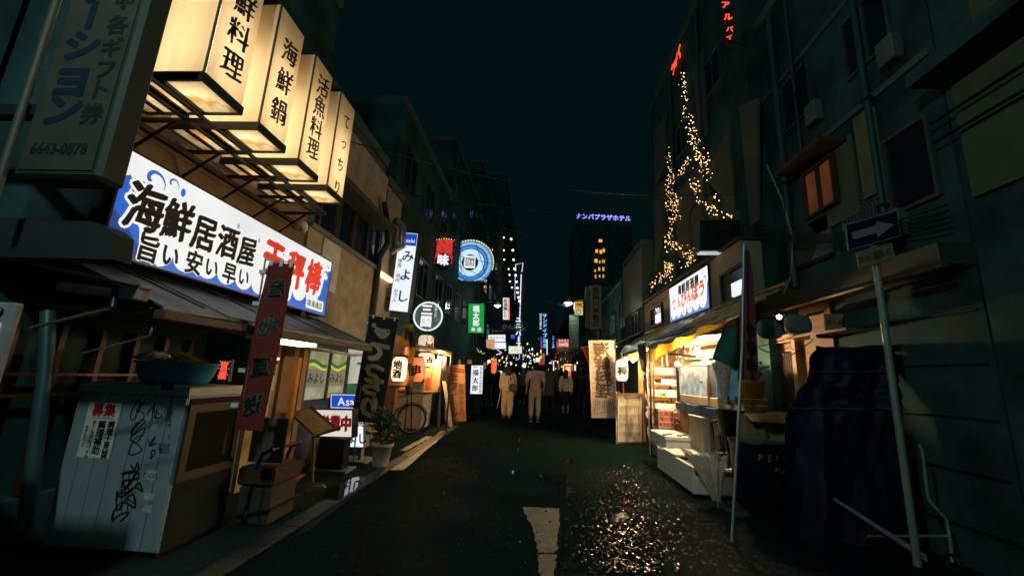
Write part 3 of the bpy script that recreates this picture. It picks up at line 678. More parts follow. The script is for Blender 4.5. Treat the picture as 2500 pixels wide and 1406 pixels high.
MB().tube([PY(60, 640, 2.1), PY(370, 708, 2.12)], .011, 6).build('front_rail', pm('red_rail_paint', (.30, .06, .04), .4), t)
MB().tube([PY(150, 700, 2.2), PY(330, 722, 2.2)], .03, 8).build('roller', GREY, t)
MB().tube([PY(75, 800, 2.1), PY(275, 752, 2.1)], .010, 6).build('folding_arm', STEEL, t)
MB().tube([PY(275, 752, 2.1), PY(285, 705, 2.12)], .02, 6).build('arm_joint', DK, t)
MB().tube([PY(200, 862, 2.1), PY(366, 820, 2.1), PY(370, 800, 2.1)], .006, 5).build('crank_rod', STEEL, t)
q = PY(318, 720, 2.13); MB().box(q.x - .06, q.x + .07, q.y - .02, q.y + .05, q.z - .03, q.z + .06, .008).build('end_plate', GREY, t)
for a in ((205, 750, 250, 770), (330, 745, 370, 770)): q = PY(a[0], a[1], 2.3); MB().box(q.x, q.x + .1, q.y, q.y + .02, q.z - .05, q.z).build('bracket', pm('tan_bracket', (.30, .22, .12), .7), t)
q = PY(36, 738, 1.62)
t = T('standing_sign', 'edge of a lit pale sign board at the left border of the photo', 'sign', (-2.5, 1.64, .1))
MB().box(-3.0, q.x, 1.625, 1.66, .35, q.z, .008).build('housing', GREY, t)
MB().box(-2.97, q.x - .035, 1.615, 1.624, .95, q.z - .09).build('lit_window', em('machine_window', S(150, 160, 175), .7, .1), t)
MB().box(-2.97, q.x - .02, 1.617, 1.624, .37, .93).build('front_panel', DK, t)
MB().lathe((q.x - .065, 1.625, q.z - .045), [(0, .012), (.02, .012), (.022, 0)], 14, axis=(0, -1, 0)).build('lock', DK, t)
for x in (-2.9, q.x - .06): MB().box(x - .02, x + .02, 1.63, 1.655, 0, .35).build('leg', DK, t)

# ------------------------------------------------------------------ white cabinet with graffiti, tub of straw on it
CABM = pm('cabinet_enamel', (.29, .345, .36), .45, .1, var=.18, scale=5, bump=.08)
t = T('metal_cabinet', 'dented white metal cabinet covered in graffiti and stickers with a recruiting poster', 'cabinet', (-2.84, 3.17, 0))
cx0, cx1, cy0, cy1, cz = -3.28, -2.46, 2.87, 3.47, 1.11
MB().box(cx0, cx1, cy0 + .012, cy1, .04, cz - .07).build('body', CABM, t)
MB().box(cx0 - .01, cx1 + .012, cy0 - .012, cy1 + .01, cz - .068, cz, .006).build('top', CABM, t)
MB().box(cx0 + .02, cx1 - .02, cy0 + .03, cy1 - .02, 0, .04).build('base', DK, t)
npn = 7
for k in range(npn):
    a = cx0 + (cx1 - cx0) * k / npn; MB().box(a + .003, a + (cx1 - cx0) / npn - .003, cy0 - .003, cy0 + .0115, .05, cz - .074, .003).build('front_panel', CABM, t)
fc = FR((cx0, cy0 - .003, 0), 0)
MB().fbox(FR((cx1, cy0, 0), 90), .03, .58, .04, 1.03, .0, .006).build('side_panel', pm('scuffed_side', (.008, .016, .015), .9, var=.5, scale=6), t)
GOLDF = pm('brass_frame', (.05, .033, .006), .6, .1)
fs = FR((cx1 + .006, cy0, 0), 90)
b = MB(); b.fbox(fs, .02, .57, .93, .99, .0, .018); b.fbox(fs, .02, .57, .47, .53, .0, .018); b.fbox(fs, .02, .08, .53, .93, .0, .018); b.fbox(fs, .51, .57, .53, .93, .0, .018); b.build('poster_frame', GOLDF, t)
MB().fbox(fs, .08, .51, .53, .93, .001, .008).build('framed_poster', pm('brown_poster', (.010, .010, .007), .9, var=.4, spec=.15), t)
MB().prism(fs, [(.42, .58), (.45, .58), (.45, .72), (.44, .76), (.44, .82), (.43, .82), (.43, .76), (.42, .72)], .009, .010).build('bottle_print', INK, t)
b = MB(); b.fbox(fc, .10, .345, .605, .975, .002, .004); b.build('poster', PAPER, t, 'white recruiting poster with red heading')
txt(fc, '募集', .225, .925, .095, REDINK, t, n=.006, bold=.035, sx=.95)
b = MB(); b.fbox(fc, .14, .31, .868, .871, .005, .006)
for k, (s, u, hh) in enumerate((('調理士見習', .305, .052), ('調理補助', .235, .060), ('ホールアルバイト', .175, .034))): txt(fc, s, u, .865 - hh * len(s) * .475 - .01, hh, INK, None, n=.006, vert=True, gap=.95, bold=.02, nib=.03, mb=b)
txt(fc, '時給九百円より', .128, .74, .022, INK, None, n=.006, vert=True, bold=.01, mb=b); b.build('lettering', INK, t)
b = MB()   # marker graffiti drawn as flat strokes
def stroke(mb, fr, pts, wd, n):
    for i in range(len(pts) - 1):
        (a, c), (d, e) = pts[i], pts[i + 1]; L = math.hypot(d - a, e - c) or 1; px, py = -(e - c) / L * wd / 2, (d - a) / L * wd / 2
        mb.flat(fr, [(a + px, c + py), (a - px, c - py), (d - px, e - py), (d + px, e + py)], n + (i % 7) * .0002)
def cm(x, y): p = PY(x, y, cy0 - .003); return (p.x - cx0, p.z)
def zc(x, y): return cm(100 + x * .36, 900 + y * .36)
for pl in ([(712, 220), (690, 240), (660, 290), (640, 330), (615, 350), (612, 310), (640, 240), (670, 205), (680, 230), (650, 290), (690, 290), (700, 330), (640, 380), (610, 440), (680, 350), (705, 360), (640, 430), (612, 460), (700, 400), (690, 450), (640, 470), (600, 580), (690, 545), (600, 470), (650, 500), (690, 440)],
           [(745, 270), (720, 310), (760, 260), (755, 350)], [(770, 230), (775, 340)], [(790, 270), (785, 330), (825, 320), (780, 290)],
           [(730, 480), (745, 520), (780, 455), (735, 520), (790, 500)], [(745, 600), (770, 580), (775, 550), (750, 560), (755, 605), (740, 600)],
           [(610, 650), (640, 680), (655, 635), (660, 690), (550, 710), (640, 690), (665, 740), (560, 760), (580, 800), (650, 700), (600, 790), (540, 840), (610, 830), (665, 770), (690, 830), (640, 800), (550, 870), (520, 830), (520, 960), (580, 880), (630, 850), (640, 940), (560, 900), (500, 960), (485, 1025), (530, 990), (600, 970), (540, 1035)],
           [(560, 720), (580, 860), (640, 910)], [(600, 700), (590, 960)], [(550, 790), (550, 970)]):
    q = [zc(*a) for a in pl]
    # smooth the strokes a little
    sm = []
    for i in range(len(q) - 1):
        for k in range(4):
            f = k / 4; p0, p1, p2, p3 = q[max(i - 1, 0)], q[i], q[i + 1], q[min(i + 2, len(q) - 1)]
            sm.append(tuple(.5 * (2 * p1[d] + (p2[d] - p0[d]) * f + (2 * p0[d] - 5 * p1[d] + 4 * p2[d] - p3[d]) * f * f + (3 * p1[d] - p0[d] - 3 * p2[d] + p3[d]) * f ** 3) for d in (0, 1)))
    stroke(b, fc, sm + [q[-1]], .0075 if len(pl) < 24 or pl[0][0] == 712 else .012, .003)
b.build('graffiti', INK, t, kind='stuff')
b = MB()
u_, v_ = zc(760, 105); txt(fc, 'NC17', u_, v_, .026, INK, None, n=.012, bold=.02, mb=b); u_, v_ = zc(760, 142); txt(fc, 'NC17', u_, v_, .026, INK, None, n=.012, bold=.02, mb=b)
for k, ch in enumerate('L·IVLA·I'): u_, v_ = zc(890 - k * 2.6, 185 + k * 39); txt(fc, ch, u_, v_, .04, INK, None, n=.003, bold=.01, mb=b)
for k, s in enumerate(('SHOAT', 'BUSTA', 'TEXAS')): u_, v_ = zc(838, 515 + k * 24); txt(fc, s, u_, v_, .026, INK, None, n=.003, bold=.02, mb=b)
b.build('sticker_lettering', INK, t, kind='stuff')
u_, v_ = zc(866, 125); b = MB(); b.fbox(fc, u_ - .045, u_ + .045, v_ - .017, v_ + .017, .010, .011); b.build('sticker', INK, t); txt(fc, 'HS', u_, v_, .03, RED, t, n=.0125, bold=.05, sx=1.2)
for (x, y, ww, hh) in ((745, 722, .085, .058), (775, 395, .05, .04), (725, 947, .062, .045), (735, 865, .07, .045)):
    u_, v_ = zc(x, y); MB().fbox(fc, u_ - ww / 2, u_ + ww / 2, v_ - hh / 2, v_ + hh / 2, .002, .0035, .001).build('sticker', pm('grey_sticker', (.5, .5, .47), .6, var=.5, scale=30), t)
u_, v_ = zc(745, 722); txt(fc, 'OOS', u_, v_, .05, INK, t, n=.005, bold=.0)
tub = T('plastic_tub', 'turquoise plastic tub heaped with dry straw on top of the white cabinet', 'tub', (-2.88, 3.18, cz))
TUBM = pm('turquoise_plastic', (.02, .25, .42), .4, var=.15)
MB().lathe((-2.86, 3.18, cz), [(.0, .004), (.20, .0), (.245, .02), (.275, .075), (.295, .15), (.315, .155), (.315, .168), (.285, .168), (.27, .09)], 28, ell=.72).build('bowl', TUBM, tub)
b = MB()
for k in range(340):
    a = R.uniform(0, 2 * PI); rr = R.uniform(0, .25); p = Vector((-2.83 + math.cos(a) * rr, 3.18 + math.sin(a) * rr * .7, cz + .14 + .10 * (1 - rr / .27) * R.uniform(.5, 1.1)))
    d = Vector((R.uniform(-1, 1), R.uniform(-1, 1), R.uniform(-.25, .4))).normalized() * R.uniform(.05, .16); s_ = d.orthogonal().normalized() * .0025
    b.add([p - d / 2 - s_, p - d / 2 + s_, p + d / 2 + s_ * .4, p + d / 2 - s_ * .4], [(0, 1, 2, 3)])
b.build('straw', pm('dry_straw', (.30, .25, .10), .8, var=.5, scale=30), tub, kind='stuff')
t = MB().sheet(lambda u, v: Vector((-3.13 + .17 * u + .02 * noise.noise((u * 5, v * 5, 1)), 3.0 + .28 * v, cz + .185 + .06 * math.sin(u * 3.1) * math.sin(v * 3.1) + .03 * noise.noise((u * 9, v * 9, 4)))), 14, 14).build('plastic_bag', pm('clear_polythene', (.45, .5, .55), .15, var=.3, spec=.8), None, 'crumpled clear plastic bag on the straw in the turquoise tub', None, 'bag')
fr = FR(PY(527, 928, 3.42), 0)
t = lightbox('led_open_sign', 'small red dot matrix sign beside the turquoise tub', 'sign', fr, .105, .17, .03, K, e=.006)
b = MB()
LED = em('red_led', S(255, 70, 50), 2.2, .1, sampled=False)
txt(fr, '営業', .052, .085, .078, LED, t, n=.003, vert=True, bold=.02)
b = MB()
for (u, v) in ((.01, .16), (.095, .16), (.008, .10), (.098, .10), (.012, .04), (.095, .05)): b.fbox(fr, u - .003, u + .003, v - .003, v + .003, .001, .004)
b.build('blue_led', em('blue_led', S(120, 140, 255), 2.5, .1, sampled=False), t)
MB().tube([fr.p(.05, -.006, -.02), fr.p(.05, -.20, -.02)], .008, 6).build('stem', K, t)

# ------------------------------------------------------------------ banners
def banner(name, label, P0, P1, hw, mat, txtf, lean_axis, pole_r=.011, pole_mat=STEEL, amp=.03, seed=1., foot=None, polepos=-1, group=None, polex=.0):
    """nobori: P0 top centre, P1 bottom centre, hw half width, lean_axis the across direction"""
    v = (P0 - P1); h = v.length; u = Vector(lean_axis).normalized(); fr = Frame(P1, u, v)
    fr.u = (fr.u - fr.v * fr.u.dot(fr.v)).normalized(); fr.n = fr.u.cross(fr.v).normalized()
    def warp(a, b): return amp * math.sin(a / hw * 1.7 + b / h * 4 + seed) + amp * .5 * math.sin(b / h * 11 + a / hw * 2 + seed * 3)
    t = T(name, label, 'banner', fr.p(polepos * hw, 0, 0), group)
    MB().sheet(lambda a, b: fr.p(-hw + 2 * hw * a, h * b, warp(-hw + 2 * hw * a, h * b)), 14, 40).build('cloth', mat, t)
    pu = polepos * (hw + .03)
    MB().tube([foot if foot else fr.p(pu, -h * .25, 0), fr.p(pu, h * 1.03, 0)], pole_r, 8).build('pole', pole_mat, t)
    MB().tube([fr.p(pu, h + .012, 0), fr.p(-polepos * hw, h + .012, 0)], pole_r * .6, 6).build('crossbar', pole_mat, t)
    for k in range(5): MB().fbox(fr, pu - .02 * (polepos < 0) , pu + .03 + .0 * polepos, h * (.12 + .2 * k), h * (.12 + .2 * k) + .03, -.014, .014).build('loop', WHITE, t)
    for k in range(3): MB().fbox(fr, (-.75 + k * .75) * hw - .012, (-.75 + k * .75) * hw + .012, h - .03, h + .022, -.008, .008).build('loop', WHITE, t)
    txtf(fr, h, t, warp); return t
REDC = pm('red_banner_cloth', (.15, .022, .018), .8, var=.2, trans=.25)
OUT = pm('tan_outline', (.30, .22, .13), .8, var=.1)
def red_txt(fr, h, t, warp):
    b, c = MB(), MB()
    for ch, f in zip('産地直送', (.84, .60, .36, .14)):
        txt(fr, ch, 0, h * f, .15, OUT, t, n=.004, bold=.03, sx=.9, brush=1., mirror=True, nib=.07, shear=-.25, warp=warp)
        txt(fr, ch, 0, h * f, .15, INK, t, n=.0065, bold=.006, sx=.9, brush=1., mirror=True, nib=.07, shear=-.25, warp=warp)
banner('red_banner', 'leaning red banner with black outlined characters in front of the seafood bar', PY(688, 642, 3.0), PY(606, 1050, 3.0), .10, REDC, red_txt, (1, .12, 0), foot=PY(560, 1200, 3.0), amp=.011, pole_r=.007)
NAVC = pm('dark_navy_cloth', (.012, .02, .02), .85, var=.2)
CRM = pm('cream_print', (.42, .37, .28), .8, var=.15)
def fish_txt(fr, h, t, warp, fish=True, mat=CRM, s='てっちり', sx=1.15):
    b = MB()
    for ch, f in zip(s, (.665, .50, .335, .14)): txt(fr, ch, -.0, h * f, .30, mat, t, n=.006, bold=.045, mirror=True, nib=.06, sx=sx, warp=warp, brush=.8)
    if not fish: return
    W = lambda a, c: (a, c)
    cx, cy = .0, h * .855
    body = [(-.115, .075), (-.06, .055), (.0, .05), (.06, .05), (.11, .05), (.125, .03), (.125, .0), (.105, -.05), (.07, -.085), (.025, -.10), (-.02, -.09), (-.07, -.05), (-.105, .0)]
    pp = [fr.p(cx + a, cy + c, .008 + warp(cx + a, cy + c)) for a, c in body]
    MB().add(pp, [list(range(len(pp)))[::-1]]).build('fish_print', CRM, t)
    b = MB()
    tail = [(-.10, .055), (-.155, .06), (-.165, .10), (-.14, .125), (-.11, .115)]
    b.add([fr.p(cx + a, cy + c, .007 + warp(cx + a, cy + c)) for a, c in tail], [list(range(5))[::-1]]); b.build('fish_tail_print', CRM, t)
    b = MB()
    for k in range(26):
        a, c = -.085 + (k % 9) * .021 + (k // 9) * .008, .04 - (k // 9) * .018 - .003 * (k % 3)
        q = [(cx + a + .005 * math.cos(j / 8 * 2 * PI), cy + c + .005 * math.sin(j / 8 * 2 * PI)) for j in range(8)]
        b.add([fr.p(x, y, .0095 + warp(x, y)) for x, y in q], [list(range(8))])
    for (a, c, r) in ((.09, .015, .013),):
        q = [(cx + a + r * math.cos(j / 12 * 2 * PI), cy + c + r * math.sin(j / 12 * 2 * PI)) for j in range(12)]; b.add([fr.p(x, y, .0095 + warp(x, y)) for x, y in q], [list(range(12))])
    q = [(cx + .02 + .022 * math.cos(j / 12 * 2 * PI), cy - .02 + .032 * math.sin(j / 12 * 2 * PI)) for j in range(13)]
    for j in range(12):
        (x0, y0), (x1, y1) = q[j], q[j + 1]; b.add([fr.p(x0, y0, .0095 + warp(x0, y0)), fr.p(x1, y1, .0095 + warp(x1, y1)), fr.p(cx + .02 + (x1 - cx - .02) * .8, cy - .02 + (y1 - cy + .02) * .8, .0095 + warp(x1, y1)), fr.p(cx + .02 + (x0 - cx - .02) * .8, cy - .02 + (y0 - cy + .02) * .8, .0095 + warp(x0, y0))], [(0, 1, 2, 3)])
    b.build('fish_mark_print', INK, t)
banner('fish_banner', 'dark banner with a puffer fish and large cream kana beside the lit eatery sign', PY(938, 775, 6.0), PY(893, 1030, 6.0), .215, NAVC, fish_txt, (1, .1, 0), foot=PZ(862, 1130), amp=.012)

# ------------------------------------------------------------------ left, in front of the shops
def poster(name, label, fr, u0, u1, v0, v1, lines, mat=PAPER, base=None):
    t = T(name, label, 'poster', fr.p((u0 + u1) / 2, v0, .01))
    MB().fbox(fr, u0, u1, v0, v1, .0, .004).build('sheet', mat, t)
    for (s, u, v, h, mm, vert) in lines: txt(fr, s, u0 + (u1 - u0) * u, v0 + (v1 - v0) * v, h, mm, t, n=.006, vert=vert, bold=.02)
    return t
fp = FR((-3.004, 2.1, 0), 90)
poster('notice', 'small red notice with a white lower strip by the varnished door post', fp, 2.46, 2.60, 1.30, 1.44, [('禁煙', .5, .2, .04, INK, False)], pm('red_notice', (.6, .05, .03), .6))
poster('poster', 'tall white handwritten sheet on the ochre wall of the seafood bar', fp, 2.36, 2.58, 1.0, 1.30, [('募集', .8, .72, .05, INK, True), ('調理・ホール', .55, .55, .03, INK, True), ('時給九百円', .3, .55, .03, INK, True), ('06-6643', .5, .08, .025, INK, False)])
poster('poster', 'lower sheet with red recruiting heading on the ochre wall', fp, 2.33, 2.54, .68, .985, [('パート', .4, .9, .03, INK, False), ('募集', .55, .72, .085, REDINK, False), ('委細面談', .5, .48, .03, INK, False), ('電話下さい', .5, .3, .03, INK, False)])
poster('notice', 'small pale notice with a blue band on the ochre wall', fp, 2.27, 2.38, 1.34, 1.42, [('営業', .5, .6, .03, INK, False)])
MB().ball((-2.97, 4.62, 1.36), .016, 8, 6).build('doorbell_lamp', em('small_lamp', S(255, 220, 160), 3), None, 'tiny glowing lamp above the handwritten sheet', None, 'lamp')
# menu lectern
t = T('menu_stand', 'slanted menu board on a wooden post before the red and white open sign', 'menu stand', PZ(762, 1188))
q0, q1, q2 = PY(765, 1064, 4.75), PY(826, 1046, 4.75), PY(704, 1008, 5.05)
fr, w_, h_ = QF(q0, q1, q2)
MB().fbox(fr, 0, w_, 0, h_, -.03, 0, .005).build('board', DWOOD, t)
MB().fbox(fr, .03, w_ - .04, .03, h_ - .03, .001, .004).build('menu_sheet', pm('dim_menu_sheet', (.32, .28, .20), .7), t)
b = MB()
for k in range(9): b.fbox(fr, .05, w_ - .06 - R.uniform(0, .06), .05 + (h_ - .1) * k / 9, .062 + (h_ - .1) * k / 9, .005, .0056)
b.build('menu_lines', pm('faded_ink', (.14, .12, .09), .8), t, kind='stuff')
MB().tube([fr.p(w_ + .03, .02, 0), fr.p(-.02, -.01, 0)], .018, 8).build('front_rail', WOOD, t)
MB().tube([fr.p(0.02, .05, -.02), PZ(762, 1188)], .018, 8).build('post', WOOD, t)
MB().lathe(PZ(762, 1190), [(0, .03), (.13, .025), (.15, 0)], 16).build('foot', DK, t)
# open sign and eatery stand sign
fr, w_, h_ = QF(PY(768, 1064, 5.45), PY(858, 1066, 5.45), PY(771, 1000, 5.45))
t = lightbox('open_sign', 'lit white sign with red brush characters meaning open for business', 'sign', fr, w_, h_, .16, em('open_sign_face', S(222, 216, 205), .95, .15, 3), e=.015)
for ch, u in zip('営業中', (.12, .27, .415)): txt(fr, ch, u * w_ / .49, h_ * .5, .20, em('red_print', S(150, 22, 22), .55, .2), t, n=.004, bold=.02, nib=.09, sx=.72)
p = fr.p(w_ / 2, 0, -.08); MB().box(p.x - .17, p.x + .17, p.y - .09, p.y + .09, .03, p.z - .03).build('cabinet_base', K, t)
MB().box(p.x - .22, p.x + .26, p.y - .16, p.y + .16, 0, .03).build('base_plate', GREY, t)
fr, w_, h_ = QF(PY(806, 1089, 6.05), PY(887, 1091, 6.05), PY(808, 962, 6.05))
t = lightbox('eatery_stand_sign', 'lit stand sign with a blue beer panel on top, half hidden by the fish banner', 'sign', fr, w_, h_, .2, COOLF, rim=GREY, e=.012)
BEER = em('beer_blue_print', S(22, 70, 190), 1.0, .15)
MB().fbox(fr, .01, w_ - .01, h_ * .745, h_ - .01, .001, .003).build('blue_panel', BEER, t)
txt(fr, 'Asahi', w_ * .60, h_ * .86, .16, HALO, t, n=.004, bold=.012, sx=1.0, shear=.0)
txt(fr, 'みよし', w_ * .66, h_ * .16, .15, INK, t, n=.003, bold=.028)
txt(fr, '焼鳥', w_ * .75, h_ * .48, .15, INK, t, n=.003, bold=.02)
p = fr.p(w_ / 2, 0, -.1)
for u in (.06, w_ - .06): q = fr.p(u, 0, -.1); MB().box(q.x - .02, q.x + .02, q.y - .05, q.y + .05, .03, q.z).build('leg', GREY, t)
MB().box(p.x - .32, p.x + .33, p.y - .2, p.y + .2, 0, .03).build('base_plate', pm('pale_base', (.3, .32, .34), .5), t)
b = MB()
for k in range(5): p0, p1 = PY(781, 1071 + k * 8.5, 6.4), PY(799, 1071 + k * 8.5, 6.4); b.tube([p0, p1], .006, 5)
t = T('wire_rack', 'small white wire rack under the open sign', 'rack', PY(790, 1106, 6.4)); b.build('rung', WHITE, t, kind='stuff')
MB().tube([PY(780, 1068, 6.4), PY(780, 1108, 6.4)], .007, 5).build('upright', WHITE, t); MB().tube([PY(800, 1068, 6.4), PY(800, 1108, 6.4)], .007, 5).build('upright', WHITE, t)
# cabinet neighbour: concrete block with a placard, handcart, mat
t = T('plinth_block', 'pale concrete block holding a weathered notice board beside the white cabinet', 'block', (-2.3, 3.75, 0))
MB().box(-2.44, -2.16, 3.55, 3.95, 0, .30, .02).build('lower_block', pm('pale_block', (.055, .043, .032), .8, var=.4, bump=.3), t)
MB().box(-2.46, -2.14, 3.53, 3.97, .305, .45, .02).build('upper_block', pm('rust_block', (.06, .03, .016), .8, var=.4, bump=.3), t)
fr = FR((-2.45, 3.62, .47), 8)
MB().fbox(fr, 0, .29, 0, .37, -.03, 0, .006).build('notice_board', pm('weathered_board', (.12, .11, .09), .7, var=.3), t)
for k, s in enumerate(('本日のおすすめ', 'いか天ぷら', '造り盛合せ')): txt(fr, s, .20 - k * .055, .19, .036, pm('faded_grey_ink', (.07, .07, .06), .7), t, n=.004, vert=True, bold=.02)
t = T('handcart', 'black tube handcart folded in front of the seafood bar door', 'cart', PZ(640, 1255))
for dy in (0, .42):
    off = Vector((.03, dy, 0)); pts = [PY(a, b_, 3.55) for a, b_ in ((578, 1300), (600, 1215), (622, 1130), (634, 1106), (660, 1096))]
    MB().tube([p + off for p in pts] , .016, 8).build('side_tube', DK, t)
pts = [PY(655, 1097, 3.55) + Vector((.03, 0, 0)), PY(655, 1097, 3.55) + Vector((.03, .42, 0))]
MB().tube(pts, .016, 8).build('handle', DK, t)
for k in range(4):
    p0 = PY(606 - k * 3, 1195 + k * 14, 3.55) + Vector((.03, 0, 0)); MB().tube([p0, p0 + Vector((.0, .42, .0))], .01, 6).build('cross_tube', DK, t)
p0 = PY(585, 1262, 3.55); MB().hexa([p0 + Vector(q) for q in ((-.02, -.02, 0), (.26, -.02, .06), (.26, .46, .06), (-.02, .46, 0), (-.02, -.02, .02), (.26, -.02, .08), (.26, .46, .08), (-.02, .46, .02))]).build('deck', DK, t)
for dy in (0, .42):
    c = PZ(585, 1290) + Vector((.0, dy + .1, .07)); MB().tube([c + Vector((0, math.cos(k / 14 * 2 * PI) * .06, math.sin(k / 14 * 2 * PI) * .06)) for k in range(14)], .014, 6, closed=True).build('wheel', K, t)
c = PY(663, 1130, 3.9)
MB().sheet(lambda u, v: c + Vector(((.035 + .008 * math.sin(v * 20 + u * 30)) * math.cos(u * 2 * PI) * math.sin(.3 + v * 2.5), .03 * math.sin(u * 2 * PI) * math.sin(.3 + v * 2.5), -.14 + .24 * v)), 20, 12).build('hanging_bag', pm('milky_polythene', (.22, .25, .24), .2, var=.4, spec=.8), None, 'small clear bag hanging from the black handcart', None, 'bag')
MB().flat(GF, [tuple(PZ(*a)[:2]) for a in ((672, 1206), (702, 1160), (748, 1160), (700, 1196))][::-1], .016).build('door_mat', pm('orange_mat', (.34, .09, .03), .8), None, 'worn orange mat on the pavement behind the handcart', None, 'mat')
c = PZ(680, 1220); MB().lathe(c, [(0, .004), (.045, .0), (.055, .09), (.058, .095), (.05, .095), (.045, .02)], 16).build('blue_bucket', pm('blue_bucket_plastic', (.03, .07, .2), .5), None, 'small blue and white bucket by the orange mat', None, 'bucket')
# flower pot
pc = PZ(928, 1138)
t = T('potted_plant', 'leafy plant in a pale ribbed pot at the edge of the pavement', 'potted plant', pc)
MB().lathe(pc, [(0, .01), (.10, 0), (.105, .02), (.135, .26), (.15, .262), (.155, .30), (.135, .302), (.125, .24)], 24).build('pot', pm('dirty_white_pot', (.34, .30, .24), .8, var=.4, scale=9, bump=.3), t)
LEAF = pm('dark_leaf', (.03, .08, .025), .55, var=.5)
def leaves(n, c, rx, rz, size, seed, mat, parent, name='leaf', spread=1.):
    rr = random.Random(seed); b = MB()
    for k in range(n):
        a = rr.uniform(0, 2 * PI); e = rr.uniform(-.9, 1.); r_ = rr.uniform(.35, 1.)
        p = Vector(c) + Vector((math.cos(a) * rx * r_ * math.sqrt(1 - e * e * .8), math.sin(a) * rx * r_ * math.sqrt(1 - e * e * .8), rz * e * r_))
        d = Vector((math.cos(a + rr.uniform(-1, 1)), math.sin(a + rr.uniform(-1, 1)), rr.uniform(-.5, .7))).normalized(); s_ = size * rr.uniform(.6, 1.3)
        sd = d.cross(Vector((rr.uniform(-1, 1), rr.uniform(-1, 1), 1))).normalized() * s_ * .34
        b.add([p - d * s_ * .5, p + sd, p + d * s_ * .6, p - sd], [(0, 1, 2, 3)])
    return b.build(name, mat, parent, kind='stuff')
leaves(380, pc + Vector((0, 0, .55)), .24, .30, .07, 3, LEAF, t)
b = MB()
for k in range(7): b.tube([pc + Vector((R.uniform(-.03, .03), R.uniform(-.03, .03), .24)), pc + Vector((R.uniform(-.08, .08), R.uniform(-.08, .08), .45)), pc + Vector((R.uniform(-.18, .18), R.uniform(-.15, .15), .75))], .006, 5)
b.build('stem', pm('stem_green', (.05, .05, .02), .7), t, kind='stuff')

# ------------------------------------------------------------------ tall lit eatery sign, round stand sign
fr, w_, h_ = QF(PY(950, 757, 8.0), PY(995, 762, 8.0), PY(977, 567, 8.0))
t = lightbox('tall_eatery_sign', 'tall slim lit white sign with a blue beer panel at its top', 'sign', fr, w_, h_, .22, COOLF, rim=pm('dark_sign_case', (.05, .05, .05), .5), e=.014)
MB().fbox(fr, .008, w_ - .008, h_ * .835, h_ - .012, .001, .003).build('blue_panel', BEER, t)
txt(fr, 'Asahi', w_ * .52, h_ * .90, .115, HALO, t, n=.004, bold=.02, sx=1.05)
for ch, v in zip('みよし', (.70, .46, .19)): txt(fr, ch, w_ * .62, h_ * v, .26, INK, t, n=.003, bold=.0, nib=.05)
for s, v, mm in (('焼鳥', .60, INK), ('焼肉', .41, em('red_sign_ink', S(190, 90, 90), .7)), ('おでん', .19, INK)): txt(fr, s, w_ * .22, h_ * v, .095, mm, t, n=.003, vert=True, bold=.0, nib=.03)
MB().tube([fr.p(.0, h_ * .8, -.1), fr.p(-.35, h_ * .8, -.1)], .02, 6).build('bracket', K, t); MB().tube([fr.p(.0, h_ * .15, -.1), fr.p(-.35, h_ * .15, -.1)], .02, 6).build('bracket', K, t)
pc = PY(1045, 772, 10.4); rr_ = 35 * 10.4 / F_PX; fr = FR(pc, 4)
t = T('round_sign', 'round dark sign with a glowing white rim and white characters', 'sign', pc)
MB().lathe(pc + fr.n * -.14, [(0, 0), (rr_, 0), (rr_, .13), (0, .13)], 40, axis=fr.n).build('housing', K, t)
MB().tube([fr.p(math.cos(k / 40 * 2 * PI) * rr_, math.sin(k / 40 * 2 * PI) * rr_, 0) for k in range(40)], .022, 8, closed=True).build('lit_rim', em('rim_glow', S(225, 240, 238), 1.1), t)
MB().lathe(pc + fr.n * -.005, [(0, 0.006), (rr_ - .02, .006), (rr_ - .02, 0)], 40, axis=fr.n).build('face', em('dim_grey_face', S(58, 74, 78), .9, .3, 2.5), t)
txt(fr, '三国', -.04, .02, .30, HALO, t, n=.008, vert=True, bold=.055); txt(fr, 'スタンド', .19, .14, .085, HALO, t, n=.008, vert=True, bold=.03)
MB().tube([pc + Vector((-rr_, .07, 0)), pc + Vector((-rr_ - .3, .07, 0))], .02, 6).build('bracket', K, t)

# ------------------------------------------------------------------ skewer bar: paper lanterns, flags, counter
LPAP = lambda nm, c, st: em(nm, c, st, .12, 3, base=.5)
def lantern(label, c, r, h, mat, s=(), ink=INK, group='paper lanterns', detail=True, capm=K, tx=.62, yaw=0, dx=0.):
    t = T('paper_lantern', label, 'lantern', c - Vector((0, 0, h / 2)), group)
    if detail:
        prof = []; nb = 11
        for k in range(nb * 2 + 1):
            f = k / (nb * 2); e = min(1, abs(f - .5) * 2); rad = r * (1 - .38 * max(0, (e - .55) / .45) ** 2) * (1 if k % 2 else .965)
            prof.append((rad, -h / 2 + h * f))
        MB().lathe(c, prof, 20).build('paper', mat, t)
        MB().lathe(c, [(0, h / 2 + .025), (r * .60, h / 2 + .025), (r * .64, h / 2 - .01)], 16).build('cap', capm, t); MB().lathe(c, [(r * .64, -h / 2 + .01), (r * .60, -h / 2 - .025), (0, -h / 2 - .025)], 16).build('base_ring', capm, t)
        MB().tube([c + Vector((0, 0, h / 2 + .02)), c + Vector((0, 0, h / 2 + .16))], .006, 5).build('hook', K, t)
        n = len(s)
        for k, ch in enumerate(s):
            v = h * .36 * (1 - 2 * (k + .5) / n) if n > 1 else 0
            fr = FR(c, yaw); txt(fr, ch, dx, v, r * 2 * tx if n < 3 else h * .8 / n, ink, t, n=r * 1.0, bold=.025, nib=.05, warp=lambda a, b: r * (math.sqrt(max(.05, 1 - (a / r) ** 2)) - 1) + .006)
    else: MB().ball(c, (r, r, h / 2), 10, 7).build('paper', mat, t)
    return t
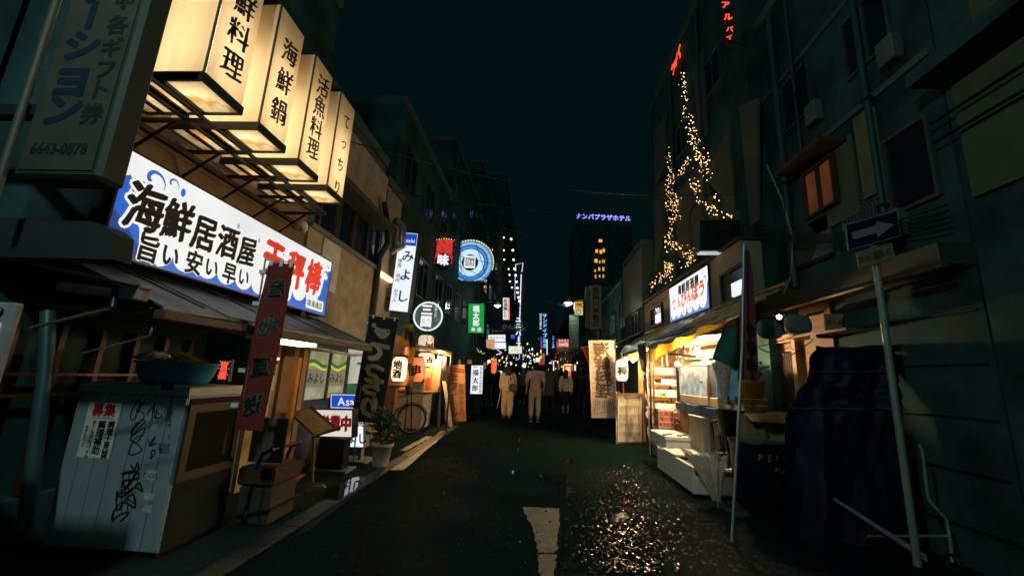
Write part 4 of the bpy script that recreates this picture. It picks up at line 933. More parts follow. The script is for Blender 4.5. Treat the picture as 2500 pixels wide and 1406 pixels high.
WLAN = LPAP('white_lantern_paper', S(255, 222, 176), 1.7); OLAN = LPAP('orange_lantern_paper', S(236, 92, 34), 1.3)
lantern('white paper lantern with two black characters for local sake', PY(975, 901, 8.5), .155, .50, WLAN, '地酒')
lantern('orange paper lantern half hidden behind the checked flag pole', PY(1018, 902, 9.0), .17, .52, OLAN, '串', dx=.03)
lantern('pale lantern above the skewer bar canopy', PY(1040, 838, 10.2), .19, .40, LPAP('cream_lantern_paper', S(248, 214, 176), .85), ('三', '国'), tx=.42, dx=.12, detail=True)
lantern('pale lantern partly covered below the skewer bar canopy', PY(1040, 878, 10.1), .20, .34, LPAP('bright_lantern_paper', S(255, 220, 180), 1.15), '占', tx=.35, dx=.13)
t = T('skewer_bar_canopy', 'thin metal canopy between the two pale lanterns', 'canopy', PY(1055, 860, 9.8))
a, b_, c_, d_ = PY(1008, 842, 9.4), PY(1104, 862, 9.4), PY(1100, 870, 10.6), PY(1016, 856, 10.6)
MB().hexa([a, b_, c_, d_] + [q + Vector((0, 0, .035)) for q in (a, b_, c_, d_)]).build('roof_sheet', pm('tan_canopy', (.40, .28, .18), .5, .3), t)
MB().sheet(lambda u, v: b_.lerp(c_, u) + Vector((.0, 0, -.02 - .22 * v)) + Vector((.01 * math.sin(u * 30), 0, 0)) + (a - b_) * .22 * (1 - v) * 0, 14, 4).build('side_curtain', pm('clear_curtain', (.12, .10, .08), .3, spec=.7), t)
for q in (a, b_): MB().tube([q, Vector((q.x, q.y, .02))], .022, 6).build('post', DWOOD, t)
# bar front
t = T('skewer_bar_counter', 'open bar front with wooden wall, tall pale cabinet and counter', 'bar counter', (-2.9, 9.6, 0))
MB().box(-3.3, -2.62, 9.75, 10.6, .0, .80).build('counter_body', pm('white_counter_panel', (.45, .42, .36), .6), t)
MB().box(-3.32, -2.42, 9.70, 10.6, .80, .84, .008).build('counter_top', WOOD, t)
MB().box(-3.36, -3.30, 8.3, 10.8, .0, 2.1).build('back_wall', pm('orange_wood_wall', (.34, .16, .07), .6, bump=.2), t)
MB().box(-2.86, -2.46, 10.62, 11.0, .84, 1.62).build('tall_cabinet', pm('beige_cabinet', (.46, .34, .22), .6), t)
MB().box(-2.68, -2.672, 10.61, 10.62, .86, 1.60).build('door_gap', K, t)
MB().box(-2.80, -2.70, 10.60, 10.618, .9, 1.15).build('red_notice', pm('red_paper', (.5, .08, .05), .7), t)
for z in (1.5, 1.62): MB().box(-3.3, -2.9, 9.0, 10.6, z, z + .02).build('shelf', WOOD, t)
MB().box(-3.3, -2.85, 8.45, 8.6, 0, .95).build('front_panel', pm('brown_front', (.28, .13, .06), .6), t)
MB().box(-3.3, -2.75, 8.40, 8.75, .96, .99).build('ledge', WOOD, t)
t = T('yellow_flag', 'small yellow hanging flag above the local sake lantern', 'flag', PY(992, 830, 8.8))
b = MB(); fr = FR(PY(980, 838, 8.8), 0); s_ = 8.8 / F_PX
b.sheet(lambda u, v: fr.p((2 + 24 * u - 6 * (v < .4) * (1 - v)) * s_, 48 * v * s_, .015 * math.sin(u * 6 + v * 5)), 10, 12); b.build('cloth', pm('yellow_flag_cloth', (.45, .31, .03), .8, trans=.3), t)
txt(fr, '名物', 14 * s_, 22 * s_, .14, INK, t, n=.02, vert=True, bold=.02)
t = T('checked_flag', 'narrow black and orange cloth wound on a pole between the two lanterns', 'flag', PZ(1000, 1055))
ORG = pm('orange_cloth', (.5, .24, .04), .8, trans=.3); pts = [(1002, 812), (1008, 850), (1000, 890), (1006, 920), (996, 945), (1000, 965)]
P_ = [PY(x, y, 8.75) for x, y in pts]
for k in range(5):
    a, c = P_[k], P_[k + 1]; MB().sheet(lambda u, v: a.lerp(c, v) + Vector(((u - .5) * .13, .02 * math.sin(u * 5 + v * 3), .03 * math.sin(u * 3))), 5, 5).build('cloth', K if k % 2 == 0 else ORG, t)
MB().tube([PY(1006, 800, 8.8), PZ(1004, 1062)], .014, 6).build('pole', DK, t)
loop = PY(1081, 885, 10.8); t = T('neon_loop', 'small looped neon sign on the dark post right of the canopy', 'sign', loop)
fr = FR(loop, 0); NW = em('neon_white_violet', S(235, 225, 255), 2., 0)
MB().tube([fr.p(.06 * math.sin(k / 24 * 2 * PI) * (1 + .5 * math.cos(k / 24 * 2 * PI)), .14 * math.cos(k / 24 * 2 * PI), .03) for k in range(24)], .011, 6, closed=True).build('tube', NW, t)
MB().fbox(fr, -.10, .10, -.2, .2, -.03, .0).build('backing', K, t)
MB().fbox(fr, -.02, .02, -.16, .16, .004, .02).build('core', em('pink_core', S(255, 150, 150), 1.2), t)
MB().tube([PY(1076, 880, 10.9), PZ(1070, 1042)], .05, 8).build('dark_post', K, None, 'dark post under the small looped neon sign', None, 'post')

t = T('added_bar_lamp', 'added unseen warm lamp under the skewer bar canopy', 'lamp', (-2.45, 10.35, 1.66))  # unseen lamp, added to warm the walkers' backs and the bar
MB().ball((-2.45, 10.35, 1.66), .045, 12, 8).build('globe', em('added_bar_globe', S(255, 194, 122), 1300, 0), t)
MB().lathe((-2.45, 10.35, 1.69), [(.09, 0), (.04, .05), (.01, .06)], 14).build('shade', K, t)

# ------------------------------------------------------------------ bicycle
def bicycle(label, front, yaw, r=.31):
    a = math.radians(yaw); f = Vector((math.cos(a), math.sin(a), 0)); s = Vector((-f.y, f.x, 0)); fw = Vector((front.x, front.y, r)); rw = fw - f * 1.05
    t = T('bicycle', label, 'bicycle', Vector((front.x, front.y, 0)) - f * .5)
    for c in (rw, fw):
        o = MB().tube([c + f * (r - .02) * math.cos(k / 32 * 2 * PI) + Vector((0, 0, (r - .02) * math.sin(k / 32 * 2 * PI))) for k in range(32)], .02, 8, closed=True).build('wheel', K, t)
        MB().tube([c + f * (r - .045) * math.cos(k / 32 * 2 * PI) + Vector((0, 0, (r - .045) * math.sin(k / 32 * 2 * PI))) for k in range(32)], .009, 6, closed=True).build('rim', STEEL, o)
        b = MB()
        for k in range(14):
            an = k / 14 * 2 * PI; b.tube([c + s * .015 * (-1) ** k, c + (f * math.cos(an) + Vector((0, 0, math.sin(an)))) * (r - .045)], .0025, 4, cap=False)
        b.tube([c - s * .04, c + s * .04], .018, 8); b.build('spokes', STEEL, o, kind='stuff')
    BB = rw + f * .45 + Vector((0, 0, -.03)); ST = BB - f * .12 + Vector((0, 0, .45)); HT = fw - f * .17 + Vector((0, 0, .52)); HB = fw - f * .10 + Vector((0, 0, .34))
    fm = pm('dull_bike_frame', (.16, .15, .14), .35, .6)
    b = MB()
    for p0, p1, q in ((BB, ST, .016), (BB, HB, .018), (ST - Vector((0, 0, .1)), HT - Vector((0, 0, .05)), .014), (HT, HB, .018), (BB, rw + s * .05, .01), (BB, rw - s * .05, .01), (ST - Vector((0, 0, .05)), rw + s * .05, .009), (ST - Vector((0, 0, .05)), rw - s * .05, .009), (HB, fw + s * .05, .011), (HB, fw - s * .05, .011)): b.tube([p0, p1], q, 7)
    b.build('frame', fm, t)
    MB().tube([HT, HT + Vector((0, 0, .12)), HT + f * .05 + s * .1 + Vector((0, 0, .16)), HT - f * .08 + s * .27 + Vector((0, 0, .14))], .011, 6).build('handlebar', STEEL, t)
    MB().tube([HT + Vector((0, 0, .12)), HT + f * .05 - s * .1 + Vector((0, 0, .16)), HT - f * .08 - s * .27 + Vector((0, 0, .14))], .011, 6).build('handlebar', STEEL, t)
    MB().ball(ST + Vector((0, 0, .1)) - f * .03, (.13, .09, .045), 12, 8).build('saddle', K, t); MB().tube([ST, ST + Vector((0, 0, .09))], .013, 6).build('seat_post', STEEL, t)
    MB().tube([rw + f * (r + .02) * math.cos(k / 14 * PI * .8 + .2) + Vector((0, 0, (r + .02) * math.sin(k / 14 * PI * .8 + .2))) for k in range(15)], .018, 6).build('mudguard', fm, t); MB().tube([fw + f * (r + .02) * math.cos(k / 14 * PI * .7 + .3) + Vector((0, 0, (r + .02) * math.sin(k / 14 * PI * .7 + .3))) for k in range(15)], .018, 6).build('mudguard', fm, t)
    bc = HT + f * .20 + Vector((0, 0, .03)); b = MB(); e1, e2 = f, s
    for k in range(7):
        z = k * .033; g = 1 + .10 * k / 6; q = [bc + e1 * x * .13 * g + e2 * y * .17 * g + Vector((0, 0, z)) for x, y in ((-1, -1), (1, -1), (1, 1), (-1, 1))]; b.tube(q, .005, 4, closed=True)
    for k in range(8):
        u = -1 + 2 * k / 7
        for q in ((lambda g: e1 * u * .13 * g - e2 * .17 * g), (lambda g: e1 * u * .13 * g + e2 * .17 * g), (lambda g: e1 * .13 * g + e2 * u * .17 * g), (lambda g: -e1 * .13 * g + e2 * u * .17 * g)): b.tube([bc + q(1), bc + q(1.1) + Vector((0, 0, .2))], .004, 4)
    b.build('basket', pm('grey_wire', (.35, .36, .35), .4, .5), t)
    MB().tube([BB - s * .06, BB + s * .06], .03, 10).build('crank', STEEL, t)
    MB().tube([rw + s * .06, rw + s * .16 - Vector((0, 0, r)) + f * .05], .008, 5).build('stand', STEEL, t)
    MB().tube([fw + f * .16 + s * .05 + Vector((0, 0, .22)), fw + f * .25 + s * .05 - Vector((0, 0, .1))], .012, 6).build('fork_stay', STEEL, t)
fc_ = PZ(998, 1062)
bicycle('city bicycle with a wire front basket parked before the skewer bar', fc_ + Vector((0, .1, 0)), 12)

# ------------------------------------------------------------------ beer banner, boards, lit stand
BRN = pm('orange_beer_cloth', (.46, .22, .10), .8, trans=.2); BRD = pm('brown_print', (.20, .07, .03), .7, var=.1); LT = pm('light_orange_print', (.62, .36, .20), .7, var=.1)
fr, w_, h_ = QF(PY(1086, 1030, 11.6), PY(1138, 1028, 11.6), PY(1084, 892, 11.6))
t = T('beer_board', 'tall orange draught beer board with brown characters and a price', 'sign board', fr.p(w_ / 2, 0, 0))
MB().fbox(fr, 0, w_, 0, h_, -.04, 0).build('board', BRN, t)
MB().fbox(fr, .0, w_, h_ * .66, h_, .0, .003).build('upper_print', LT, t)
f_ = FR(fr.p(w_ * .66, h_ * .90, 0), 0, -5); MB().fbox(f_, -.19, .19, -.055, .055, .004, .006).build('red_label', RED, t); txt(f_, '何杯でもOK', 0, 0, .065, LT, t, n=.008, bold=.02, sx=.9)
for ch, v in zip('生ビール', (.75, .55, .37, .17)):
    txt(fr, ch, w_ * .40, h_ * v, .32, LT, t, n=.0045, bold=.085, vert=True); txt(fr, ch, w_ * .40, h_ * v, .32, BRD, t, n=.0075, bold=.045, vert=True)
txt(fr, '本日', w_ * .80, h_ * .58, .13, BRD, t, n=.005, vert=True, bold=.02)
b = MB(); b.fbox(fr, w_ * .66, w_ * .95, h_ * .08, h_ * .45, .003, .004); b.build('price_panel', LT, t); MB().fbox(fr, w_ * .68, w_ * .93, h_ * .09, h_ * .44, .0045, .0055).build('price_field', BRN, t)
txt(fr, '190円', w_ * .80, h_ * .265, .145, BRD, t, n=.007, vert=True, bold=.01)
for u in (.08, w_ - .08): q = fr.p(u, 0, -.02); MB().box(q.x - .02, q.x + .02, q.y - .08, q.y + .08, 0, q.z + .02).build('leg', K, t)
t = T('easel_board', 'dark leaning easel board with a pale edge in front of the beer board', 'board', PZ(1090, 1050))
a, b_ = PY(1080, 930, 10.6), PY(1096, 1042, 10.3)
MB().hexa([a, a + Vector((.09, 0, 0)), b_ + Vector((.09, 0, 0)), b_, a + Vector((0, .03, 0)), a + Vector((.09, .03, 0)), b_ + Vector((.09, .03, 0)), b_ + Vector((0, .03, 0))]).build('edge_panel', pm('pale_grey_edge', (.4, .38, .33), .7), t)
MB().hexa([a + Vector((-.02, .04, .0)), a + Vector((-.02, .7, 0)), b_ + Vector((-.02, .7, 0)), b_ + Vector((-.02, .04, 0)), a + Vector((.02, .04, .0)), a + Vector((.02, .7, 0)), b_ + Vector((.02, .7, 0)), b_ + Vector((.02, .04, 0))]).build('dark_board', K, t)
MB().tube([a + Vector((0.04, .3, 0)), Vector((a.x - .02, a.y + .5, 0))], .015, 5).build('rear_leg', DK, t)
fr, w_, h_ = QF(PY(1148, 961, 14), PY(1177, 961, 14), PY(1151, 892, 14))
t = lightbox('lit_stand_sign', 'narrow lit white stand sign with three thin brush characters', 'sign', fr, w_, h_, .2, COOLF, e=.02)
for ch, v in zip('福太郎', (.75, .47, .20)): txt(fr, ch, w_ * .38, h_ * v, .21, INK, t, n=.004, bold=.0, nib=.05)
txt(fr, 'ねぎ焼お好み焼鉄板焼', w_ * .83, h_ * .5, .088, INK, t, n=.004, vert=True, bold=.01); txt(fr, '創業者', w_ * .35, h_ * .95, .05, INK, t, n=.004)
p = fr.p(w_ / 2, 0, -.1); MB().box(p.x - .16, p.x + .16, p.y - .1, p.y + .1, 0, p.z).build('base', K, t)
fr, w_, h_ = QF(PY(1143, 812, 15.5), PY(1181, 813, 15.5), PY(1144, 741, 15.5))
GRN = em('green_sign_face', S(22, 150, 68), 1.0, .3, 2.2)
t = lightbox('green_sign', 'bright green lit sign with four white characters hanging over the alley', 'sign', fr, w_, h_, .3, GRN, e=.02)
txt(fr, '福太郎', w_ * .5, h_ * .58, .27, HALO, t, n=.004, vert=True, gap=1.0, bold=.04); txt(fr, '本店', w_ * .52, h_ * .12, .17, HALO, t, n=.004, bold=.03, gap=1.4)
MB().tube([fr.p(0, h_ * .9, -.15), fr.p(-1.2, h_ * .9, -.15)], .03, 6).build('bracket', K, t)

# ------------------------------------------------------------------ far signs and neon
def farbox(name, label, x0, y0, x1, y1, Y, face, d=.25, cat='sign', rim=K, e=.02, yaw=0, group=None):
    fr, w_, h_ = QF(PY(x0, y1, Y), PY(x1, y1, Y), PY(x0, y0, Y))
    return lightbox(name, label, cat, fr, w_, h_, d, face, rim=rim, e=e, group=group), fr, w_, h_
def neon(nm, c, st=1.6): return em(nm, c, st, 0, sampled=False)
def arcs(fr, cx, cy, r, rects, mb, tube_r, n=64):
    run = []
    for k in range(n + 1):
        a = k / n * 2 * PI; u, v = cx + r * math.cos(a), cy + r * math.sin(a)
        if rects(u, v, a): run.append(fr.p(u, v, .06))
        else:
            if len(run) > 1: mb.tube(run, tube_r, 5)
            run = []
    if len(run) > 1: mb.tube(run, tube_r, 5)
YN = neon('yellow_neon', S(250, 240, 120), 1.4)
for (label, px, py, Y, prim, cols, xl, xr, yb, ch, rout) in (('red neon disc sign, lower half dark, with one white character', 1083, 640, 12.3, 'red', [neon('red_neon', S(240, 62, 58), 1.0)], 1061, 1106, 648, '味', 62),
        ('round blue neon disc sign with a boxed white character and yellow dashes', 1148, 642, 16.5, 'blue', [neon('blue_neon', S(90, 170, 240), 1.1), neon('pale_blue_neon', S(190, 222, 255), 1.1), neon('deep_blue_neon', S(30, 100, 190), 1.0)], 1120, 1212, 690, '国', 60)):
    s_ = Y / F_PX * 1.0; c = PY(px, py, Y); fr = FR(c, 0)
    t = T('neon_disc', label, 'neon sign', c, 'neon discs over the left side')
    ul, ur, vb = (xl - px) * s_, (xr - px) * s_, -(yb - py) * s_
    back = [(max(ul, min(ur, rout * s_ * math.cos(k / 48 * 2 * PI))), max(vb, rout * s_ * math.sin(k / 48 * 2 * PI) * (1 if prim == 'red' else .94))) for k in range(48)]
    MB().prism(fr, back, -.1, 0).build('backing', K, t)
    inside = lambda u, v, a: ul < u < ur and v > vb and not (prim == 'blue' and v < -.1 * s_ * 10 and abs(a - 5.9) < .18 and False)
    for k in range(15):
        rr_ = (22 + k * (rout - 25) / 14.) * s_; b = MB()
        arcs(fr, 0, 0, rr_, inside, b, s_ * (.95 if prim == 'red' else (1.25 if k < 6 else .8)))
        if b.v: b.build('neon_ring', cols[0] if prim == 'red' else (cols[1] if k < 6 or k in (11, 12) else (cols[0] if k % 3 else cols[2])), t)
    b = MB()
    for k in range(2, 17 if prim == 'red' else 27):
        a = math.radians(-30 + k * 7 if prim == 'blue' else 68 + k * 3); a1 = a + math.radians(4.5 if prim == 'blue' else 1.6)
        if prim == 'red' and (k % 2): continue
        rr_ = rout * s_ * 1.0
        if ul - .05 < rr_ * math.cos(a) < ur + .05: b.tube([fr.p(rr_ * math.cos(a), rr_ * math.sin(a), .05), fr.p(rr_ * math.cos(a1), rr_ * math.sin(a1), .05)], s_ * 1.2, 5)
    b.build('yellow_dashes', YN, t, kind='stuff')
    MB().lathe(fr.p(0, 0, .0), [(0, .09), (21 * s_, .09), (21 * s_, 0)], 28, axis=fr.n).build('hub', K, t)
    if prim == 'blue':
        MB().fbox(fr, -15 * s_, 14 * s_, -15 * s_, 17 * s_, .09, .11).build('white_square', HALO, t); txt(fr, '國', 0, 1 * s_, 25 * s_, INK, t, n=.115, bold=.0)
        for k in range(2): MB().tube([fr.p((-30 + 38 * k) * s_, 62 * s_, .12), fr.p((-20 + 62 * k) * s_, -30 * s_, .12)], s_ * .8, 5).build('stay_wire', K, t)
    else: txt(fr, '味', 0, 4 * s_, 30 * s_, HALO, t, n=.1, bold=.06)
    MB().tube([fr.p(0, 0, -.1), fr.p(-2.5, .2, -.1)], .05, 6).build('bracket', K, t)
# tall neon outline with katakana, string of star lights
WN = neon('white_blue_neon', S(205, 222, 255), 1.5); BN = neon('neon_blue', S(120, 170, 255), 1.5)
Y = 40; s_ = Y / F_PX
t = T('neon_column', 'tall white neon outline column with vertical katakana at the far left side', 'neon sign', PY(1266, 880, Y))
MB().tube([PY(1259, 662, Y), PY(1259, 646, Y), PY(1277, 642, Y), PY(1274, 664, Y)], s_ * .9, 6).build('tube_top', WN, t)
MB().tube([PY(1258, 672, Y), PY(1257, 732, Y)], s_ * .9, 6).build('tube_left', BN, t); MB().tube([PY(1272.5, 670, Y), PY(1269, 776, Y)], s_ * 1.1, 6).build('tube_right', WN, t)
MB().tube([PY(1269, 815, Y), PY(1268, 845, Y)], s_ * 1.1, 6).build('tube_lower', BN, t); MB().tube([PY(1268, 865, Y), PY(1268, 874, Y), PY(1265, 877, Y), PY(1259, 878, Y)], s_ * 1.0, 6).build('tube_hook', BN, t)
q = PY(1266, 880, Y + .3); MB().box(q.x - .4, q.x + .4, q.y, q.y + .5, .2, PY(1266, 645, Y).z).build('backing', pm('maroon_backing', (.06, .015, .01), .7), t)
for ch, y in (('ユ', 781), ('ニ', 795), ('バ', 812), ('ー', 828), ('ス', 842)):
    q = PY(1266, y, Y); txt(FR(q, 0), ch, 0, 0, 14 * s_, WN, t, n=.15, bold=.05, vert=True)
t = T('star_light_string', 'two converging strands of star bright bulbs hanging before the neon column', 'light string', PY(1250, 740, 36))
SB = em('star_bulb', S(255, 205, 140), 7, 0, sampled=False)
for i, (x, y) in enumerate([(1248, 584), (1252, 611), (1254, 634), (1256, 656), (1259, 672), (1261, 688), (1263, 703), (1264, 714), (1266, 726), (1268, 735), (1230, 580), (1230, 611), (1231, 634), (1242, 657), (1244, 671), (1245, 687), (1250, 702)]):
    MB().ball(PY(x, y, 36), 36 / F_PX * (2.6 if i < 10 else 1.7), 8, 5).build('bulb', SB, t)
MB().tube([PY(x, y, 36.05) for x, y in ((1230, 570), (1236, 640), (1246, 690), (1256, 745))], .02, 4).build('wire', K, t); MB().tube([PY(x, y, 36.05) for x, y in ((1246, 575), (1256, 650), (1264, 710), (1270, 750))], .02, 4).build('wire', K, t)
t, fr, w_, h_ = farbox('vertical_lit_sign', 'narrow lit vertical sign with an orange edge beside the left street lamp', 1228, 727, 1240, 780, 26, WHITEF); txt(fr, '居酒屋とり', w_ * .5, h_ * .5, h_ * .18, INK, t, n=.01, vert=True, bold=.03)
MB().fbox(fr, w_ + .02, w_ + .09, 0, h_, -.2, .01).build('orange_edge', em('orange_edge_glow', S(255, 150, 90), 1.2, 0), t)
t = T('kana_sign', 'unlit grey letter sign reading kanban across the left side', 'sign', PY(1250, 800, 19))
q = PY(1254, 798, 19); txt(FR(q, 0), 'かんばん', 0, 0, 14.5 * 19 / F_PX, pm('dull_grey_letter', (.4, .42, .42), .6), t, n=.03, bold=.04)
MB().tube([PY(1200, 808, 19.05), PY(1284, 808, 19.05)], .02, 5).build('rail', K, t)
t, fr, w_, h_ = farbox('white_sign_board', 'upper white lit sign board with faint katakana', 1192, 817, 1234, 834, 21, WHITEF); txt(fr, 'ユニバース', w_ * .5, h_ * .6, h_ * .42, INK, t, n=.01, bold=.01)
t, fr, w_, h_ = farbox('blank_sign_board', 'lower blank white lit board under the katakana board', 1206, 836, 1235, 851, 20.8, COOLF)
t, fr, w_, h_ = farbox('rounded_lit_sign', 'rounded pale green lit sign with pink stripes near the alley centre', 1242, 845, 1274, 863, 23, em('pale_green_face', S(222, 238, 215), 1.0), rim=GREY)
for k in range(5): MB().fbox(fr, w_ * (.45 + .1 * k), w_ * (.49 + .1 * k), h_ * .15, h_ * .75, .002, .006).build('pink_stripe', em('pink_stripe', S(240, 190, 180), .9, 0), t)
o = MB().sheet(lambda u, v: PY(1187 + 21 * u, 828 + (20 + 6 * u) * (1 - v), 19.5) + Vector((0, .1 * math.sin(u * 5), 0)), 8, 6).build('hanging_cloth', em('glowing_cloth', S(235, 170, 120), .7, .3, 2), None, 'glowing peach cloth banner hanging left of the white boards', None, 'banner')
t = T('chevron_neon', 'white triangular neon outline below the blank white board', 'neon sign', PY(1215, 860, 22)); MB().tube([PY(1212, 852, 22), PY(1225, 861, 22), PY(1211, 866, 22)], .022, 5).build('tube', WN, t)
t = T('zigzag_neon', 'thin green zigzag neon tubes on the left eaves', 'neon sign', PY(1165, 850, 17))
GN = neon('green_yellow_neon', S(190, 215, 110), .9)
for k in range(4): MB().tube([PY(1148 + 8 * k, 843 + 4 * k, 17), PY(1154 + 8 * k, 852 + 4 * k, 17), PY(1160 + 8 * k, 849 + 4 * k, 17)], .014, 5).build('tube', GN if k > 1 else pm('unlit_neon', (.2, .25, .15), .4), t)
t, fr, w_, h_ = farbox('cross_sign', 'small blue glowing emblem left of the katakana neon', 1247, 817, 1257, 826, 30, em('blue_emblem', S(40, 90, 210), 1.0, .3, 8))
# centre right neon
Y = 34; s_ = Y / F_PX; t = T('blue_neon_column', 'vertical blue neon lettering with a white column beside it at the alley centre', 'neon sign', PY(1328, 850, Y))
q = PY(1333, 850, Y + .25); MB().box(q.x - .6, q.x + .5, q.y, q.y + .3, .5, PY(1333, 764, Y).z).build('backing', K, t)
for k, ch in enumerate('サンドイブヨガ'): txt(FR(PY(1330, 771 + k * 12.2, Y), 0), ch, 0, 0, 11.5 * s_, neon('sky_neon', S(120, 200, 255), 1.2), t, n=.12, bold=.035)
for k, ch in enumerate('ビジネスホテル'): txt(FR(PY(1320, 768 + k * 5.6, Y), 0), ch, 0, 0, 6 * s_, WN, t, n=.12, bold=.03)
MB().tube([PY(1321, 822, Y), PY(1321, 850, Y)], .03, 5).build('violet_tube', neon('violet_neon', S(170, 90, 220), 1.), t); MB().tube([PY(1335.5, 828, Y), PY(1335.5, 866, Y)], .035, 5).build('white_tube', WN, t)
t = T('small_blue_neon', 'small blue neon script right of the neon lettering column', 'neon sign', PY(1351, 840, 38))
for k, ch in enumerate('スナック夢'): txt(FR(PY(1350.5, 823 + k * 6, 38), 0), ch, 0, 0, 6.2 * 38 / F_PX, BN, t, n=.1, bold=.01)
q = PY(1351, 856, 38.2); MB().box(q.x - .2, q.x + .25, q.y, q.y + .2, .5, PY(1351, 740, 38).z).build('backing', pm('navy_backing', (.01, .03, .07), .5), t)
Y = 90; t = T('hotel_name_sign', 'violet blue neon hotel name high in the dark sky', 'neon sign', PY(1472, 545, Y)); HN = neon('hotel_neon', S(150, 140, 255), 1.6); u0, u1 = PY(1413, 528, Y), PY(1533, 534, Y)
for k, ch in enumerate('ナンバプラザホテル'):
    p = u0.lerp(u1, k / 8); txt(FR(p, 0, math.degrees(math.atan2(u1.z - u0.z, u1.x - u0.x))), ch, 0, 0, 15 * Y / F_PX, HN, t, n=.1, bold=.055, shear=0)
t.location.z += 0
MB().box(u0.x - 1, u1.x + 1, Y + .4, Y + 14, 0, u1.z - 1.2).build('building', DWALL, t)
t, fr, w_, h_ = farbox('offal_grill_sign', 'red and white lit sign of an offal grill with a price of 290', 1359, 827, 1392, 848, 25, em('red_orange_face', S(232, 62, 42), .95, .25, 3)); txt(fr, 'ホルモン', w_ * .52, h_ * .78, h_ * .34, HALO, t, n=.01, bold=.03, sx=.9); txt(fr, '290円', w_ * .5, h_ * .32, h_ * .42, HALO, t, n=.01, bold=.03)
MB().fbox(fr, 0, w_, h_ * .6, h_, .002, .006).build('dark_band', em('dark_red_band', S(130, 20, 24), .7), t)
t, fr, w_, h_ = farbox('rice_shop_sign', 'tall dim white sign of a rice shop with six black characters', 1441, 697, 1468, 803, 16.5, pm('dim_sign_face', (.17, .20, .16), .6, var=.3), rim=GRW); txt(fr, '植田川米穀店', w_ * .5, h_ * .5, h_ * .155, INK, t, n=.01, vert=True, bold=.03)
t, fr, w_, h_ = farbox('side_panel_sign', 'narrow pale panel sign left of the rice shop sign', 1431, 700, 1438, 800, 16.8, pm('dim_olive_panel', (.12, .14, .09), .6), rim=GRW)
t, fr, w_, h_ = farbox('yellow_sign', 'small orange and pale yellow lit sign beside the right street lamp', 1404, 736, 1423, 769, 17, em('pale_yellow_face', S(214, 216, 150), .8, .25, 4)); MB().fbox(fr, 0, w_, h_ * .48, h_, .002, .006).build('orange_print', em('orange_print', S(226, 160, 48), .9, .2), t); txt(fr, 'ME', w_ * .55, h_ * .76, h_ * .3, INK, t, n=.01, bold=.04); MB().tube([fr.p(w_ * .45 + .09 * math.cos(k / 16 * 2 * PI), h_ * .22 + .09 * math.sin(k / 16 * 2 * PI), .01) for k in range(16)], .015, 5, closed=True).build('clock_print', pm('green_ink', (.05, .12, .06), .6), t)
t, fr, w_, h_ = farbox('directory_sign', 'dark unlit directory board left of the rice shop sign', 1391, 770, 1412, 850, 18, pm('dark_teal_board', (.04, .07, .07), .5), rim=GRW)
for k in range(7): MB().fbox(fr, w_ * .1, w_ * .9, h_ * (.06 + .11 * k), h_ * (.13 + .11 * k), .001, .006).build('board_line', pm('teal_line', (.07, .11, .11), .6), t)
MB().fbox(fr, w_ * .15, w_ * .85, h_ * .84, h_ * .97, .001, .006).build('emblem_panel', pm('teal_line', (.07, .11, .11), .6), t)
LW = em('warm_lamp_globe', S(255, 235, 190), 2.2, 0); LG = em('green_white_globe', S(238, 255, 222), 5, 0)
street_lamp('left lamp with a cool white globe above the green sign', PY(1154, 712, 22), Vector((-3.3, 22, 0)), 12, (1, .85, .6), LW, r=.17)
street_lamp('bigger lamp with a white globe right of the green sign', PY(1215, 745, 20), Vector((-3.2, 20.3, 0)), 40, (.9, 1, .8), LG, r=.2)
street_lamp('brightest lamp on a curved arm at the right of the alley', PY(1388, 739, 17.5), Vector((2.55, 17.6, 0)), 70, (.85, 1, .75), LG, r=.22)
# little lanterns, lit shop fronts and glimmer in the distance
GLO = em('warm_globe', S(255, 232, 195), 2.0, 0, sampled=False)
for i, (x, y, r, Y, lab) in enumerate([(1194, 882, 4, 26, 'round white lantern low on the left behind the walkers'), (1187, 876, 2.2, 30, 'left of two tiny lanterns above the low white one'), (1202, 877, 2.4, 30, 'right of two tiny lanterns above the low white one'),
        (1313, 878, 5.2, 24, 'large round lantern between the two men at the centre'), (1309, 889, 2.8, 26, 'small lantern just under the large round one'), (1291, 869, 1.4, 40, 'tiny lamp hanging left of the large round lantern'), (1305, 868, 1.4, 40, 'tiny lamp hanging just left of the blue neon'), (1372, 876, 2.6, 20, 'left one of a pair of lamps under the offal sign'), (1368, 877, 2.6, 20.4, 'right one of a pair of lamps under the offal sign'), (1237, 874, 1.6, 32, 'tiny lamp near the rounded green sign'), (1260, 891, 1.5, 34, 'tiny lamp above the dark walker heads'), (1351, 870, 1.2, 40, 'tiny lamp right of the neon column')]):
    lantern(lab, PY(x, y, Y), r * Y / F_PX, 2 * r * Y / F_PX, GLO, group='small far lanterns', detail=False)
lantern('long orange lantern hanging low on the left side', PY(1206, 893, 15.5), .10, .55, OLAN, detail=True)
lantern('red topped lantern behind the tall dark man', PY(1322, 884, 26), .20, .34, em('red_lantern_paper', S(190, 60, 45), .7), detail=True)
SHOPG = [em('warm_shop_glow', S(255, 200, 130), 1.2, .5, 6), em('white_shop_glow', S(225, 235, 235), 1.2, .3, 4), em('dim_gold_glow', S(150, 110, 55), .8, .6, 8), em('dim_orange_glow', S(170, 84, 40), .8, .5, 8)]
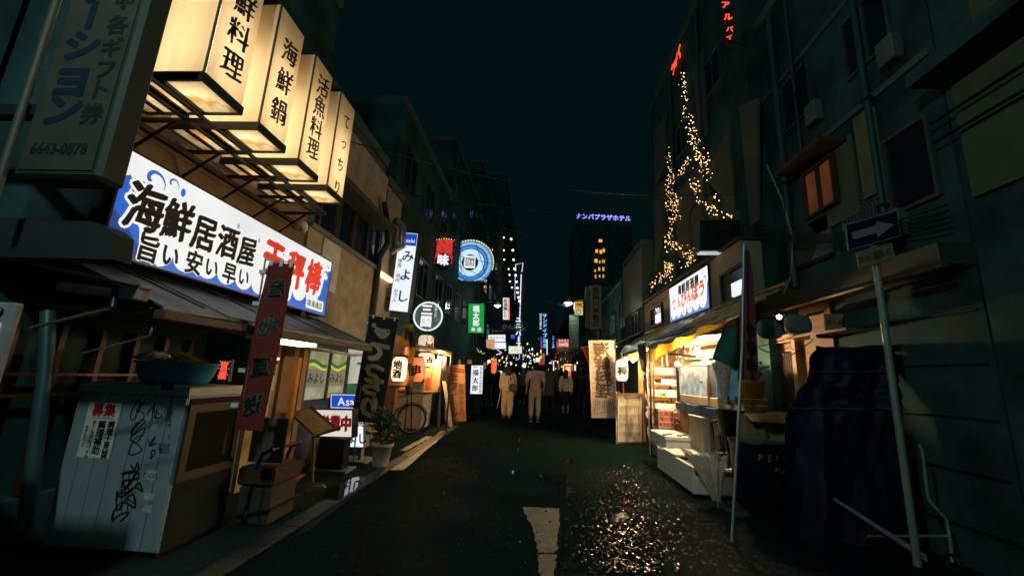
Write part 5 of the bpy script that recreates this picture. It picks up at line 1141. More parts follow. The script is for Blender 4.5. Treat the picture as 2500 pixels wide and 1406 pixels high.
for i, (x0, y0, x1, y1, Y, k, lab) in enumerate([(1341, 884, 1347, 896, 22, 1, 'small white lit doorway beside the tall dark man'), (1350, 882, 1353, 910, 20, 1, 'thin bright white door light on the right'), (1346, 880, 1358, 882, 21, 0, 'thin warm light strip over the white door light'), (1272, 886, 1284, 897, 45, 1, 'faint white shop window at the far end'), (1262, 884, 1270, 892, 44, 0, 'tiny warm window left of the far white one'),
        (1318, 868, 1323, 884, 30, 0, 'warm menu lamp under the blue neon'), (1324, 862, 1330, 880, 31, 2, 'dim gold panel under the blue neon'), (1217, 905, 1226, 921, 24, 1, 'white lit panel behind the long haired woman'), (1180, 885, 1186, 900, 24, 2, 'gold lit window strip left of the orange lantern'), (1119, 878, 1125, 892, 16, 2, 'dim gold window above the beer board'), (1141, 878, 1152, 888, 17, 3, 'dim orange window over the lit stand sign'),
        (1402, 890, 1406, 908, 19, 1, 'small white paper glow by the red banner'), (1395, 888, 1400, 905, 21, 2, 'gold slit window right of the orange framed menu'), (1362, 888, 1366, 902, 24, 2, 'gold slit window left of the orange framed menu')]):
    t, fr, w_, h_ = farbox('shop_glow', lab, x0, y0, x1, y1, Y, SHOPG[k], d=.15, cat='lit window', e=.03)
t, fr, w_, h_ = farbox('orange_menu_box', 'orange lit menu box framed with little bulbs on the right', 1378, 893, 1394, 918, 19, em('orange_menu_face', S(240, 92, 40), 1.1, .3, 5))
MB().fbox(fr, w_ * .25, w_ * .9, h_ * .45, h_ * .9, .003, .008).build('menu_paper', em('menu_paper_glow', S(255, 205, 170), 1.2), t)
b = MB()
for k in range(9): b.ball(fr.p(w_ * k / 8, h_ + .05, .02), .022, 6, 4)
for k in range(5): b.ball(fr.p(-.05, h_ - h_ * .12 * k, .02), .022, 6, 4)
b.build('bulb_row', em('tiny_bulb', S(255, 190, 120), 3, 0, sampled=False), t, kind='stuff')
t = T('drape_front', 'draped shop front with hanging brown cloth strips under the offal sign', 'curtain', PY(1380, 890, 19.6))
for k in range(6): MB().sheet(lambda u, v: PY(1364 + k * 5.5 + 5 * u, 850 + 38 * (1 - v) + 6 * math.sin(k * 2), 19.6 + .05 * math.sin(u * 6)), 4, 4).build('cloth_strip', pm('brown_drape', (.16, .12, .06), .8), t)
MB().sheet(lambda u, v: PY(1360 + 40 * u, 848 + 10 * (1 - v), 19.4 + .2 * v), 6, 3).build('pelmet', pm('brown_drape', (.16, .12, .06), .8), t)
b1_, b2_, b3_ = MB(), MB(), MB(); rr = random.Random(21)
for k in range(300):
    Yd = rr.uniform(24, 84); x = rr.gauss(1296, 46) if k % 3 else rr.choice((rr.uniform(1180, 1240), rr.uniform(1345, 1410))); y = rr.gauss(878, 18); q = PY(x, y, Yd)
    if q.z < .4 or abs(q.x) > 3.4: continue
    sz = Yd / F_PX * rr.uniform(.7, 2.3); mb = (b1_, b1_, b2_, b3_)[k % 4]
    if k % 2: mb.ball(q, sz * .8, 6, 4)
    else: mb.fbox(FR(q, 0), -sz, sz * rr.uniform(.2, 1), -sz * rr.uniform(.5, 2.5), sz, -.05, .05)
b1_.build('distant_lamps', em('distant_warm', S(255, 205, 140), 1.6, 0, sampled=False), None, kind='stuff'); b2_.build('distant_white_signs', em('distant_white', S(228, 236, 240), 1.3, 0, sampled=False), None, kind='stuff'); b3_.build('distant_red_signs', em('distant_red', S(220, 80, 50), 1.0, 0, sampled=False), None, kind='stuff')
# overhead wires
for i in range(9):
    a, c = Vector((-3.2, 5.2 + i * 2.1, 4.6 + (i % 3) * .5)), V((3.2, 6.5 + i * 3.2, 4.4 + (i % 4) * .5))
    if i % 2: a = Vector((-3.0, 4.4 + i, 5.0 + .12 * i)); c = Vector((-3.1, 30, 5.6 + .1 * i))
    MB().tube([a.lerp(c, k / 12) + Vector((0, 0, -.35 * math.sin(k / 12 * PI))) for k in range(13)], .009, 4).build('overhead_wire', K, None, ['nearest wire slung across the alley from the plaster eatery', 'lowest of the wires running along the left house fronts', 'second wire crossing the alley, past the skewer bar', 'second lowest wire along the left house fronts', 'third wire crossing the alley, below the sky gap', 'middle wire along the left house fronts', 'fourth wire crossing the alley, beyond the green sign', 'topmost wire along the left house fronts', 'farthest wire crossing the alley before the neon column'][i], None, 'wire', 'dark overhead wires')
for i, (pa, pb) in enumerate([((880, 40, 4.5), (1120, 470, 16)), ((850, -20, 4.2), (1180, 600, 22)), ((900, 460, 7), (1640, 540, 12)), ((640, -10, 2.9), (845, 265, 4.6)), ((1000, 600, 8), (1330, 660, 26))]):
    a, c = PY(*pa), PY(*pb)
    o = MB().tube([a.lerp(c, k / 10) + Vector((0, 0, -.12 * math.sin(k / 10 * PI))) for k in range(11)], .008, 4).build('overhead_wire', K, None, ['long slack wire running up from the last box lantern', 'topmost slack wire running down the left side', 'cable crossing the alley below the dark sky', 'wire strung across the fronts of the box lanterns', 'thin cable over the tall slim sign'][i], None, 'wire')

# ------------------------------------------------------------------ right side: seafood stall under its awning
BULB = em('clear_bulb', S(255, 220, 168), 3000, 0)
BULB2 = em('strong_bulb', S(255, 204, 138), 2700, 0)
def bulb(p, label, r=.032, drop=.14, mat=BULB):
    t = T('light_bulb', label, 'light bulb', p, 'bare bulbs under the right awning')
    MB().ball(p, (r, r, r * 1.15), 12, 8).build('glass', mat, t)
    MB().lathe(p + Vector((0, 0, r * .95)), [(r * .5, 0), (r * .55, .03), (r * .4, .05), (0, .05)], 10).build('socket', K, t)
    MB().tube([p + Vector((0, 0, r + .04)), p + Vector((0, 0, r + drop))], .004, 4).build('cord', K, t)
fr, w_, h_ = QF(Vector((2.90, 9.2, 2.62)), Vector((2.90, 7.1, 2.60)), Vector((2.90, 9.2, 3.36)))
t = lightbox('stall_shop_sign', 'lit white and blue shop sign with red kana on the taupe fascia', 'sign', fr, w_, h_, .1, em('bright_sign_face', S(246, 246, 244), 1.25, .1, 2), e=.02)
BL2 = em('pale_blue_sea_print', S(88, 120, 205), 1.05, .15)
b = MB(); e_ = [(.0, .55), (.06, .50)] + [(a, v) for a, v in scallop(.08, w_ - .10, .17, .16)] + [(w_ - .05, .42), (w_, .50)]
MB().flat(fr, [(.001, .001), (w_ - .001, .001)] + e_[::-1], .003).build('sea_print', BL2, t)
b = MB()
for (u, v, r, mr) in ((.08, .56, .09, True), (w_ - .12, .50, .12, False), (w_ - .2, .62, .06, False)): swirl(u, v, r, mr, b, n=.0045)
b.build('wave_print', BL2, t, kind='stuff')
ORD = em('orange_red_print', S(226, 92, 58), 1.0, .1)
txt(fr, '海鮮居酒屋', w_ * .54, .585, .22, INK, t, n=.005, bold=.03, nib=.05, gap=1.05)
for ch, u, v, hh in zip('てんびんぼう', (.30, .62, .90, 1.19, 1.50, 1.82), (.335, .35, .36, .37, .38, .40), (.28, .27, .33, .28, .33, .32)): txt(fr, ch, u, v, hh, ORD, t, n=.006, bold=.035, nib=.05, shear=.05)
txt(fr, '旨い安い早い', w_ * .52, .135, .10, INK, t, n=.005, bold=.01)
# the two little show windows of the fascia
for (y, z, wy, wz, lab) in ((10.25, 2.70, .9, .42, 0), (6.2, 2.58, .72, .42, 1)):
    fr = FR((2.93, y + wy / 2, z), -90)
    MB().fbox(fr, 0, wy, 0, wz, .0, .012).build('show_window', pm('show_window_back', (.12, .08, .05), .6), r2)
    MB().fbox(fr, wy * .45, wy - .02, .03, wz * .55, .012, .05).build('white_lantern_box', em('show_window_glow', S(232, 238, 236), 1.1, .2, 6), r2)
    MB().fbox(fr, wy * .42, wy - .02, wz * .55, wz - .02, .012, .03).build('dark_bottle_shape', GLASSD, r2)
    b = MB(); b.fbox(fr, -.04, wy + .04, -.04, 0, 0, .06); b.fbox(fr, -.04, wy + .04, wz, wz + .04, 0, .06); b.fbox(fr, -.04, 0, 0, wz, 0, .06); b.fbox(fr, wy, wy + .04, 0, wz, 0, .06); b.build('window_frame', K, r2)
# awning
t = T('stall_awning', 'sloping patched awning of white, blue and yellow sheets over the seafood stall', 'awning', (2.6, 8, 2.3))
WSH = pm('white_awning_sheet', (.58, .57, .54), .3, var=.2, spec=.6); YSH = pm('dirty_yellow_sheet', (.42, .28, .06), .6, var=.4, trans=.2); GSH = pm('grey_roll_sheet', (.36, .34, .29), .6, var=.3)
NV = pm('navy_sheet', (.015, .05, .13), .35, var=.3, spec=.6)
def sheetq(a, b_, c, d, amp, mat, nm='sheet', nu=16, nv=8, seed=0):
    MB().sheet(lambda u, v: (a.lerp(b_, u)).lerp(d.lerp(c, u), v) + Vector((0, 0, amp * noise.noise((u * 7 + seed, v * 4, seed)))), nu, nv).build(nm, mat, t)
V = Vector
sheetq(V((2.9, 11.4, 2.56)), V((2.9, 8.9, 2.54)), V((2.28, 8.9, 2.14)), V((2.28, 11.4, 2.20)), .04, YSH, seed=1)
sheetq(V((2.9, 8.92, 2.545)), V((2.9, 7.2, 2.53)), V((2.30, 7.2, 2.13)), V((2.28, 8.92, 2.145)), .06, WSH, seed=2)
sheetq(V((2.9, 7.22, 2.54)), V((2.9, 5.0, 2.48)), V((2.30, 5.0, 2.14)), V((2.30, 7.22, 2.14)), .05, YSH, seed=3)
sheetq(V((2.29, 11.2, 2.19)), V((2.27, 6.2, 2.15)), V((2.2, 6.2, 2.03)), V((2.18, 11.2, 1.98)), .03, NV, seed=4, nu=30, nm='hanging_tarp')
MB().tube([V((2.22, 8.6, 1.97)), V((2.23, 6.5, 2.02)), V((2.26, 4.75, 2.12))], .04, 10).build('roller', GSH, t)
MB().tube([V((2.9, 11.4, 2.58)), V((2.9, 4.9, 2.52))], .025, 8).build('rear_rail', pm('brass_rail', (.30, .20, .07), .4, .5), t)
YV = pm('yellow_valance', (.62, .36, .04), .75, var=.3, scale=7, trans=.35)
MB().sheet(lambda u, v: V((2.21 + .03 * math.sin(u * 22), 8.25 - 3.3 * u, 1.96 + .13 * u - v * (.26 - .20 * u))), 40, 5).build('valance', YV, t)
MB().sheet(lambda u, v: V((2.15 + .03 * math.sin(u * 18), 11.4 - 2.5 * u, 1.94 - .02 * u - v * .16)), 30, 5).build('valance', YV, t)
for (y, x) in ((8.3, 2.2), (11.2, 2.15)): MB().tube([V((x, y, 0)), V((x, y, 2.0))], .02, 7).build('post', DK, t)
MB().tube([V((2.25, 7.3, 1.80)), V((2.9, 5.6, 1.62))], .018, 6).build('stay_bar', K, t)
MB().sheet(lambda u, v: V((2.32 + .9 * v, 8.8 - 3.0 * u, 1.98 + .05 * v + .05 * noise.noise((u * 6, v * 5, 9)))), 16, 8).build('ceiling_sheet', pm('white_ceiling_cloth', (.55, .5, .42), .8), t)
bulb(PY(1545, 880, 9.3), 'bare bulb just right of the white lantern with one character', mat=BULB2); bulb(PY(1529, 876, 9.25), 'bare bulb shining right above the white lantern with one character', mat=BULB2)
bulb(PY(1702, 856, 6.5), 'bare bulb high over the fish tank', .036); bulb(PY(1653, 888, 7.75), 'bare bulb beside the menu strip left of the tank', .03)
MB().tube([PY(1500, 872, 9.6), PY(1530, 874, 9.25), PY(1560, 860, 8.6), PY(1610, 858, 8.0), PY(1655, 872, 7.75), PY(1705, 838, 6.5), PY(1760, 812, 5.6)], .006, 5).build('bulb_cable', K, None, 'black cable carrying the bare bulbs along the right awning', None, 'cable')
# stall interior
t = T('stall_interior', 'warm wooden back wall and posts of the open seafood stall', 'stall', (3.2, 8, 0))
MB().box(3.22, 3.245, 6.9, 11.4, 0, 2.5).build('back_wall', pm('stall_wood', (.30, .17, .08), .65, var=.4, bump=.2), t)
MB().box(2.35, 3.2, 9.85, 9.92, 0, 2.1).build('side_wall', pm('stall_wood', (.30, .17, .08), .65), t)
MB().box(2.62, 2.66, 8.0, 8.06, 0, 1.9).build('post', ORW, t)
for k in range(6): MB().sheet(lambda u, v: V((3.0 + .02 * math.sin(u * 9), 8.9 - k * .42 - .38 * u, 1.92 - .32 * v)), 5, 4).build('hanging_paper', pm('warm_paper', (.6, .48, .34), .8), t)
# shelves with trays
t = T('tray_rack', 'wire rack stacked with white foam trays of produce and a blue crate', 'rack', (2.62, 8.8, 0))
for z in (.50, .78, 1.02, 1.26, 1.44): MB().box(2.30, 2.80, 8.45, 9.0, z, z + .015).build('shelf', WOOD, t)
for (x, y) in ((2.30, 8.45), (2.80, 8.45), (2.30, 9.0), (2.80, 9.0)): MB().box(x - .012, x + .012, y - .012, y + .012, 0, 1.7).build('upright', DWOOD, t)
def tray(label, x0, x1, y0, y1, z, h, mat=FOAM, fill=None, group='foam trays on the rack'):
    q = T('tray', label, 'tray', V(((x0 + x1) / 2, (y0 + y1) / 2, z)), group); e = .02; b = MB()
    b.box(x0, x1, y0, y1, z, z + e); b.box(x0, x1, y0, y0 + e, z + e, z + h); b.box(x0, x1, y1 - e, y1, z + e, z + h); b.box(x0, x0 + e, y0 + e, y1 - e, z + e, z + h); b.box(x1 - e, x1, y0 + e, y1 - e, z + e, z + h); b.build('shell', mat, q)
    if fill:
        b = MB()
        for k in range(26): b.ball((R.uniform(x0 + .05, x1 - .05), R.uniform(y0 + .05, y1 - .05), z + h - .015 + R.uniform(-.01, .025)), R.uniform(.022, .04), 6, 4)
        b.build('produce', fill, q, kind='stuff')
GRNV = pm('green_produce', (.10, .15, .04), .6, var=.5, scale=20); SHELLP = pm('shellfish', (.20, .15, .10), .5, var=.5, scale=20)
tray('blue grey plastic crate on the top shelf of the tray rack', 2.42, 2.78, 8.44, 8.95, 1.455, .15, pm('blue_grey_crate', (.12, .18, .24), .5)); tray('white foam tray directly under the blue grey crate', 2.45, 2.78, 8.44, 8.95, 1.275, .10, fill=SHELLP); tray('deep white foam tray on the second shelf of the rack', 2.33, 2.79, 8.42, 8.95, 1.035, .14, fill=SHELLP)
tray('white foam tray of green produce on the middle shelf', 2.33, 2.79, 8.42, 8.95, .795, .12, fill=GRNV); tray('lowest white foam tray on the rack with a price card', 2.34, 2.79, 8.42, 8.95, .515, .14, fill=GRNV)
fr = FR((2.55, 8.41, .80), 0, 4); tt = T('price_card', 'small white price card leaning on the middle foam tray', 'card', fr.p(.1, 0, 0)); MB().fbox(fr, 0, .24, -.06, .05, -.006, 0).build('card', PAPER, tt); txt(fr, '生かき', .12, .0, .06, pm('purple_ink', (.10, .05, .25), .6), tt, n=.002, bold=.03)
def carton(name, label, x0, x1, y0, y1, z0, z1, mat, lines=(), cat='box', group=None, b=.012, ink=REDINK):
    q = T(name, label, cat, V(((x0 + x1) / 2, (y0 + y1) / 2, z0)), group)
    MB().box(x0, x1, y0, y1, z0, z1, b).build('body', mat, q)
    if z1 - z0 > .16: MB().box(x0 - .006, x1 + .006, y0 - .006, y1 + .006, z1 - .05, z1 + .004, .006).build('lid', mat, q)
    fr = FR((x0, y0, z0), 0)
    for k, s in enumerate(lines): txt(fr, s, (x1 - x0) / 2, (z1 - z0) * (1 - (k + .8) / (len(lines) + .6)), (x1 - x0) / max(3, len(s)) * .95, ink, q, n=.009, bold=.03)
    return q
carton('printed_box', 'pale carton printed with dark red characters below the tray rack', 2.22, 2.50, 7.9, 8.2, .50, .84, pm('printed_carton', (.55, .40, .30), .8), ('北海道', '海の幸', '産地直送'))
carton('foam_box', 'foam box under the printed carton', 2.22, 2.52, 7.9, 8.25, .22, .485, FOAM, group='white foam boxes'); carton('foam_box', 'grey worn foam box on the ground below the printed carton', 2.20, 2.52, 7.9, 8.28, 0, .21, pm('worn_foam', (.42, .42, .36), .8), group='white foam boxes')
# beer crates
t0 = None
CR = pm('brown_red_crate', (.16, .045, .02), .5)
for k in range(3):
    t = T('beer_crate', ('brown red bottle crate at the bottom of the pile by the counter', 'middle crate of the brown red pile', 'top crate of the brown red pile')[k], 'crate', (2.72, 7.9, k * .235), 'brown red crates piled by the counter')
    x0, x1, y0, y1, z = 2.55, 2.90, 7.72, 8.1, k * .235; b = MB()
    for zz in (0, .075, .155): b.box(x0, x1, y0, y0 + .015, z + zz, z + zz + .045); b.box(x0, x1, y1 - .015, y1, z + zz, z + zz + .045); b.box(x0, x0 + .015, y0 + .015, y1 - .015, z + zz, z + zz + .045); b.box(x1 - .015, x1, y0 + .015, y1 - .015, z + zz, z + zz + .045)
    for (a, c) in ((x0, y0), (x1 - .03, y0), (x0, y1 - .03), (x1 - .03, y1 - .03)): b.box(a, a + .03, c, c + .03, z, z + .225)
    b.box(x0 + .02, x1 - .02, y0 + .02, y1 - .02, z, z + .012); b.build('shell', CR, t)
    MB().box(x0 + .11, x0 + .24, y0 - .002, y0 + .002, z + .07, z + .13).build('label', pm('crate_label', (.4, .3, .2), .7), t)
# poster strip
fr = FR((2.50, 7.7, .98), -62); t = T('menu_strip', 'vertical blue edged strip of dark photo menus left of the tank', 'poster', fr.p(.1, 0, 0))
MB().fbox(fr, 0, .24, 0, .64, -.015, 0).build('board', pm('blue_edge', (.04, .10, .3), .5), t)
for k in range(4): MB().fbox(fr, .04, .23, .01 + k * .155, .15 + k * .155, .001, .004).build('photo_panel', pm('menu_photo', (.22, .20, .16), .5, var=.9, scale=16), t)
MB().fbox(fr, .04, .23, .56, .63, .0045, .006).build('white_header', PAPER, t); txt(fr, 'ご飯', .135, .595, .06, REDINK, t, n=.008, bold=.04)
# fish tank
t = T('fish_tank', 'lit glass fish tank with cream frame and cloudy water on the stall counter', 'fish tank', (2.7, 6.9, 1.02))
CRE = pm('cream_tank_frame', (.62, .45, .27), .5)
MB().box(2.50, 2.95, 6.02, 7.55, 1.00, 1.13, .008).build('base_frame', CRE, t); MB().box(2.49, 2.95, 6.02, 7.55, 1.585, 1.65, .008).build('top_frame', CRE, t)
WAT = em('glowing_tank_water', S(196, 208, 200), .58, .95, 6)  # tank lighting is put into the water as its own glow
MB().box(2.512, 2.94, 6.34, 7.53, 1.135, 1.58).build('water', WAT, t)
MB().box(2.512, 2.94, 6.035, 6.325, 1.135, 1.58).build('side_water', em('glowing_blue_water', S(62, 104, 116), .5, .6, 5), t)
for (y0, y1) in ((6.02, 6.034), (6.326, 6.339), (7.536, 7.55)): MB().box(2.50, 2.511, y0, y1, 1.131, 1.584).build('glass_joint', CRE, t)
fishm = pm('grey_fish', (.12, .12, .10), .5)
for (y, z) in ((6.58, 1.35),): MB().ball((2.508, y, z), (.008, .055, .022), 10, 6).build('fish', fishm, t)
MB().box(2.52, 2.93, 6.3, 7.5, 1.655, 1.70).build('lid', pm('patterned_lid', (.08, .05, .05), .6, var=.8, scale=25), t)
fr = FR((2.488, 6.33, 1.02), -75); tt = T('tank_notice', 'orange notice with red characters fixed to the tank corner', 'notice', fr.p(.14, 0, 0)); MB().fbox(fr, 0, .29, 0, .37, -.006, 0).build('sheet', pm('orange_notice', (.62, .30, .06), .7), tt)
txt(fr, '活魚', .145, .26, .11, REDINK, tt, n=.003, bold=.04); txt(fr, '直送', .145, .14, .11, REDINK, tt, n=.003, bold=.03); txt(fr, '旬の味', .145, .05, .06, REDINK, tt, n=.003)
t = T('stall_counter', 'brown plank counter with a blue tarp draped over its edge under the tank', 'counter', (2.75, 6.9, 0))
MB().box(2.44, 3.0, 5.95, 7.62, .88, .995, .01).build('blue_edge', BLUEC, t)
for k in range(9): MB().box(2.50 + R.uniform(0, .004), 2.95, 6.0 + k * .178, 6.0 + k * .178 + .174, .02, .875).build('plank', pm('counter_plank', (.20, .10, .045), .7, var=.4, bump=.3), t)
MB().sheet(lambda u, v: V((2.45 + .02 * math.sin(u * 15), 6.0 + 1.6 * u, 1.0 + .02 * math.sin(u * 9) - .14 * v)), 20, 4).build('tarp_fold', BLUEC, t)
# styrofoam boxes on the ground
t = T('long_foam_box', 'long open white foam box filled with greenish water on the wet road', 'foam box', (2.2, 6.2, 0), 'white foam boxes')
x0, x1, y0, y1, hh, e = 1.95, 2.52, 5.52, 7.05, .31, .05
b = MB(); b.box(x0, x1, y0, y1, 0, e, .01); b.box(x0, x0 + e, y0, y1, e, hh, .008); b.box(x1 - e, x1, y0, y1, e, hh, .008); b.box(x0 + e, x1 - e, y0, y0 + e, e, hh, .008); b.box(x0 + e, x1 - e, y1 - e, y1, e, hh, .008); b.build('shell', FOAM, t)
MB().box(x0 + e, x1 - e, y0 + e, y1 - e, .2, .285).build('water', pm('green_ice_water', (.20, .24, .13), .12, var=.4, spec=.6), t)
MB().box(x0 + .03, x1 - .03, y0 - .003, y0 + .01, .22, .275).build('grip_slot', pm('slot_shade_strip', (.12, .08, .05), .7), t)  # shade inside the grip slot, painted as a flat dark strip
p0, p1 = PY(1625, 1096, 6.75), PY(1708, 1094, 6.75)
carton('foam_box', 'smooth white foam box set on the back of the long open one', p0.x, p1.x, 6.75, 7.6, .315, .315 + .19, FOAM, group='white foam boxes')
t = T('loose_foam_slab', 'loose foam cover slab lying across the long open box', 'foam slab', (2.2, 6.4, .315)); MB().box(1.93, 2.56, 6.15, 6.70, .315, .352, .01).build('slab', FOAM, t); txt(Frame((1.93, 6.15, .352), (1, 0, 0), (0, 1, 0)), 'いか', .2, .2, .12, pm('pencil', (.2, .18, .16), .8), t, n=.003, bold=0)
p0 = PY(1712, 1020, 6.35)
t = T('tall_foam_box', 'tall beige insulated box with rounded edges beside the stall counter', 'foam box', V((p0.x + .2, 6.6, 0)), 'white foam boxes')
MB().box(p0.x, p0.x + .45, 6.35, 6.85, .0, .80, .02).build('body', pm('beige_box', (.56, .46, .34), .7, bump=.1), t); MB().box(p0.x - .008, p0.x + .458, 6.342, 6.858, .80, .85, .012).build('lid', pm('beige_box', (.5, .4, .3), .7), t)
for (dx, dy) in ((.15, .15), (.25, .22), (.3, .1)): MB().box(p0.x + dx, p0.x + dx + .1, 6.35 + dy, 6.35 + dy + .07, .851, .865).build('packet', pm('foil_packet', (.5, .45, .4), .3, .6), t)
t = T('sack_truck', 'green and black tube hand truck standing at the tall beige box', 'hand truck', PZ(1765, 1180))
b = MB()
for dx in (0, .16): MB().tube([PY(1737, 1030, 5.75) + V((dx, 0, 0)), PY(1742, 1065, 5.75) + V((dx, 0, 0)), PY(1746, 1100, 5.7) + V((dx, 0, 0)), PY(1748, 1170, 5.7) + V((dx, 0, 0)), V((PY(1748, 1170, 5.7).x + dx, 5.7, .06))], .014, 7).build('side_tube', DK, t)
MB().tube([PY(1737, 1030, 5.75), PY(1737, 1030, 5.75) + V((.08, 0, .03)), PY(1737, 1030, 5.75) + V((.16, 0, 0))], .014, 7).build('handle', DK, t)
MB().tube([PY(1746, 1105, 5.69), PY(1746, 1105, 5.69) + V((.16, 0, 0))], .010, 6).build('cross_tube', STEEL, t)
for dx in (.0, .16):
    c = V((PY(1748, 1170, 5.7).x + dx, 5.8, .075)); MB().tube([c + V((0, math.cos(k / 14 * 2 * PI) * .055, math.sin(k / 14 * 2 * PI) * .055)) for k in range(14)], .018, 6, closed=True).build('wheel', K, t)
# umbrella
UMB = pm('milky_umbrella_vinyl', (.55, .48, .42), .3, var=.2, spec=.7); nt = UMB.node_tree
_t = nt.nodes.new('ShaderNodeBsdfTransparent'); _m = nt.nodes.new('ShaderNodeMixShader'); _m.inputs[0].default_value = .38
nt.links.new(nt.nodes['Principled BSDF'].outputs[0], _m.inputs[1]); nt.links.new(_t.outputs[0], _m.inputs[2]); nt.links.new(_m.outputs[0], nt.nodes['Material Output'].inputs[0])
tip, top = PY(1753, 1240, 5.05), PY(1748, 1108, 5.15)
t = T('umbrella', 'half closed clear umbrella standing tip down against the long foam box', 'umbrella', tip)
axv = (top - tip).normalized(); e1 = (V((1, 0, 0)) - axv * axv.x).normalized(); e2 = axv.cross(e1); L = (top - tip).length
def umb(u, v):
    a = u * 2 * PI; f = .12 + .88 * v; r = (.03 + .21 * f ** 1.5) * (1 + .16 * math.cos(a * 8)) * (1.25 if math.cos(a) < 0 else .75)
    return tip + axv * (L * f * (.97 + .05 * math.cos(a * 4) * v)) + e1 * (r * math.cos(a) - .06 * v) + e2 * r * .6 * math.sin(a)
MB().sheet(umb, 64, 10).build('canopy', UMB, t)
for k in range(8): MB().tube([umb((k + .5) / 8, j / 6) for j in range(7)], .0035, 4).build('rib', STEEL, t)
MB().tube([tip, tip + axv * L * 1.15], .005, 6).build('shaft', STEEL, t)
MB().tube([tip + axv * L * 1.1, tip + axv * (L * 1.1 + .12), tip + axv * (L * 1.1 + .18) + e1 * .035, tip + axv * (L * 1.1 + .15) + e1 * .075, tip + axv * (L * 1.1 + .09) + e1 * .08], .011, 7).build('handle', pm('green_handle', (.05, .10, .07), .3), t)
# table with buckets, drum
t = T('side_table', 'rough wooden table holding the yellow buckets right of the tank', 'table', (2.85, 5.95, 0))
MB().box(2.45, 3.3, 5.62, 6.02, .93, .965, .006).build('table_top', WOOD, t)
for (x, y) in ((2.5, 5.66), (3.25, 5.66), (2.5, 5.98), (3.25, 5.98)): MB().box(x - .02, x + .02, y - .02, y + .02, 0, .929).build('leg', DWOOD, t)
MB().box(2.56, 3.2, 5.99, 6.01, .5, .92).build('back_board', pm('counter_plank', (.2, .1, .05), .7), t)
YB = pm('yellow_bucket_plastic', (.66, .48, .04), .4, var=.2)
bc = V((2.86, 5.82, .966))
for k, (r, z, h) in enumerate(((.165, 0, .10), (.17, .075, .10), (.16, .15, .26))):
    t = T('yellow_bucket', ('lowest yellow bucket of the nested stack on the side table', 'second yellow bucket of the nested stack, only its rim showing', 'top yellow bucket of the nested stack beside the steel flag pole')[k], 'bucket', bc + V((0, 0, z)), 'nested yellow buckets')
    MB().lathe(bc + V((0, 0, z)), [(0, .004), (r * .86, 0), (r, h), (r + .012, h + .001), (r + .012, h + .016), (r - .006, h + .016), (r * .84, .02)], 24).build('bowl', YB, t)
    MB().tube([bc + V((-(r + .01), 0, z + h)), bc + V((-r * .5, -r * .95, z + h * .35)), bc + V((r * .5, -r * .95, z + h * .35)), bc + V((r + .01, 0, z + h))], .004, 5).build('handle', DK, t)
leaves(140, bc + V((-.02, 0, .50)), .14, .14, .10, 8, pm('scallion_leaf', (.07, .14, .04), .6, var=.4), None, 'leaf_bundle').__setitem__('kind', 'thing')
lb = bpy.data.objects['leaf_bundle']; lb['label'] = 'bunch of green leaves sticking out of the top yellow bucket'; lb['category'] = 'vegetables'
dc = V((2.62, 5.28, 0))
t = T('black_bin', 'dark blue round drink bin with a faint white brand name and a teal rim', 'bin', dc)
MB().lathe(dc, [(0, .004), (.25, 0), (.27, .05), (.30, .66), (.315, .67), (.315, .70), (.285, .70), (.27, .1)], 30).build('body', pm('blue_black_plastic', (.008, .010, .02), .4), t)
MB().lathe(dc + V((0, 0, .70)), [(.322, 0), (.325, .012), (.30, .03), (.285, .012)], 30).build('rim', pm('teal_rim', (.02, .14, .16), .4), t)
for k, ch in enumerate('PEPSI'):
    a = -82 + 17 * k; fr = FR(dc + V((math.sin(math.radians(a + 60)) * .30, -math.cos(math.radians(a + 60)) * .30, .545)), a + 60); txt(fr, ch, 0, 0, .10, pm('faded_white_print', (.16, .18, .18), .6), t, n=.002, bold=.02)
fr = FR(dc + V((math.sin(math.radians(15)) * .296, -math.cos(math.radians(15)) * .296, .42)), 15); MB().tube([fr.p(-.06 + .02 * k, .02 * math.sin(k * 1.05), .004) for k in range(7)], .012, 5).build('wave_mark', pm('faded_white_print', (.2, .2, .2), .6), t)
t = T('cardboard_box', 'open brown cardboard box sitting in the dark blue bin', 'box', dc + V((0, 0, .72)))
b = MB(); x0, x1, y0, y1 = 2.40, 2.86, 5.08, 5.5
b.box(x0, x1, y0, y0 + .008, .72, 1.0); b.box(x0, x1, y1 - .008, y1, .72, 1.0); b.box(x0, x0 + .008, y0 + .008, y1 - .008, .72, 1.0); b.box(x1 - .008, x1, y0 + .008, y1 - .008, .72, 1.0); b.box(x0 + .008, x1 - .008, y0 + .008, y1 - .008, .72, .73); b.build('body', CARD, t)
MB().hexa([V(q) for q in ((x0, y0 - .16, .93), (x1, y0 - .16, .93), (x1, y0 - .002, 1.0), (x0, y0 - .002, 1.0), (x0, y0 - .16, .936), (x1, y0 - .16, .936), (x1, y0 - .002, 1.006), (x0, y0 - .002, 1.006))]).build('flap', CARD, t)
MB().hexa([V(q) for q in ((x1 + .002, y0, 1.0), (x1 + .18, y0, 1.02), (x1 + .18, y1, 1.02), (x1 + .002, y1, 1.0), (x1 + .002, y0, 1.006), (x1 + .18, y0, 1.026), (x1 + .18, y1, 1.026), (x1 + .002, y1, 1.006))]).build('flap', CARD, t)
bkt = V((2.36, 5.35, .72)); MB().lathe(bkt, [(0, .004), (.12, 0), (.16, .3), (.165, .3), (.165, .31), (.15, .31), (.11, .02)], 20).build('dark_pail', K, None, 'dark round pail tucked beside the cardboard box', None, 'pail')
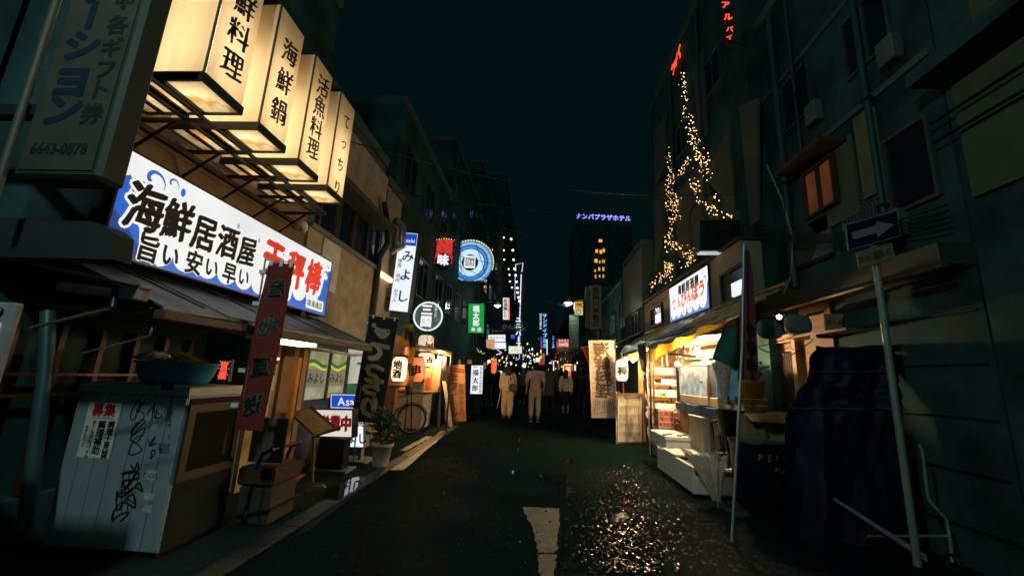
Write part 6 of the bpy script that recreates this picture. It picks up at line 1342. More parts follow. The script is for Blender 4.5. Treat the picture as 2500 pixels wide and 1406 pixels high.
# pole with red flag, green cloth
pt, pb = PY(1816, 596, 4.03), PY(1787, 1322, 4.03)
t = T('red_flag_pole', 'slim steel pole with a rolled dark red banner round its upper half', 'flag pole', V((pb.x, pb.y, 0)))
MB().tube([PY(1779, 1330, 3.98), pb, PY(1812, 850, 4.03), pt], .012, 8).build('pole', pm('pale_steel_pole', (.34, .38, .38), .4, .4), t)
ca = PY(1824, 610, 4.06); cb = PY(1828, 930, 4.06)
RDK = pm('dark_red_cloth', (.14, .025, .03), .8, var=.3)
MB().sheet(lambda u, v: cb.lerp(ca, v) + V(((u - .5) * (.16 * (1 - v) ** .7 + .015) * 1.1, .025 * math.sin(u * 9 + v * 3), .01 * math.sin(v * 14 + u * 4))), 14, 24).build('cloth', RDK, t)
b = MB()
for k in range(3): fr = FR(cb.lerp(ca, .12 + .13 * k) + V((0, -.03, 0)), 0); txt(fr, '料理味'[k], 0, 0, .10, INK, t, n=.012, bold=.05, sx=.8)
g = [PY(1768, 800, 4.7), PY(1812, 798, 4.7)]
t = MB().sheet(lambda u, v: g[0].lerp(g[1], u) + V(((u - .5) * .22 * v - .02 * v, .05 * math.sin(u * 8 + v * 2), -(.36 + .16 * (1 - abs(u * 2 - 1.1)) - .06 * u) * v)), 16, 12).build('green_cloth', pm('dark_green_cloth', (.015, .10, .075), .85), None, 'dark green cloth hung from the awning end beside the flag pole', None, 'cloth')
# lit doorway area further right
t = T('house_doorway', 'wooden sliding door with slats and a glaring white wall strip behind the buckets', 'doorway', (3.4, 6.1, 0))
MB().box(3.38, 3.44, 6.30, 6.95, 0, 2.36).build('white_wall', pm('white_wall_paint', (.75, .72, .66), .7), t)
MB().tube([V((3.33, 6.34, 2.28)), V((3.33, 6.92, 2.28))], .016, 8).build('tube_lamp', em('assumed_white_tube', S(255, 250, 236), 34, 0), t)  # this tube is assumed from the glare, added to light the white wall
MB().box(3.33, 3.379, 6.38, 6.66, 1.12, 1.42, .006).build('lit_box', em('glaring_white_box', S(255, 250, 240), 5), t)
for (y0, y1) in ((6.14, 6.29), (5.60, 5.68)): MB().box(3.34, 3.44, y0, y1, 0, 2.0).build('door_post', pm('pine_post', (.36, .19, .09), .6), t)
MB().box(3.34, 3.44, 5.69, 6.13, 1.92, 2.02).build('lintel', pm('pine_post', (.36, .19, .09), .6), t)
MB().box(3.41, 3.44, 5.69, 6.13, 0, 1.91).build('door_panel', pm('door_pine', (.28, .15, .07), .6), t)
for k in range(7): MB().box(3.385, 3.405, 5.74 + k * .05, 5.76 + k * .05, 1.1, 1.8).build('slat', DWOOD, t)
MB().box(3.42, 3.445, 5.0, 5.58, 0, 2.40).build('wood_wall', pm('brown_plank_wall', (.24, .12, .06), .7, var=.4), t)
pl = V((3.15, 5.55, 2.22)); t = T('assumed_pendant_lamp', 'small assumed warm lamp hidden behind the grey hanging mitts', 'lamp', pl); MB().ball(pl, .03, 10, 6).build('globe', em('assumed_pendant_globe', S(255, 190, 110), 40, 0), t); MB().lathe(pl + V((0, 0, .02)), [(.07, 0), (.03, .05), (.01, .06)], 14).build('shade', K, t)  # hidden bulb, assumed from the warm light around the wooden door
MITT = pm('grey_rubber', (.13, .15, .15), .7)
for i, (x0, y0, x1, y1, Y) in enumerate(((1848, 782, 1908, 832, 4.9), (1916, 768, 1980, 818, 4.85))):
    p0, p1 = PY(x0, (y0 + y1) / 2, Y), PY(x1, (y0 + y1) / 2 - 6, Y); c = (p0 + p1) / 2; hw = (p1 - p0).length / 2
    MB().sheet(lambda u, v: c + V((hw * math.copysign(abs(math.cos(u * 2 * PI)) ** .6, math.cos(u * 2 * PI)) * math.sin(v * PI) ** .35, .05 * math.sin(v * PI) * math.sin(u * 4 * PI) * .3 - .05 * math.cos(v * PI), .11 * math.copysign(abs(math.sin(u * 2 * PI)) ** .7, math.sin(u * 2 * PI)) * math.sin(v * PI) ** .35 + (p1.z - p0.z) * .0)), 28, 10).build('hanging_mitt', MITT, None, ('grey padded cushion drying on the line, the one nearer the flag pole', 'grey padded cushion drying on the line, the one nearer the road sign')[i], None, 'cushion', 'grey cushions drying on a line')
MB().tube([PY(1815, 812, 4.9), PY(1848, 800, 4.9), PY(1916, 786, 4.86), PY(2010, 760, 4.8)], .012, 6).build('drying_rod', K, None, 'dark rod carrying the grey drying cushions', None, 'rod')
t = T('wall_shelf', 'shelf with cardboard boxes above the wooden door', 'shelf', (3.3, 4.9, 1.9))
MB().box(3.18, 3.42, 4.45, 5.5, 1.93, 1.955).build('board', WOOD, t); MB().box(3.2, 3.4, 4.95, 5.05, 1.90, 1.93).build('bracket', DK, t)
carton('cardboard_box', 'printed brown carton on the shelf behind the cushions', 3.2, 3.4, 4.78, 5.2, 1.956, 2.15, pm('brown_carton', (.35, .20, .10), .8), ('ビール',), ink=INK)
t = T('broom_bundle', 'bundle of pale brooms leaning behind the road sign post', 'brooms', PY(2100, 850, 4.9))
for k in range(6):
    a = PY(2066 + k * 7, 752 + k * 9, 4.9); MB().tube([a, PY(2088 + k * 5, 836, 4.9)], [.010, .028], 6).build('broom', pm('pale_bristle', (.22, .17, .12), .8), t)
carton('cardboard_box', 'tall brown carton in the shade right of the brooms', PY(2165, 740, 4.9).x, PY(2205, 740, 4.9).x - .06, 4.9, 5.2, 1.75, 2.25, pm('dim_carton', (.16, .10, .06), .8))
for i, (a, c) in enumerate((((1832, 850, 5.0), (2000, 790, 5.0)), ((1845, 905, 5.2), (1985, 830, 4.9)), ((1848, 848, 5.0), (1925, 858, 5.1)))):
    a, c = PY(*a), PY(*c); MB().tube([a.lerp(c, k / 6) + V((0, 0, -.04 * math.sin(k / 6 * PI))) for k in range(7)], .005, 4).build('clothes_line', K, None, ('upper black line crossing in front of the white wall strip', 'lower black line crossing before the wooden door', 'short black line above the yellow buckets')[i], None, 'line')
c = PY(1927, 850, 5.0); t = T('coat_hanger', 'black wire coat hanger on the line before the wooden door', 'hanger', c); MB().tube([c + V(q) for q in ((0, 0, .07), (.015, 0, .05), (0, 0, .02), (-.11, 0, -.06), (.11, 0, -.06), (0, 0, .02))], .004, 4).build('wire', K, t)
# small goods and clutter of the stall
c = PY(1772, 1000, 5.95); MB().sheet(lambda u, v: c + V(((.02 + .10 * v ** 1.4) * math.cos(u * 2 * PI) * (1 + .22 * math.sin(u * 2 * PI * 9 + v * 4)) - .02 * v, (.02 + .06 * v) * math.sin(u * 2 * PI), .62 * v)), 72, 16).build('clear_bag', pm('crinkled_clear_wrap', (.55, .50, .44), .15, var=.5, scale=30, spec=1.), None, 'tall crinkled clear wrapping standing beside the fish tank', None, 'plastic wrap')
for i, (x, y, z, s_) in enumerate(((2.36, 8.41, 1.09, '牡蠣'), (2.62, 8.41, 1.30, 'はまぐり'), (2.40, 8.41, .56, '一皿五百円'))):
    fr = FR((x, y, z), 0, (-5, 3, 6)[i]); tt = T('price_card', ('yellowed price card on the deep second tray', 'price card with four kana on the upper foam tray', 'wide price card on the lowest foam tray')[i], 'card', fr.p(.08, 0, 0)); MB().fbox(fr, 0, .18, -.045, .045, -.006, 0).build('card', (pm('yellowed_card', (.6, .5, .2), .7), PAPER, PAPER)[i], tt); txt(fr, s_, .09, 0, .16 / max(3, len(s_)), REDINK if i else INK, tt, n=.002, bold=.02)
for i, (y, h) in enumerate(((7.45, .22), (7.15, .26), (6.85, .2), (6.55, .24), (8.1, .25), (8.4, .2))):
    fr = FR((2.46, y + .06, 1.70 if y < 8 else 1.62), -90, R.uniform(-5, 5)); tt = T('menu_slip', ('menu slip third from the awning end, over the tank', 'long menu slip over the middle of the tank', 'short menu slip second from the awning end', 'menu slip nearest the awning end', 'long menu slip over the brown red crates', 'menu slip over the tray rack')[i], 'menu slip', fr.p(.06, 0, 0), 'paper menu slips hanging in the stall'); MB().fbox(fr, 0, .11, 0, h, -.003, 0).build('slip', pm('warm_slip', (.66, .56, .40), .8), tt); txt(fr, ('いか刺身', '鯛の造り', 'あさり', 'さざえ', 'いわし焼', 'うに')[i], .055, h / 2, h / 5.2, INK, tt, n=.002, vert=True, bold=.02)
for i, x in enumerate((2.54, 2.64, 2.73)):
    q = V((x, 5.78, .966)); tt = T('sauce_bottle', ('dark bottle at the tank end of the side table', 'brown bottle in the middle of the side table', 'squat bottle next to the yellow buckets')[i], 'bottle', q); MB().lathe(q, [(0, .002), (.03, 0), (.032, .13 - .03 * (i == 2)), (.012, .17 - .03 * (i == 2)), (.012, .21 - .04 * (i == 2)), (0, .21 - .04 * (i == 2))], 12).build('glass', pm('brown_bottle_glass', (.03, .015, .006), .12, spec=.8), tt); MB().lathe(q, [(.0325, .04), (.0325, .10)], 12).build('label', PAPER, tt)
for k in range(5):
    q = V((2.02 + k * .11, 6.85 + .12 * (k % 2), .506)); MB().ball(q + V((0, 0, .012)), (.045, .03, .018), 10, 6).build('oyster', pm('oyster_shell', (.22, .20, .17), .6, var=.6, scale=40), None, 'oyster shell lying on the back foam box, number %s from the road' % ('one', 'two', 'three', 'four', 'five')[k] if False else ('oyster shell nearest the road on the back foam box', 'oyster shell second from the road on the back foam box', 'middle oyster shell on the back foam box', 'oyster shell second from the stall on the back foam box', 'oyster shell nearest the stall on the back foam box')[k], None, 'oyster', 'oyster shells on the foam box')
# lantern, menu board, banners at the stall front
lantern('white paper lantern with one black character under the right awning', PY(1518, 904, 9.5), .135, .47, LPAP('hot_lantern_paper', S(255, 232, 200), 1.15), '棒', tx=.8)
p0 = PY(1522, 933, 9.5); t = T('lantern_tassel', 'magenta tassel hanging below the white lantern', 'tassel', p0); MB().tube([p0, p0 + V((0, 0, -.24))], .012, 6).build('tube', em('glowing_magenta_tassel', S(230, 30, 90), .7, .3, 30), t)  # the tassel is no lamp; its bright look is put in as glow
fr, w_, h_ = QF(PY(1508, 1078, 9.4), PY(1567, 1078, 9.4), PY(1509, 966, 9.4))
t = T('menu_board', 'tall framed paper menu full of tiny handwriting at the stall front', 'menu board', fr.p(w_ / 2, 0, 0))
b = MB(); e = .035; b.fbox(fr, -e, w_ + e, -e, 0, -.03, .012); b.fbox(fr, -e, w_ + e, h_, h_ + e * 1.5, -.03, .012); b.fbox(fr, -e, 0, 0, h_, -.03, .012); b.fbox(fr, w_, w_ + e, 0, h_, -.03, .012); b.build('frame', WOOD, t)
MB().fbox(fr, 0, w_, 0, h_, -.02, 0).build('paper', pm('cream_menu_paper', (.72, .66, .54), .8, var=.08), t)
b = MB()
for r_ in range(5):
    for k in range(20):
        u = .03 + k * (w_ - .06) / 20; v1 = h_ * (.97 - r_ * .19); v0 = v1 - h_ * R.uniform(.05, .15); b.fbox(fr, u, u + .007, v0, v1, .001, .0018)
b.build('menu_lines', pm('menu_ink', (.12, .10, .08), .8), t, kind='stuff')
for u in (0, w_): q = fr.p(u, 0, -.02); MB().tube([q + V((0, 0, .02)), V((q.x, q.y, 0))], .016, 6).build('leg', DWOOD, t); MB().tube([q + V((0, 0, h_ * .9)), V((q.x, q.y + .35, 0))], .014, 6).build('rear_leg', DWOOD, t)
WCL = pm('cream_banner_cloth', (.78, .63, .52), .8, var=.1, trans=.3); PRN = pm('brown_black_print', (.07, .045, .03), .75); PAT = pm('pink_wave_print', (.50, .30, .24), .8)
def kai_txt(fr, h, t, warp):
    b = MB(); hw = .29
    for j in range(15):
        for i in range(6):
            cu = -hw + (i + .5 * (j % 2)) * .115; cv = h * .30 + j * .115
            for r in (.055, .038, .022):
                pts = [(cu + r * math.cos(k / 8 * PI), cv + r * math.sin(k / 8 * PI)) for k in range(9)]
                for k in range(8):
                    (a, c), (d, e) = pts[k], pts[k + 1]
                    if abs(a) > hw - .01 or abs(d) > hw - .01 or max(c, e) > h - .02: continue
                    f = 1 - .008 / r; b.add([fr.p(a, c, .006 + warp(a, c)), fr.p(d, e, .006 + warp(d, e)), fr.p(cu + (d - cu) * f, cv + (e - cv) * f, .006 + warp(d, e)), fr.p(cu + (a - cu) * f, cv + (c - cv) * f, .006 + warp(a, c))], [(0, 1, 2, 3)])
    b.build('wave_pattern', PAT, t, kind='stuff')
    for ch, f in zip('海鮮料理', (.885, .70, .52, .345)): txt(fr, ch, 0, h * f, .34, PRN, t, n=.010, bold=.012, mirror=True, nib=.06, sx=1.15, warp=warp, brush=1.)
    b = MB()
    W = lambda a, c: fr.p(a, c, .009 + warp(a, c))
    def ln(pts, wd=.008):
        for k in range(len(pts) - 1):
            (a, c), (d, e) = pts[k], pts[k + 1]; L = math.hypot(d - a, e - c) or 1; px, py = -(e - c) / L * wd / 2, (d - a) / L * wd / 2
            b.add([W(a + px, c + py), W(a - px, c - py), W(d - px, e - py), W(d + px, e + py)], [(0, 1, 2, 3)])
    for s_, cx in ((1, -.18), (1, .18)):
        ln([(cx + .07 * math.cos(k / 12 * 2 * PI), h * .20 + .07 * math.sin(k / 12 * 2 * PI)) for k in range(13)]); ln([(cx + .035 * math.cos(k / 10 * 2 * PI), h * .20 + .035 * math.sin(k / 10 * 2 * PI)) for k in range(11)])
    for k in range(9): ln([(-.22 + k * .055, h * .10), (-.20 + k * .05, h * .17 + .03 * math.sin(k)), (-.19 + k * .05, h * .22)])
    ln([(-.24, h * .13), (-.23, h * .05), (.0, h * .075), (.24, h * .10), (.25, h * .14)]); ln([(-.24, h * .09), (.24, h * .12)])
    b.build('sketch_print', PRN, t, kind='stuff')
    txt(fr, '新鮮', .21, h * .47, .08, pm('pale_red_print', (.5, .12, .07), .8), t, n=.009, vert=True, mirror=True, bold=.02, warp=warp)
banner('seafood_banner', 'wide cream banner with big brown mirrored characters and a wave pattern', PY(1468, 832, 9.9), PY(1476, 1020, 9.9), .30, WCL, kai_txt, (1, .05, 0), foot=PZ(1505, 1084), polepos=1, amp=.02, seed=2.2)
BCL = pm('black_banner_cloth', (.015, .016, .02), .85)
banner('black_banner', 'narrow black banner with cream kana seen nearly edge on at the menu board', PY(1566, 838, 8.35), PY(1586, 1092, 8.35), .11, BCL, lambda fr, h, t, warp: fish_txt(fr, h, t, warp, False, pm('bright_cream_print', (.55, .47, .35), .8), 'てっちり', .55), (.75, .66, 0), foot=PZ(1588, 1112), polepos=1, amp=.03, seed=1.1)
t = T('red_flag', 'red triangular flag hanging from a thin rod behind the cream banner', 'flag', PY(1430, 850, 11.5))
MB().sheet(lambda u, v: PY(1420 + 24 * u + 8 * v * (1 - u), 848 + 4 * u + 55 * v * (.35 + .65 * u), 11.5) + V((0, .05 * math.sin(u * 5), 0)), 8, 8).build('cloth', pm('bright_red_cloth', (.40, .03, .03), .8, trans=.3), t); MB().tube([PY(1418, 849, 11.5), PY(1446, 843, 11.5)], .012, 5).build('rod', STEEL, t)

# ------------------------------------------------------------------ right foreground: road sign, carts, tarp, upper floors
t = T('one_way_sign', 'blue one way road sign with a white arrow and a dirty plate below it', 'road sign', PY(2240, 1380, 3.78))
PM_ = pm('grey_green_pole', (.22, .24, .20), .5, .2)
MB().tube([PY(2246, 1420, 3.78), PY(2131, 590, 3.78)], .028, 12).build('pole', PM_, t)
fr, w_, h_ = QF(PY(2070, 613, 3.72), PY(2200, 577, 3.72), PY(2063, 548, 3.72))
MB().fbox(fr, 0, w_, 0, h_, -.012, 0, .004).build('plate', pm('white_sign_edge', (.16, .18, .2), .4), t); MB().fbox(fr, .012, w_ - .012, .012, h_ - .012, .001, .003).build('blue_field', pm('sign_blue', (.005, .010, .035), .4), t)
arrow = [(.06, .105), (.34, .105), (.34, .055), (.535, .145), (.34, .235), (.34, .185), (.06, .185)]
MB().prism(fr, [(a * w_ / .6, c * h_ / .29) for a, c in arrow], .004, .006).build('arrow', pm('arrow_white', (.20, .22, .18), .45), t)
fr, w_, h_ = QF(PY(2097, 657, 3.73), PY(2186, 632, 3.73), PY(2090, 616, 3.73)); MB().fbox(fr, 0, w_, 0, h_, -.01, 0, .008).build('lower_plate', pm('dirty_plate', (.20, .18, .12), .6, var=.3), t)
txt(fr, '自転車', w_ * .3, h_ * .5, .07, pm('rust_ink', (.14, .07, .03), .7), t, n=.003, bold=.05); txt(fr, '除く', w_ * .72, h_ * .5, .09, pm('rust_ink', (.14, .07, .03), .7), t, n=.003, bold=.05)
for y_ in (560, 622): MB().lathe(PY(2136, y_, 3.775), [(.038, 0), (.038, .025)], 12).build('clamp', DK, t)
t = T('tarp_covered_stack', 'tall stack of goods wrapped in a dark navy tarp beside the road sign', 'covered goods', V((2.9, 4.6, 0)))
TARP = pm('navy_tarp', (.0025, .008, .019), .6, var=.3, spec=.2)
prof = [PY(x, y, 4.2) for x, y in ((1903, 1330), (1912, 1150), (1925, 1010), (1945, 960), (1962, 930), (1975, 860), (1985, 846))]
prR = [PY(x, y, 4.2) for x, y in ((2204, 1345), (2196, 1150), (2190, 1010), (2188, 960), (2186, 930), (2182, 860), (2178, 851))]
def tarp(u, v):
    k = min(5, int(v * 6)); f = v * 6 - k; a = prof[k].lerp(prof[k + 1], f); c = prR[k].lerp(prR[k + 1], f)
    return a.lerp(c, u) + V((0, -.04 + .035 * math.sin(u * 17 + v * 3 + 5 * noise.noise((u * 3, v * 2, 7))) * (1 - .7 * v) + .10 * noise.noise((u * 4, v * 5, 0)) + .035 * noise.noise((u * 11, v * 13, 3)) + .012 * noise.noise((u * 30, v * 34, 5)), 0))
MB().sheet(tarp, 60, 50).build('tarp_front', TARP, t)
for v_ in (.38, .72): MB().tube([tarp(k / 24, v_) + V((0, -.03, 0)) for k in range(25)], .007, 5).build('rope', pm('dim_rope', (.05, .055, .05), .8), t)
MB().sheet(lambda u, v: tarp(0, v) + V((tarp(0, v).x / 4.2 * .75 * u + .06 * u, .75 * u, 0)), 8, 20).build('tarp_side', TARP, t)
MB().sheet(lambda u, v: tarp(u, 1) + V((tarp(u, 1).x / 4.2 * .75 * v + .03 * v, .75 * v, .04 * math.sin(v * 3) - .02 * math.sin(u * 6))), 12, 8).build('tarp_top', TARP, t)
b = MB()
t = T('tube_cart', 'grey tube push cart with tall bent handles in front of the navy tarp', 'cart', PZ(2150, 1380))
CT = pm('worn_grey_tube', (.26, .27, .22), .45, .3, var=.5)
MB().tube([PY(x, y, 4.3) for x, y in ((1966, 1250), (1961, 1180), (1956, 1086), (1962, 1078), (1975, 1077), (1998, 1086), (2003, 1098), (2008, 1180), (2012, 1215), (2020, 1228), (2042, 1262), (2048, 1290), (2052, 1345))], .013, 8).build('handle_tube', CT, t)
MB().tube([PY(x, y, 3.7) for x, y in ((2244, 1086), (2252, 1100), (2264, 1205), (2270, 1222), (2310, 1266), (2317, 1300), (2326, 1372))], .012, 8).build('handle_tube', CT, t)
MB().tube([PY(2052, 1308, 4.3), PY(2316, 1308, 3.7)], .010, 8).build('cross_tube', CT, t); MB().tube([PY(1962, 1165, 4.3), PY(2010, 1168, 4.3)], .008, 6).build('cross_tube', CT, t)
a, c = PY(1968, 1176, 4.28), PY(2265, 1372, 3.75)
MB().hexa([a, c, c + V((0, .12, 0)), a + V((0, .12, 0)), a + V((0, 0, .02)), c + V((0, 0, .05)), c + V((0, .12, .05)), a + V((0, .12, .02))]).build('deck_plank', pm('grey_plank', (.16, .17, .16), .6), t)
for q in (PY(2052, 1345, 4.3), PY(2326, 1372, 3.7)):
    c = V((q.x, q.y, .07)); MB().tube([c + V((0, math.cos(k / 14 * 2 * PI) * .055, math.sin(k / 14 * 2 * PI) * .055)) for k in range(14)], .015, 6, closed=True).build('wheel', K, t)
# air units
def ac(label, x, y, z, sz=.62):
    t = T('air_conditioner', label, 'air conditioner', V((x, y, z)), 'outdoor air units on the right house'); fr = FR((x, y + .39, z), -90); AM = pm('dull_white_casing', (.13, .135, .105), .6)
    MB().fbox(fr, 0, .78, 0, sz, -.22, 0, .01).build('casing', AM, t)
    MB().lathe(fr.p(.30, sz / 2, .0), [(0, .006), (.23, .006), (.25, .012), (.25, 0)], 26, axis=fr.n).build('fan_grille', pm('dark_grille', (.05, .05, .045), .6), t)
    for k in range(5): MB().tube([fr.p(.30 + r_ * .001 + (.05 + .045 * k) * math.cos(j / 20 * 2 * PI), sz / 2 + (.05 + .045 * k) * math.sin(j / 20 * 2 * PI), .012) for j in range(20) for r_ in (0,)], .004, 4, closed=True).build('guard_ring', AM, t)
    MB().fbox(fr, -.02, .8, -.05, -.005, -.2, .02).build('bracket', DK, t)
ac('pale outdoor air unit with a round fan, left of the road sign', 3.42, 5.25, 2.90, .5); ac('darker outdoor air unit half behind the road sign', 3.44, 4.3, 2.92, .5)
fr, w_, h_ = QF(PY(1706, 612, 6.6), PY(1811, 612, 6.6), PY(1706, 535, 6.6))
t = T('unlit_box_sign', 'dark unlit box sign with a pale tube light under it, below the fairy lights', 'sign', fr.p(w_ / 2, 0, -.1))
MB().fbox(fr, 0, w_, 0, h_, -.2, 0, .02).build('housing', pm('olive_grey_case', (.10, .11, .09), .5), t); MB().fbox(fr, .02, w_ - .02, .02, h_ - .02, .0, .004).build('face', pm('black_green_face', (.012, .018, .016), .4), t)
txt(fr, 'お食事処', w_ * .4, h_ * .72, .13, pm('dim_letter', (.045, .05, .045), .5), t, n=.006, bold=.0); txt(fr, '居酒屋いづもや', w_ * .5, h_ * .36, .10, pm('dim_letter', (.05, .05, .05), .5), t, n=.006, bold=.0)
MB().fbox(fr, .03, w_ - .06, -.03, -.005, -.15, -.02).build('tube_light', em('pale_tube_light', S(190, 196, 205), .9), t)
MB().tube([fr.p(w_ * .99, 0, -.1), V((3.45, 6.7, 3.4))], .025, 6).build('bracket', K, t)
PIP = pm('dim_pipe', (.025, .05, .047), .5)
for i, (y, z0, z1, rad) in enumerate(((5.55, 2.62, 6.9, .045), (4.05, 2.62, 6.8, .03), (5.15, 3.5, 6.9, .02))):
    MB().tube([V((3.39, y, z0)), V((3.39, y, z1))], rad, 8).build('down_pipe', PIP, r1)
    for z in (z0 + .5, z0 + 1.7): MB().box(3.36, 3.449, y - rad - .02, y + rad + .02, z, z + .03).build('pipe_clip', DK, r1)
for i, (y, z) in enumerate(((3.85, 2.75), (4.75, 4.6), (3.62, 4.5))): MB().box(3.34, 3.449, y, y + .2, z, z + .28, .01).build('meter_box', pm('meter_grey', (.09, .10, .09), .6), r1)
for z in (4.32, 5.7): MB().box(3.42, 3.449, 3.4, 5.98, z, z + .07).build('string_course', GRW, r1)
for (y, z) in ((4.0, 4.75), (5.2, 4.85)): window(r1, 'R', 3.45, y, z, .62, .75, mull=1)
for k in range(5): MB().box(3.43, 3.449, 3.4, 5.98, .3 + k * .42, .31 + k * .42).build('wall_joint', DK, r1)
for i in range(5):
    a, c = V((3.36, 3.4, 2.66 + i * .05)), V((3.2, 6.1, 3.5 + i * .06)); MB().tube([a.lerp(c, k / 8) + V((0, 0, -.10 * math.sin(k / 8 * PI) * (1 + .3 * i))) for k in range(9)], .008, 4).build('cable', K, r1)
for i, (y, z) in enumerate(((8.3, 4.2), (10.2, 5.2), (9.0, 6.6), (7.2, 6.9))): window(r2, 'R', 3.25, y, z, .7, .8, mull=1)
for y in (7.75, 9.55): MB().tube([V((3.2, y, 3.5)), V((3.2, y, 9.3))], .04, 8).build('down_pipe', PIP, r2)
# rooftop neon letters
RN = neon('red_orange_neon', S(255, 78, 42), 1.5)
t = T('roof_neon', 'red vertical neon letters at the top of the photo on the right', 'neon sign', PY(1775, 100, 5.9))
q0 = PY(1772, 100, 6.0); MB().box(q0.x - .02, q0.x + .02, 5.98, 6.02, q0.z - .4, q0.z + .8).build('post', K, t); MB().tube([q0, V((3.3, 6.1, q0.z))], .02, 5).build('bracket', K, t)
for ch, x, y, hh in (('ア', 1770, 15, 26), ('ル', 1776, 44, 26), ('バ', 1780, 74, 20), ('ィ', 1780, 92, 22)): txt(FR(PY(x, y, 5.94), 0, -3), ch, 0, 0, hh * 5.94 / F_PX, RN, t, n=.02, bold=.05)
t = T('side_neon', 'small slanted red neon letters on the dark wall above the fairy lights', 'neon sign', PX(1652, 150, 3.2))
for ch, x, y in (('バ', 1657, 138), ('ァ', 1648, 160)): txt(FR(PX(x, y, 3.19), -90), ch, 0, 0, .42, RN, t, n=.02, bold=.06)
q = PX(1640, 172, 3.2); MB().tube([q, q + V((0, -.1, .1))], .02, 5).build('tube', RN, t)
# fairy lights: a net of warm points on the bracing
t = T('fairy_lights', 'tall net of warm fairy lights climbing the dark bracing on the right', 'fairy lights', PX(1650, 690, 3.15))
FL = em('fairy_bulb', S(255, 196, 128), 5, .5, 40, sampled=False); b = MB(); rr = random.Random(5)
for (x0, y0, x1, y1, wd, n) in ((1669, 176, 1672, 270, 7, 34), (1675, 275, 1700, 350, 18, 42), (1690, 335, 1716, 400, 24, 46), (1700, 385, 1724, 440, 22, 30), (1680, 385, 1655, 435, 9, 26), (1690, 440, 1702, 475, 14, 20), (1634, 362, 1637, 450, 8, 36), (1636, 445, 1648, 500, 16, 40), (1640, 490, 1650, 540, 22, 40), (1640, 520, 1628, 620, 10, 40),
                           (1640, 590, 1700, 640, 14, 40), (1690, 610, 1676, 655, 14, 20), (1650, 640, 1600, 690, 16, 52), (1715, 490, 1755, 525, 18, 28), (1772, 522, 1788, 528, 4, 7), (1742, 478, 1752, 490, 5, 6), (1600, 690, 1590, 706, 4, 8), (1625, 640, 1640, 690, 8, 18)):
    for k in range(n):
        f = rr.random(); p = PX(x0 + (x1 - x0) * f + rr.gauss(0, wd / 2), y0 + (y1 - y0) * f + rr.gauss(0, 4), 3.17); b.ball(p, rr.choice((.006, .008, .0105)), 5, 3)
b.build('bulb', FL, t, kind='stuff')
b = MB()
for pl in (((1670, 176), (1672, 280), (1700, 350), (1724, 440)), ((1716, 380), (1680, 385), (1655, 435), (1640, 490)), ((1634, 362), (1640, 500), (1628, 620), (1600, 700)), ((1640, 590), (1700, 640), (1650, 650)), ((1715, 490), (1755, 525), (1790, 528))): b.tube([PX(x, y, 3.19) for x, y in pl], .005, 4)
b.build('wire', K, t, kind='stuff')

# ------------------------------------------------------------------ people
SKIN = pm('skin', (.40, .24, .16), .55, var=.08); HAIR = pm('black_hair', (.008, .007, .006), .45, var=.2)
def remesh(mb, name, mat, parent, vox=.016, sm=6):
    me = bpy.data.meshes.new(name + '_raw'); me.from_pydata(mb.v, [], mb.f); o = bpy.data.objects.new('raw', me); COL.objects.link(o)
    m_ = o.modifiers.new('r', 'REMESH'); m_.mode = 'VOXEL'; m_.voxel_size = vox; m_.use_smooth_shade = True
    s_ = o.modifiers.new('s', 'SMOOTH'); s_.iterations = sm; s_.factor = .5
    bpy.context.view_layer.update()
    m2 = bpy.data.meshes.new_from_object(o.evaluated_get(bpy.context.evaluated_depsgraph_get()))
    bpy.data.objects.remove(o); bpy.data.meshes.remove(me)
    org = _root[parent.name]; m2.transform(Matrix.Translation(-org)); m2.name = name; m2.materials.clear(); m2.materials.append(mat)
    for p in m2.polygons: p.use_smooth = True
    o = bpy.data.objects.new(name, m2); COL.objects.link(o); o.parent = parent; _root[o.name] = org; return o
def limb(mb, pts, rad, seg=10):
    # densified capsule chain
    for i in range(len(pts) - 1):
        a, c = Vector(pts[i]), Vector(pts[i + 1]); mb.tube([a, c], [rad[i], rad[i + 1]], seg)
    for p, r in zip(pts, rad): mb.ball(p, r, seg, 6)
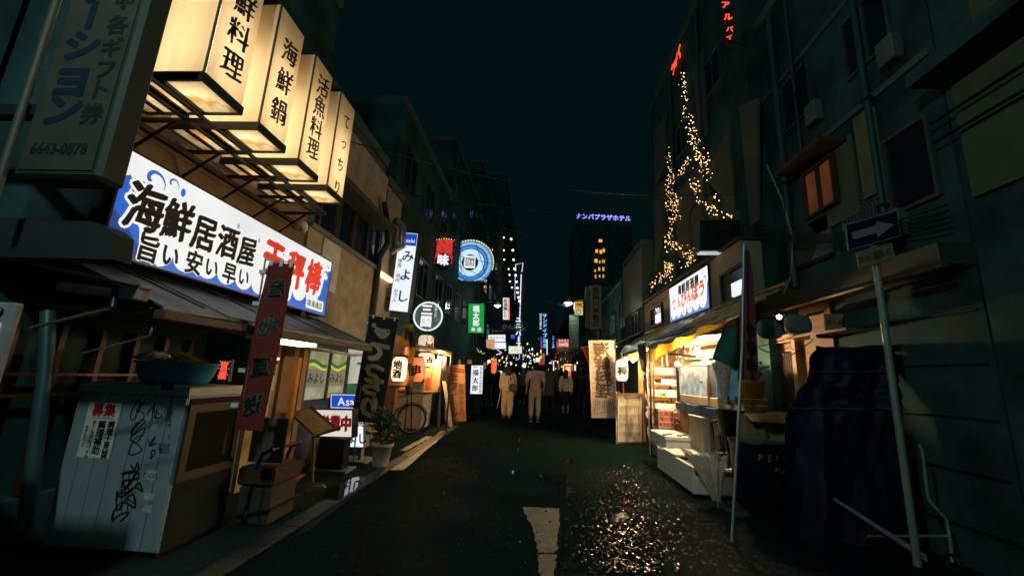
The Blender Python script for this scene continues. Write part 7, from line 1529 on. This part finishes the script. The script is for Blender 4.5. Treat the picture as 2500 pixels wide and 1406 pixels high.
def person(label, base, h, top, trouser, yaw=0, hair='short', sleeve=.5, trouser_len=.86, wide=1., shoe=K, stride=.10, female=False, bag=False, umbrella=False, coat=False, skirt=False, sole=None, vox=.018):
    """yaw 0 = walking away from the camera"""
    t = T('person', label, 'person', base); a = math.radians(yaw); k = h / 1.7
    def W(x, y, z): return base + Vector((x * math.cos(a) - y * math.sin(a), x * math.sin(a) + y * math.cos(a), z)) * 1.0
    P = lambda x, y, z: W(x * k, y * k, z * k)
    sw = .175 if female else .205; hw = .092
    hip = {s: P(s * hw, 0, .88) for s in (-1, 1)}; fy = {-1: stride, 1: -stride}
    kn = {s: P(s * (hw + .01), fy[s] * .6 + .03, .47) for s in (-1, 1)}; an = {s: P(s * (hw + .005), fy[s] - (.0 if s < 0 else .02), .075 + (0.0 if s < 0 else .02)) for s in (-1, 1)}
    sh = {s: P(s * sw, 0, 1.39) for s in (-1, 1)}; el = {s: P(s * (sw + .055), -.03, 1.12) for s in (-1, 1)}; wr = {s: P(s * (sw + .05), .06 * -s + .03, .87) for s in (-1, 1)}
    b = MB()
    b.ball(P(0, 0.01, 1.585), (.078 * k, .095 * k, .115 * k), 14, 10); limb(b, [P(0, 0, 1.50), P(0, 0, 1.40)], [.052 * k, .058 * k])
    b.ball(P(0, .11, 1.575), (.013 * k, .022 * k, .022 * k), 8, 6)                    # nose
    for s in (-1, 1): b.ball(P(s * .08, 0, 1.58), (.012 * k, .02 * k, .03 * k), 8, 6)  # ears
    b.ball(P(0, 0, 1.27), (.155 * k, .10 * k, .20 * k), 14, 8); b.ball(P(0, 0, 1.05), (.125 * k, .09 * k, .17 * k), 14, 8); b.ball(P(0, 0, .92), (.15 * k, .105 * k, .13 * k), 14, 8)
    for s in (-1, 1):
        limb(b, [sh[s], el[s], wr[s]], [.048 * k, .038 * k, .026 * k]); limb(b, [hip[s], kn[s], an[s]], [.078 * k, .052 * k, .036 * k])
        hd = wr[s] + Vector((0, 0, -.05 * k)); b.ball(hd, (.022 * k, .035 * k, .05 * k), 8, 6)
        for q in range(4): limb(b, [hd + Vector((0, (-.024 + .016 * q) * k, -.035 * k)), hd + Vector((-s * .008 * k, (-.022 + .016 * q) * k, -(.075 + .008 * (q in (1, 2))) * k)), hd + Vector((-s * .018 * k, (-.018 + .015 * q) * k, -(.10 + .008 * (q in (1, 2))) * k))], [.0085, .008, .007], 6)
        limb(b, [hd + Vector((0, .03 * k, .01)), hd + Vector((-s * .012 * k, .048 * k, -.03 * k)), hd + Vector((-s * .016 * k, .045 * k, -.055 * k))], [.010, .009, .008], 6)
    remesh(b, 'body', SKIN, t, vox * .8, 3)
    for s in (-1, 1): MB().ball(P(s * .03, .095, 1.60), .009 * k, 6, 4).build('eye', INK, t)
    MB().ball(P(0, .094, 1.535), (.022 * k, .008 * k, .006 * k), 8, 4).build('mouth', pm('lips', (.30, .10, .08), .5), t)
    # shirt, loose
    b = MB(); lo = .88 if not coat else .62
    b.ball(P(0, 0, 1.30), ((sw - .01) * k, .115 * k, .16 * k), 14, 8); b.tube([P(0, 0, 1.36), P(0, -.005, 1.12), P(0, 0, lo)], [.150 * k, .152 * k, (.158 + .03 * coat) * k], 16)
    b.v = [Vector(((q - base).x, (q - base).y, (q - base).z)) + base for q in b.v]
    limb(b, [P(-sw * .75, 0, 1.405), P(0, -.005, 1.43), P(sw * .75, 0, 1.405)], [.06 * k, .072 * k, .06 * k])
    for s in (-1, 1):
        e = sh[s].lerp(el[s], 1) if sleeve > .6 else sh[s].lerp(el[s], .85); pts = [sh[s], e]; rd = [.072 * k, .066 * k]
        if sleeve > .6: pts.append(el[s].lerp(wr[s], min(1, (sleeve - .5) * 2))); rd.append(.052 * k)
        limb(b, pts, rd)
    o = remesh(b, 'coat' if coat else 'shirt', top, t, vox, 4)
    # creases
    for v in o.data.vertices:
        n = noise.noise((v.co.x * 16, v.co.y * 16, v.co.z * 7)); v.co += v.normal * n * .010
    b = MB()
    if skirt: b.tube([P(0, 0, .98), P(0, 0, .8), P(0, 0, .42)], [.14 * k, .18 * k, .22 * k], 16)
    else:
        b.ball(P(0, 0, .92), (.165 * k, .12 * k, .14 * k), 14, 8)
        for s in (-1, 1):
            cuff = kn[s].lerp(an[s], trouser_len * 1.16 - .16 if trouser_len < 1 else 1.0); limb(b, [hip[s], kn[s], cuff], [.095 * k * (1 + .1 * (wide - 1)), .078 * k * wide, .066 * k * wide])
    o = remesh(b, 'skirt' if skirt else 'trousers', trouser, t, vox, 4)
    for v in o.data.vertices:
        n = noise.noise((v.co.x * 15, v.co.y * 15, v.co.z * 6)); v.co += v.normal * n * .010
    for s in (-1, 1):
        d = (W(0, 1, 0) - W(0, 0, 0)); c = Vector((an[s].x, an[s].y, .045 * k + (an[s].z - .075 * k)))
        b = MB(); limb(b, [c - d * .05 * k, c + d * .06 * k, c + d * .14 * k + Vector((0, 0, -.012))], [.043 * k, .042 * k, .032 * k]); remesh(b, 'shoe', shoe, t, .012, 3)
        if sole: MB().fbox(Frame(c + Vector((0, 0, -.043 * k)), d, Vector((-d.y, d.x, 0))), -.09 * k, .17 * k, -.042 * k, .042 * k, -.002, .02, .006).build('sole', sole, t)
    b = MB()
    b.ball(P(0, -.012, 1.615), (.092 * k, .105 * k, .105 * k), 14, 10); b.ball(P(0, -.05, 1.56), (.08 * k, .06 * k, .10 * k), 12, 8)
    if hair == 'long':
        for x, z, r in ((-.05, 1.48, .06), (.05, 1.48, .06), (0, 1.42, .075), (-.05, 1.30, .055), (.04, 1.30, .06), (0, 1.18, .05), (-.07, 1.22, .03), (.08, 1.26, .03)): b.ball(P(x, -.095, z), (r * k, .035 * k, .11 * k), 10, 6)
    o = remesh(b, 'hair', HAIR, t, .014, 2)
    for v in o.data.vertices: v.co += v.normal * noise.noise((v.co.x * 60, v.co.y * 60, v.co.z * 14)) * .006
    if bag:
        q = T('shoulder_bag', 'slouchy brown shoulder bag hanging at the right hip of the long haired walker', 'bag', P(.17, -.10, .9))
        b = MB(); b.ball(P(.17, -.12, 1.0), (.15 * k, .08 * k, .13 * k), 14, 8); b.ball(P(.20, -.12, .95), (.15 * k, .07 * k, .08 * k), 14, 8); remesh(b, 'bag_body', pm('brown_bag', (.16, .10, .05), .7), q, .016, 4)
        MB().tube([P(.06, -.14, 1.08), P(.0, -.14, 1.25), P(.10, -.07, 1.47), P(.14, .0, 1.46), P(.17, .08, 1.3)], .012, 6).build('strap', pm('dark_strap', (.05, .03, .02), .6), q)
        MB().tube([P(.26, -.13, 1.05), P(.20, -.14, 1.25), P(.13, -.08, 1.46)], .012, 6).build('strap', pm('dark_strap', (.05, .03, .02), .6), q)
    if umbrella:
        hd = wr[-1]; MB().tube([hd + Vector((0, 0, .02)), hd + Vector((-.10, .05, -.52))], [.022, .008], 8).build('closed_umbrella', pm('pale_umbrella', (.5, .48, .45), .5), None, 'pale closed umbrella carried in the left hand of the long haired walker', None, 'umbrella')
    return t
BE = pm('cream_blouse', (.74, .60, .44), .85, var=.12); BT = pm('sand_trousers', (.74, .52, .32), .85, var=.12); PKS = pm('dusty_pink_shirt', (.68, .40, .34), .85, var=.15); BG = pm('beige_chinos', (.66, .52, .34), .85, var=.12)
DRK = pm('black_clothes', (.012, .013, .014), .85); DNV = pm('navy_clothes', (.012, .016, .03), .8); OLC = pm('olive_jacket', (.05, .055, .035), .85); GRC = pm('grey_green_coat', (.05, .065, .06), .85)
person('woman with long dark hair in a cream blouse and wide sand trousers, walking away', PZ(1236, 1026), 1.62, BE, BT, yaw=-4, hair='long', sleeve=.85, trouser_len=.72, wide=1.35, female=True, bag=True, umbrella=True, stride=.13)
person('man in a dusty pink short sleeved shirt and cropped beige trousers, walking away', PZ(1304, 1030), 1.72, PKS, BG, yaw=3, sleeve=.5, trouser_len=.70, wide=1.0, stride=.10, sole=pm('white_sole', (.5, .5, .45), .6))
person('woman with long dark hair in a loose cream jacket and a black skirt', PZ(1380, 1014), 1.60, BE, DRK, yaw=-12, hair='long', sleeve=.95, skirt=True, female=True, stride=.07)
person('dark clad person beside the woman in the loose cream jacket', PZ(1400, 1008), 1.62, DRK, DRK, yaw=10, sleeve=.95, trouser_len=1.0)
person('tall man in a grey green coat just right of the pink shirted man', PZ(1341, 1010), 1.80, GRC, DRK, yaw=5, sleeve=.95, coat=True, trouser_len=1.0)
person('person in an olive jacket coming towards the camera between the two walkers', PZ(1274, 985), 1.66, OLC, DRK, yaw=180, sleeve=.95, trouser_len=1.0, shoe=pm('white_shoe', (.4, .4, .38), .6))
person('man in navy clothes beside the lit white stand sign', PZ(1203, 990), 1.72, DNV, DNV, yaw=-15, sleeve=.95, trouser_len=1.0)
person('person in black far behind the long haired walker', PZ(1256, 972), 1.68, DRK, DRK, yaw=8, sleeve=.95, trouser_len=1.0)
person('person in black at the left kerb with pale shoes', PZ(1190, 992), 1.66, DRK, GRC, yaw=60, sleeve=.95, trouser_len=1.0, shoe=pm('white_shoe', (.4, .4, .38), .6))
person('person in black right of the cream jacket woman, near the cream banner', PZ(1418, 1012), 1.70, DRK, DRK, yaw=-6, sleeve=.95, trouser_len=1.0)
person('person in dark clothes far down the alley, under the blue neon', PZ(1320, 968), 1.70, DNV, DRK, yaw=0, sleeve=.95, trouser_len=1.0)
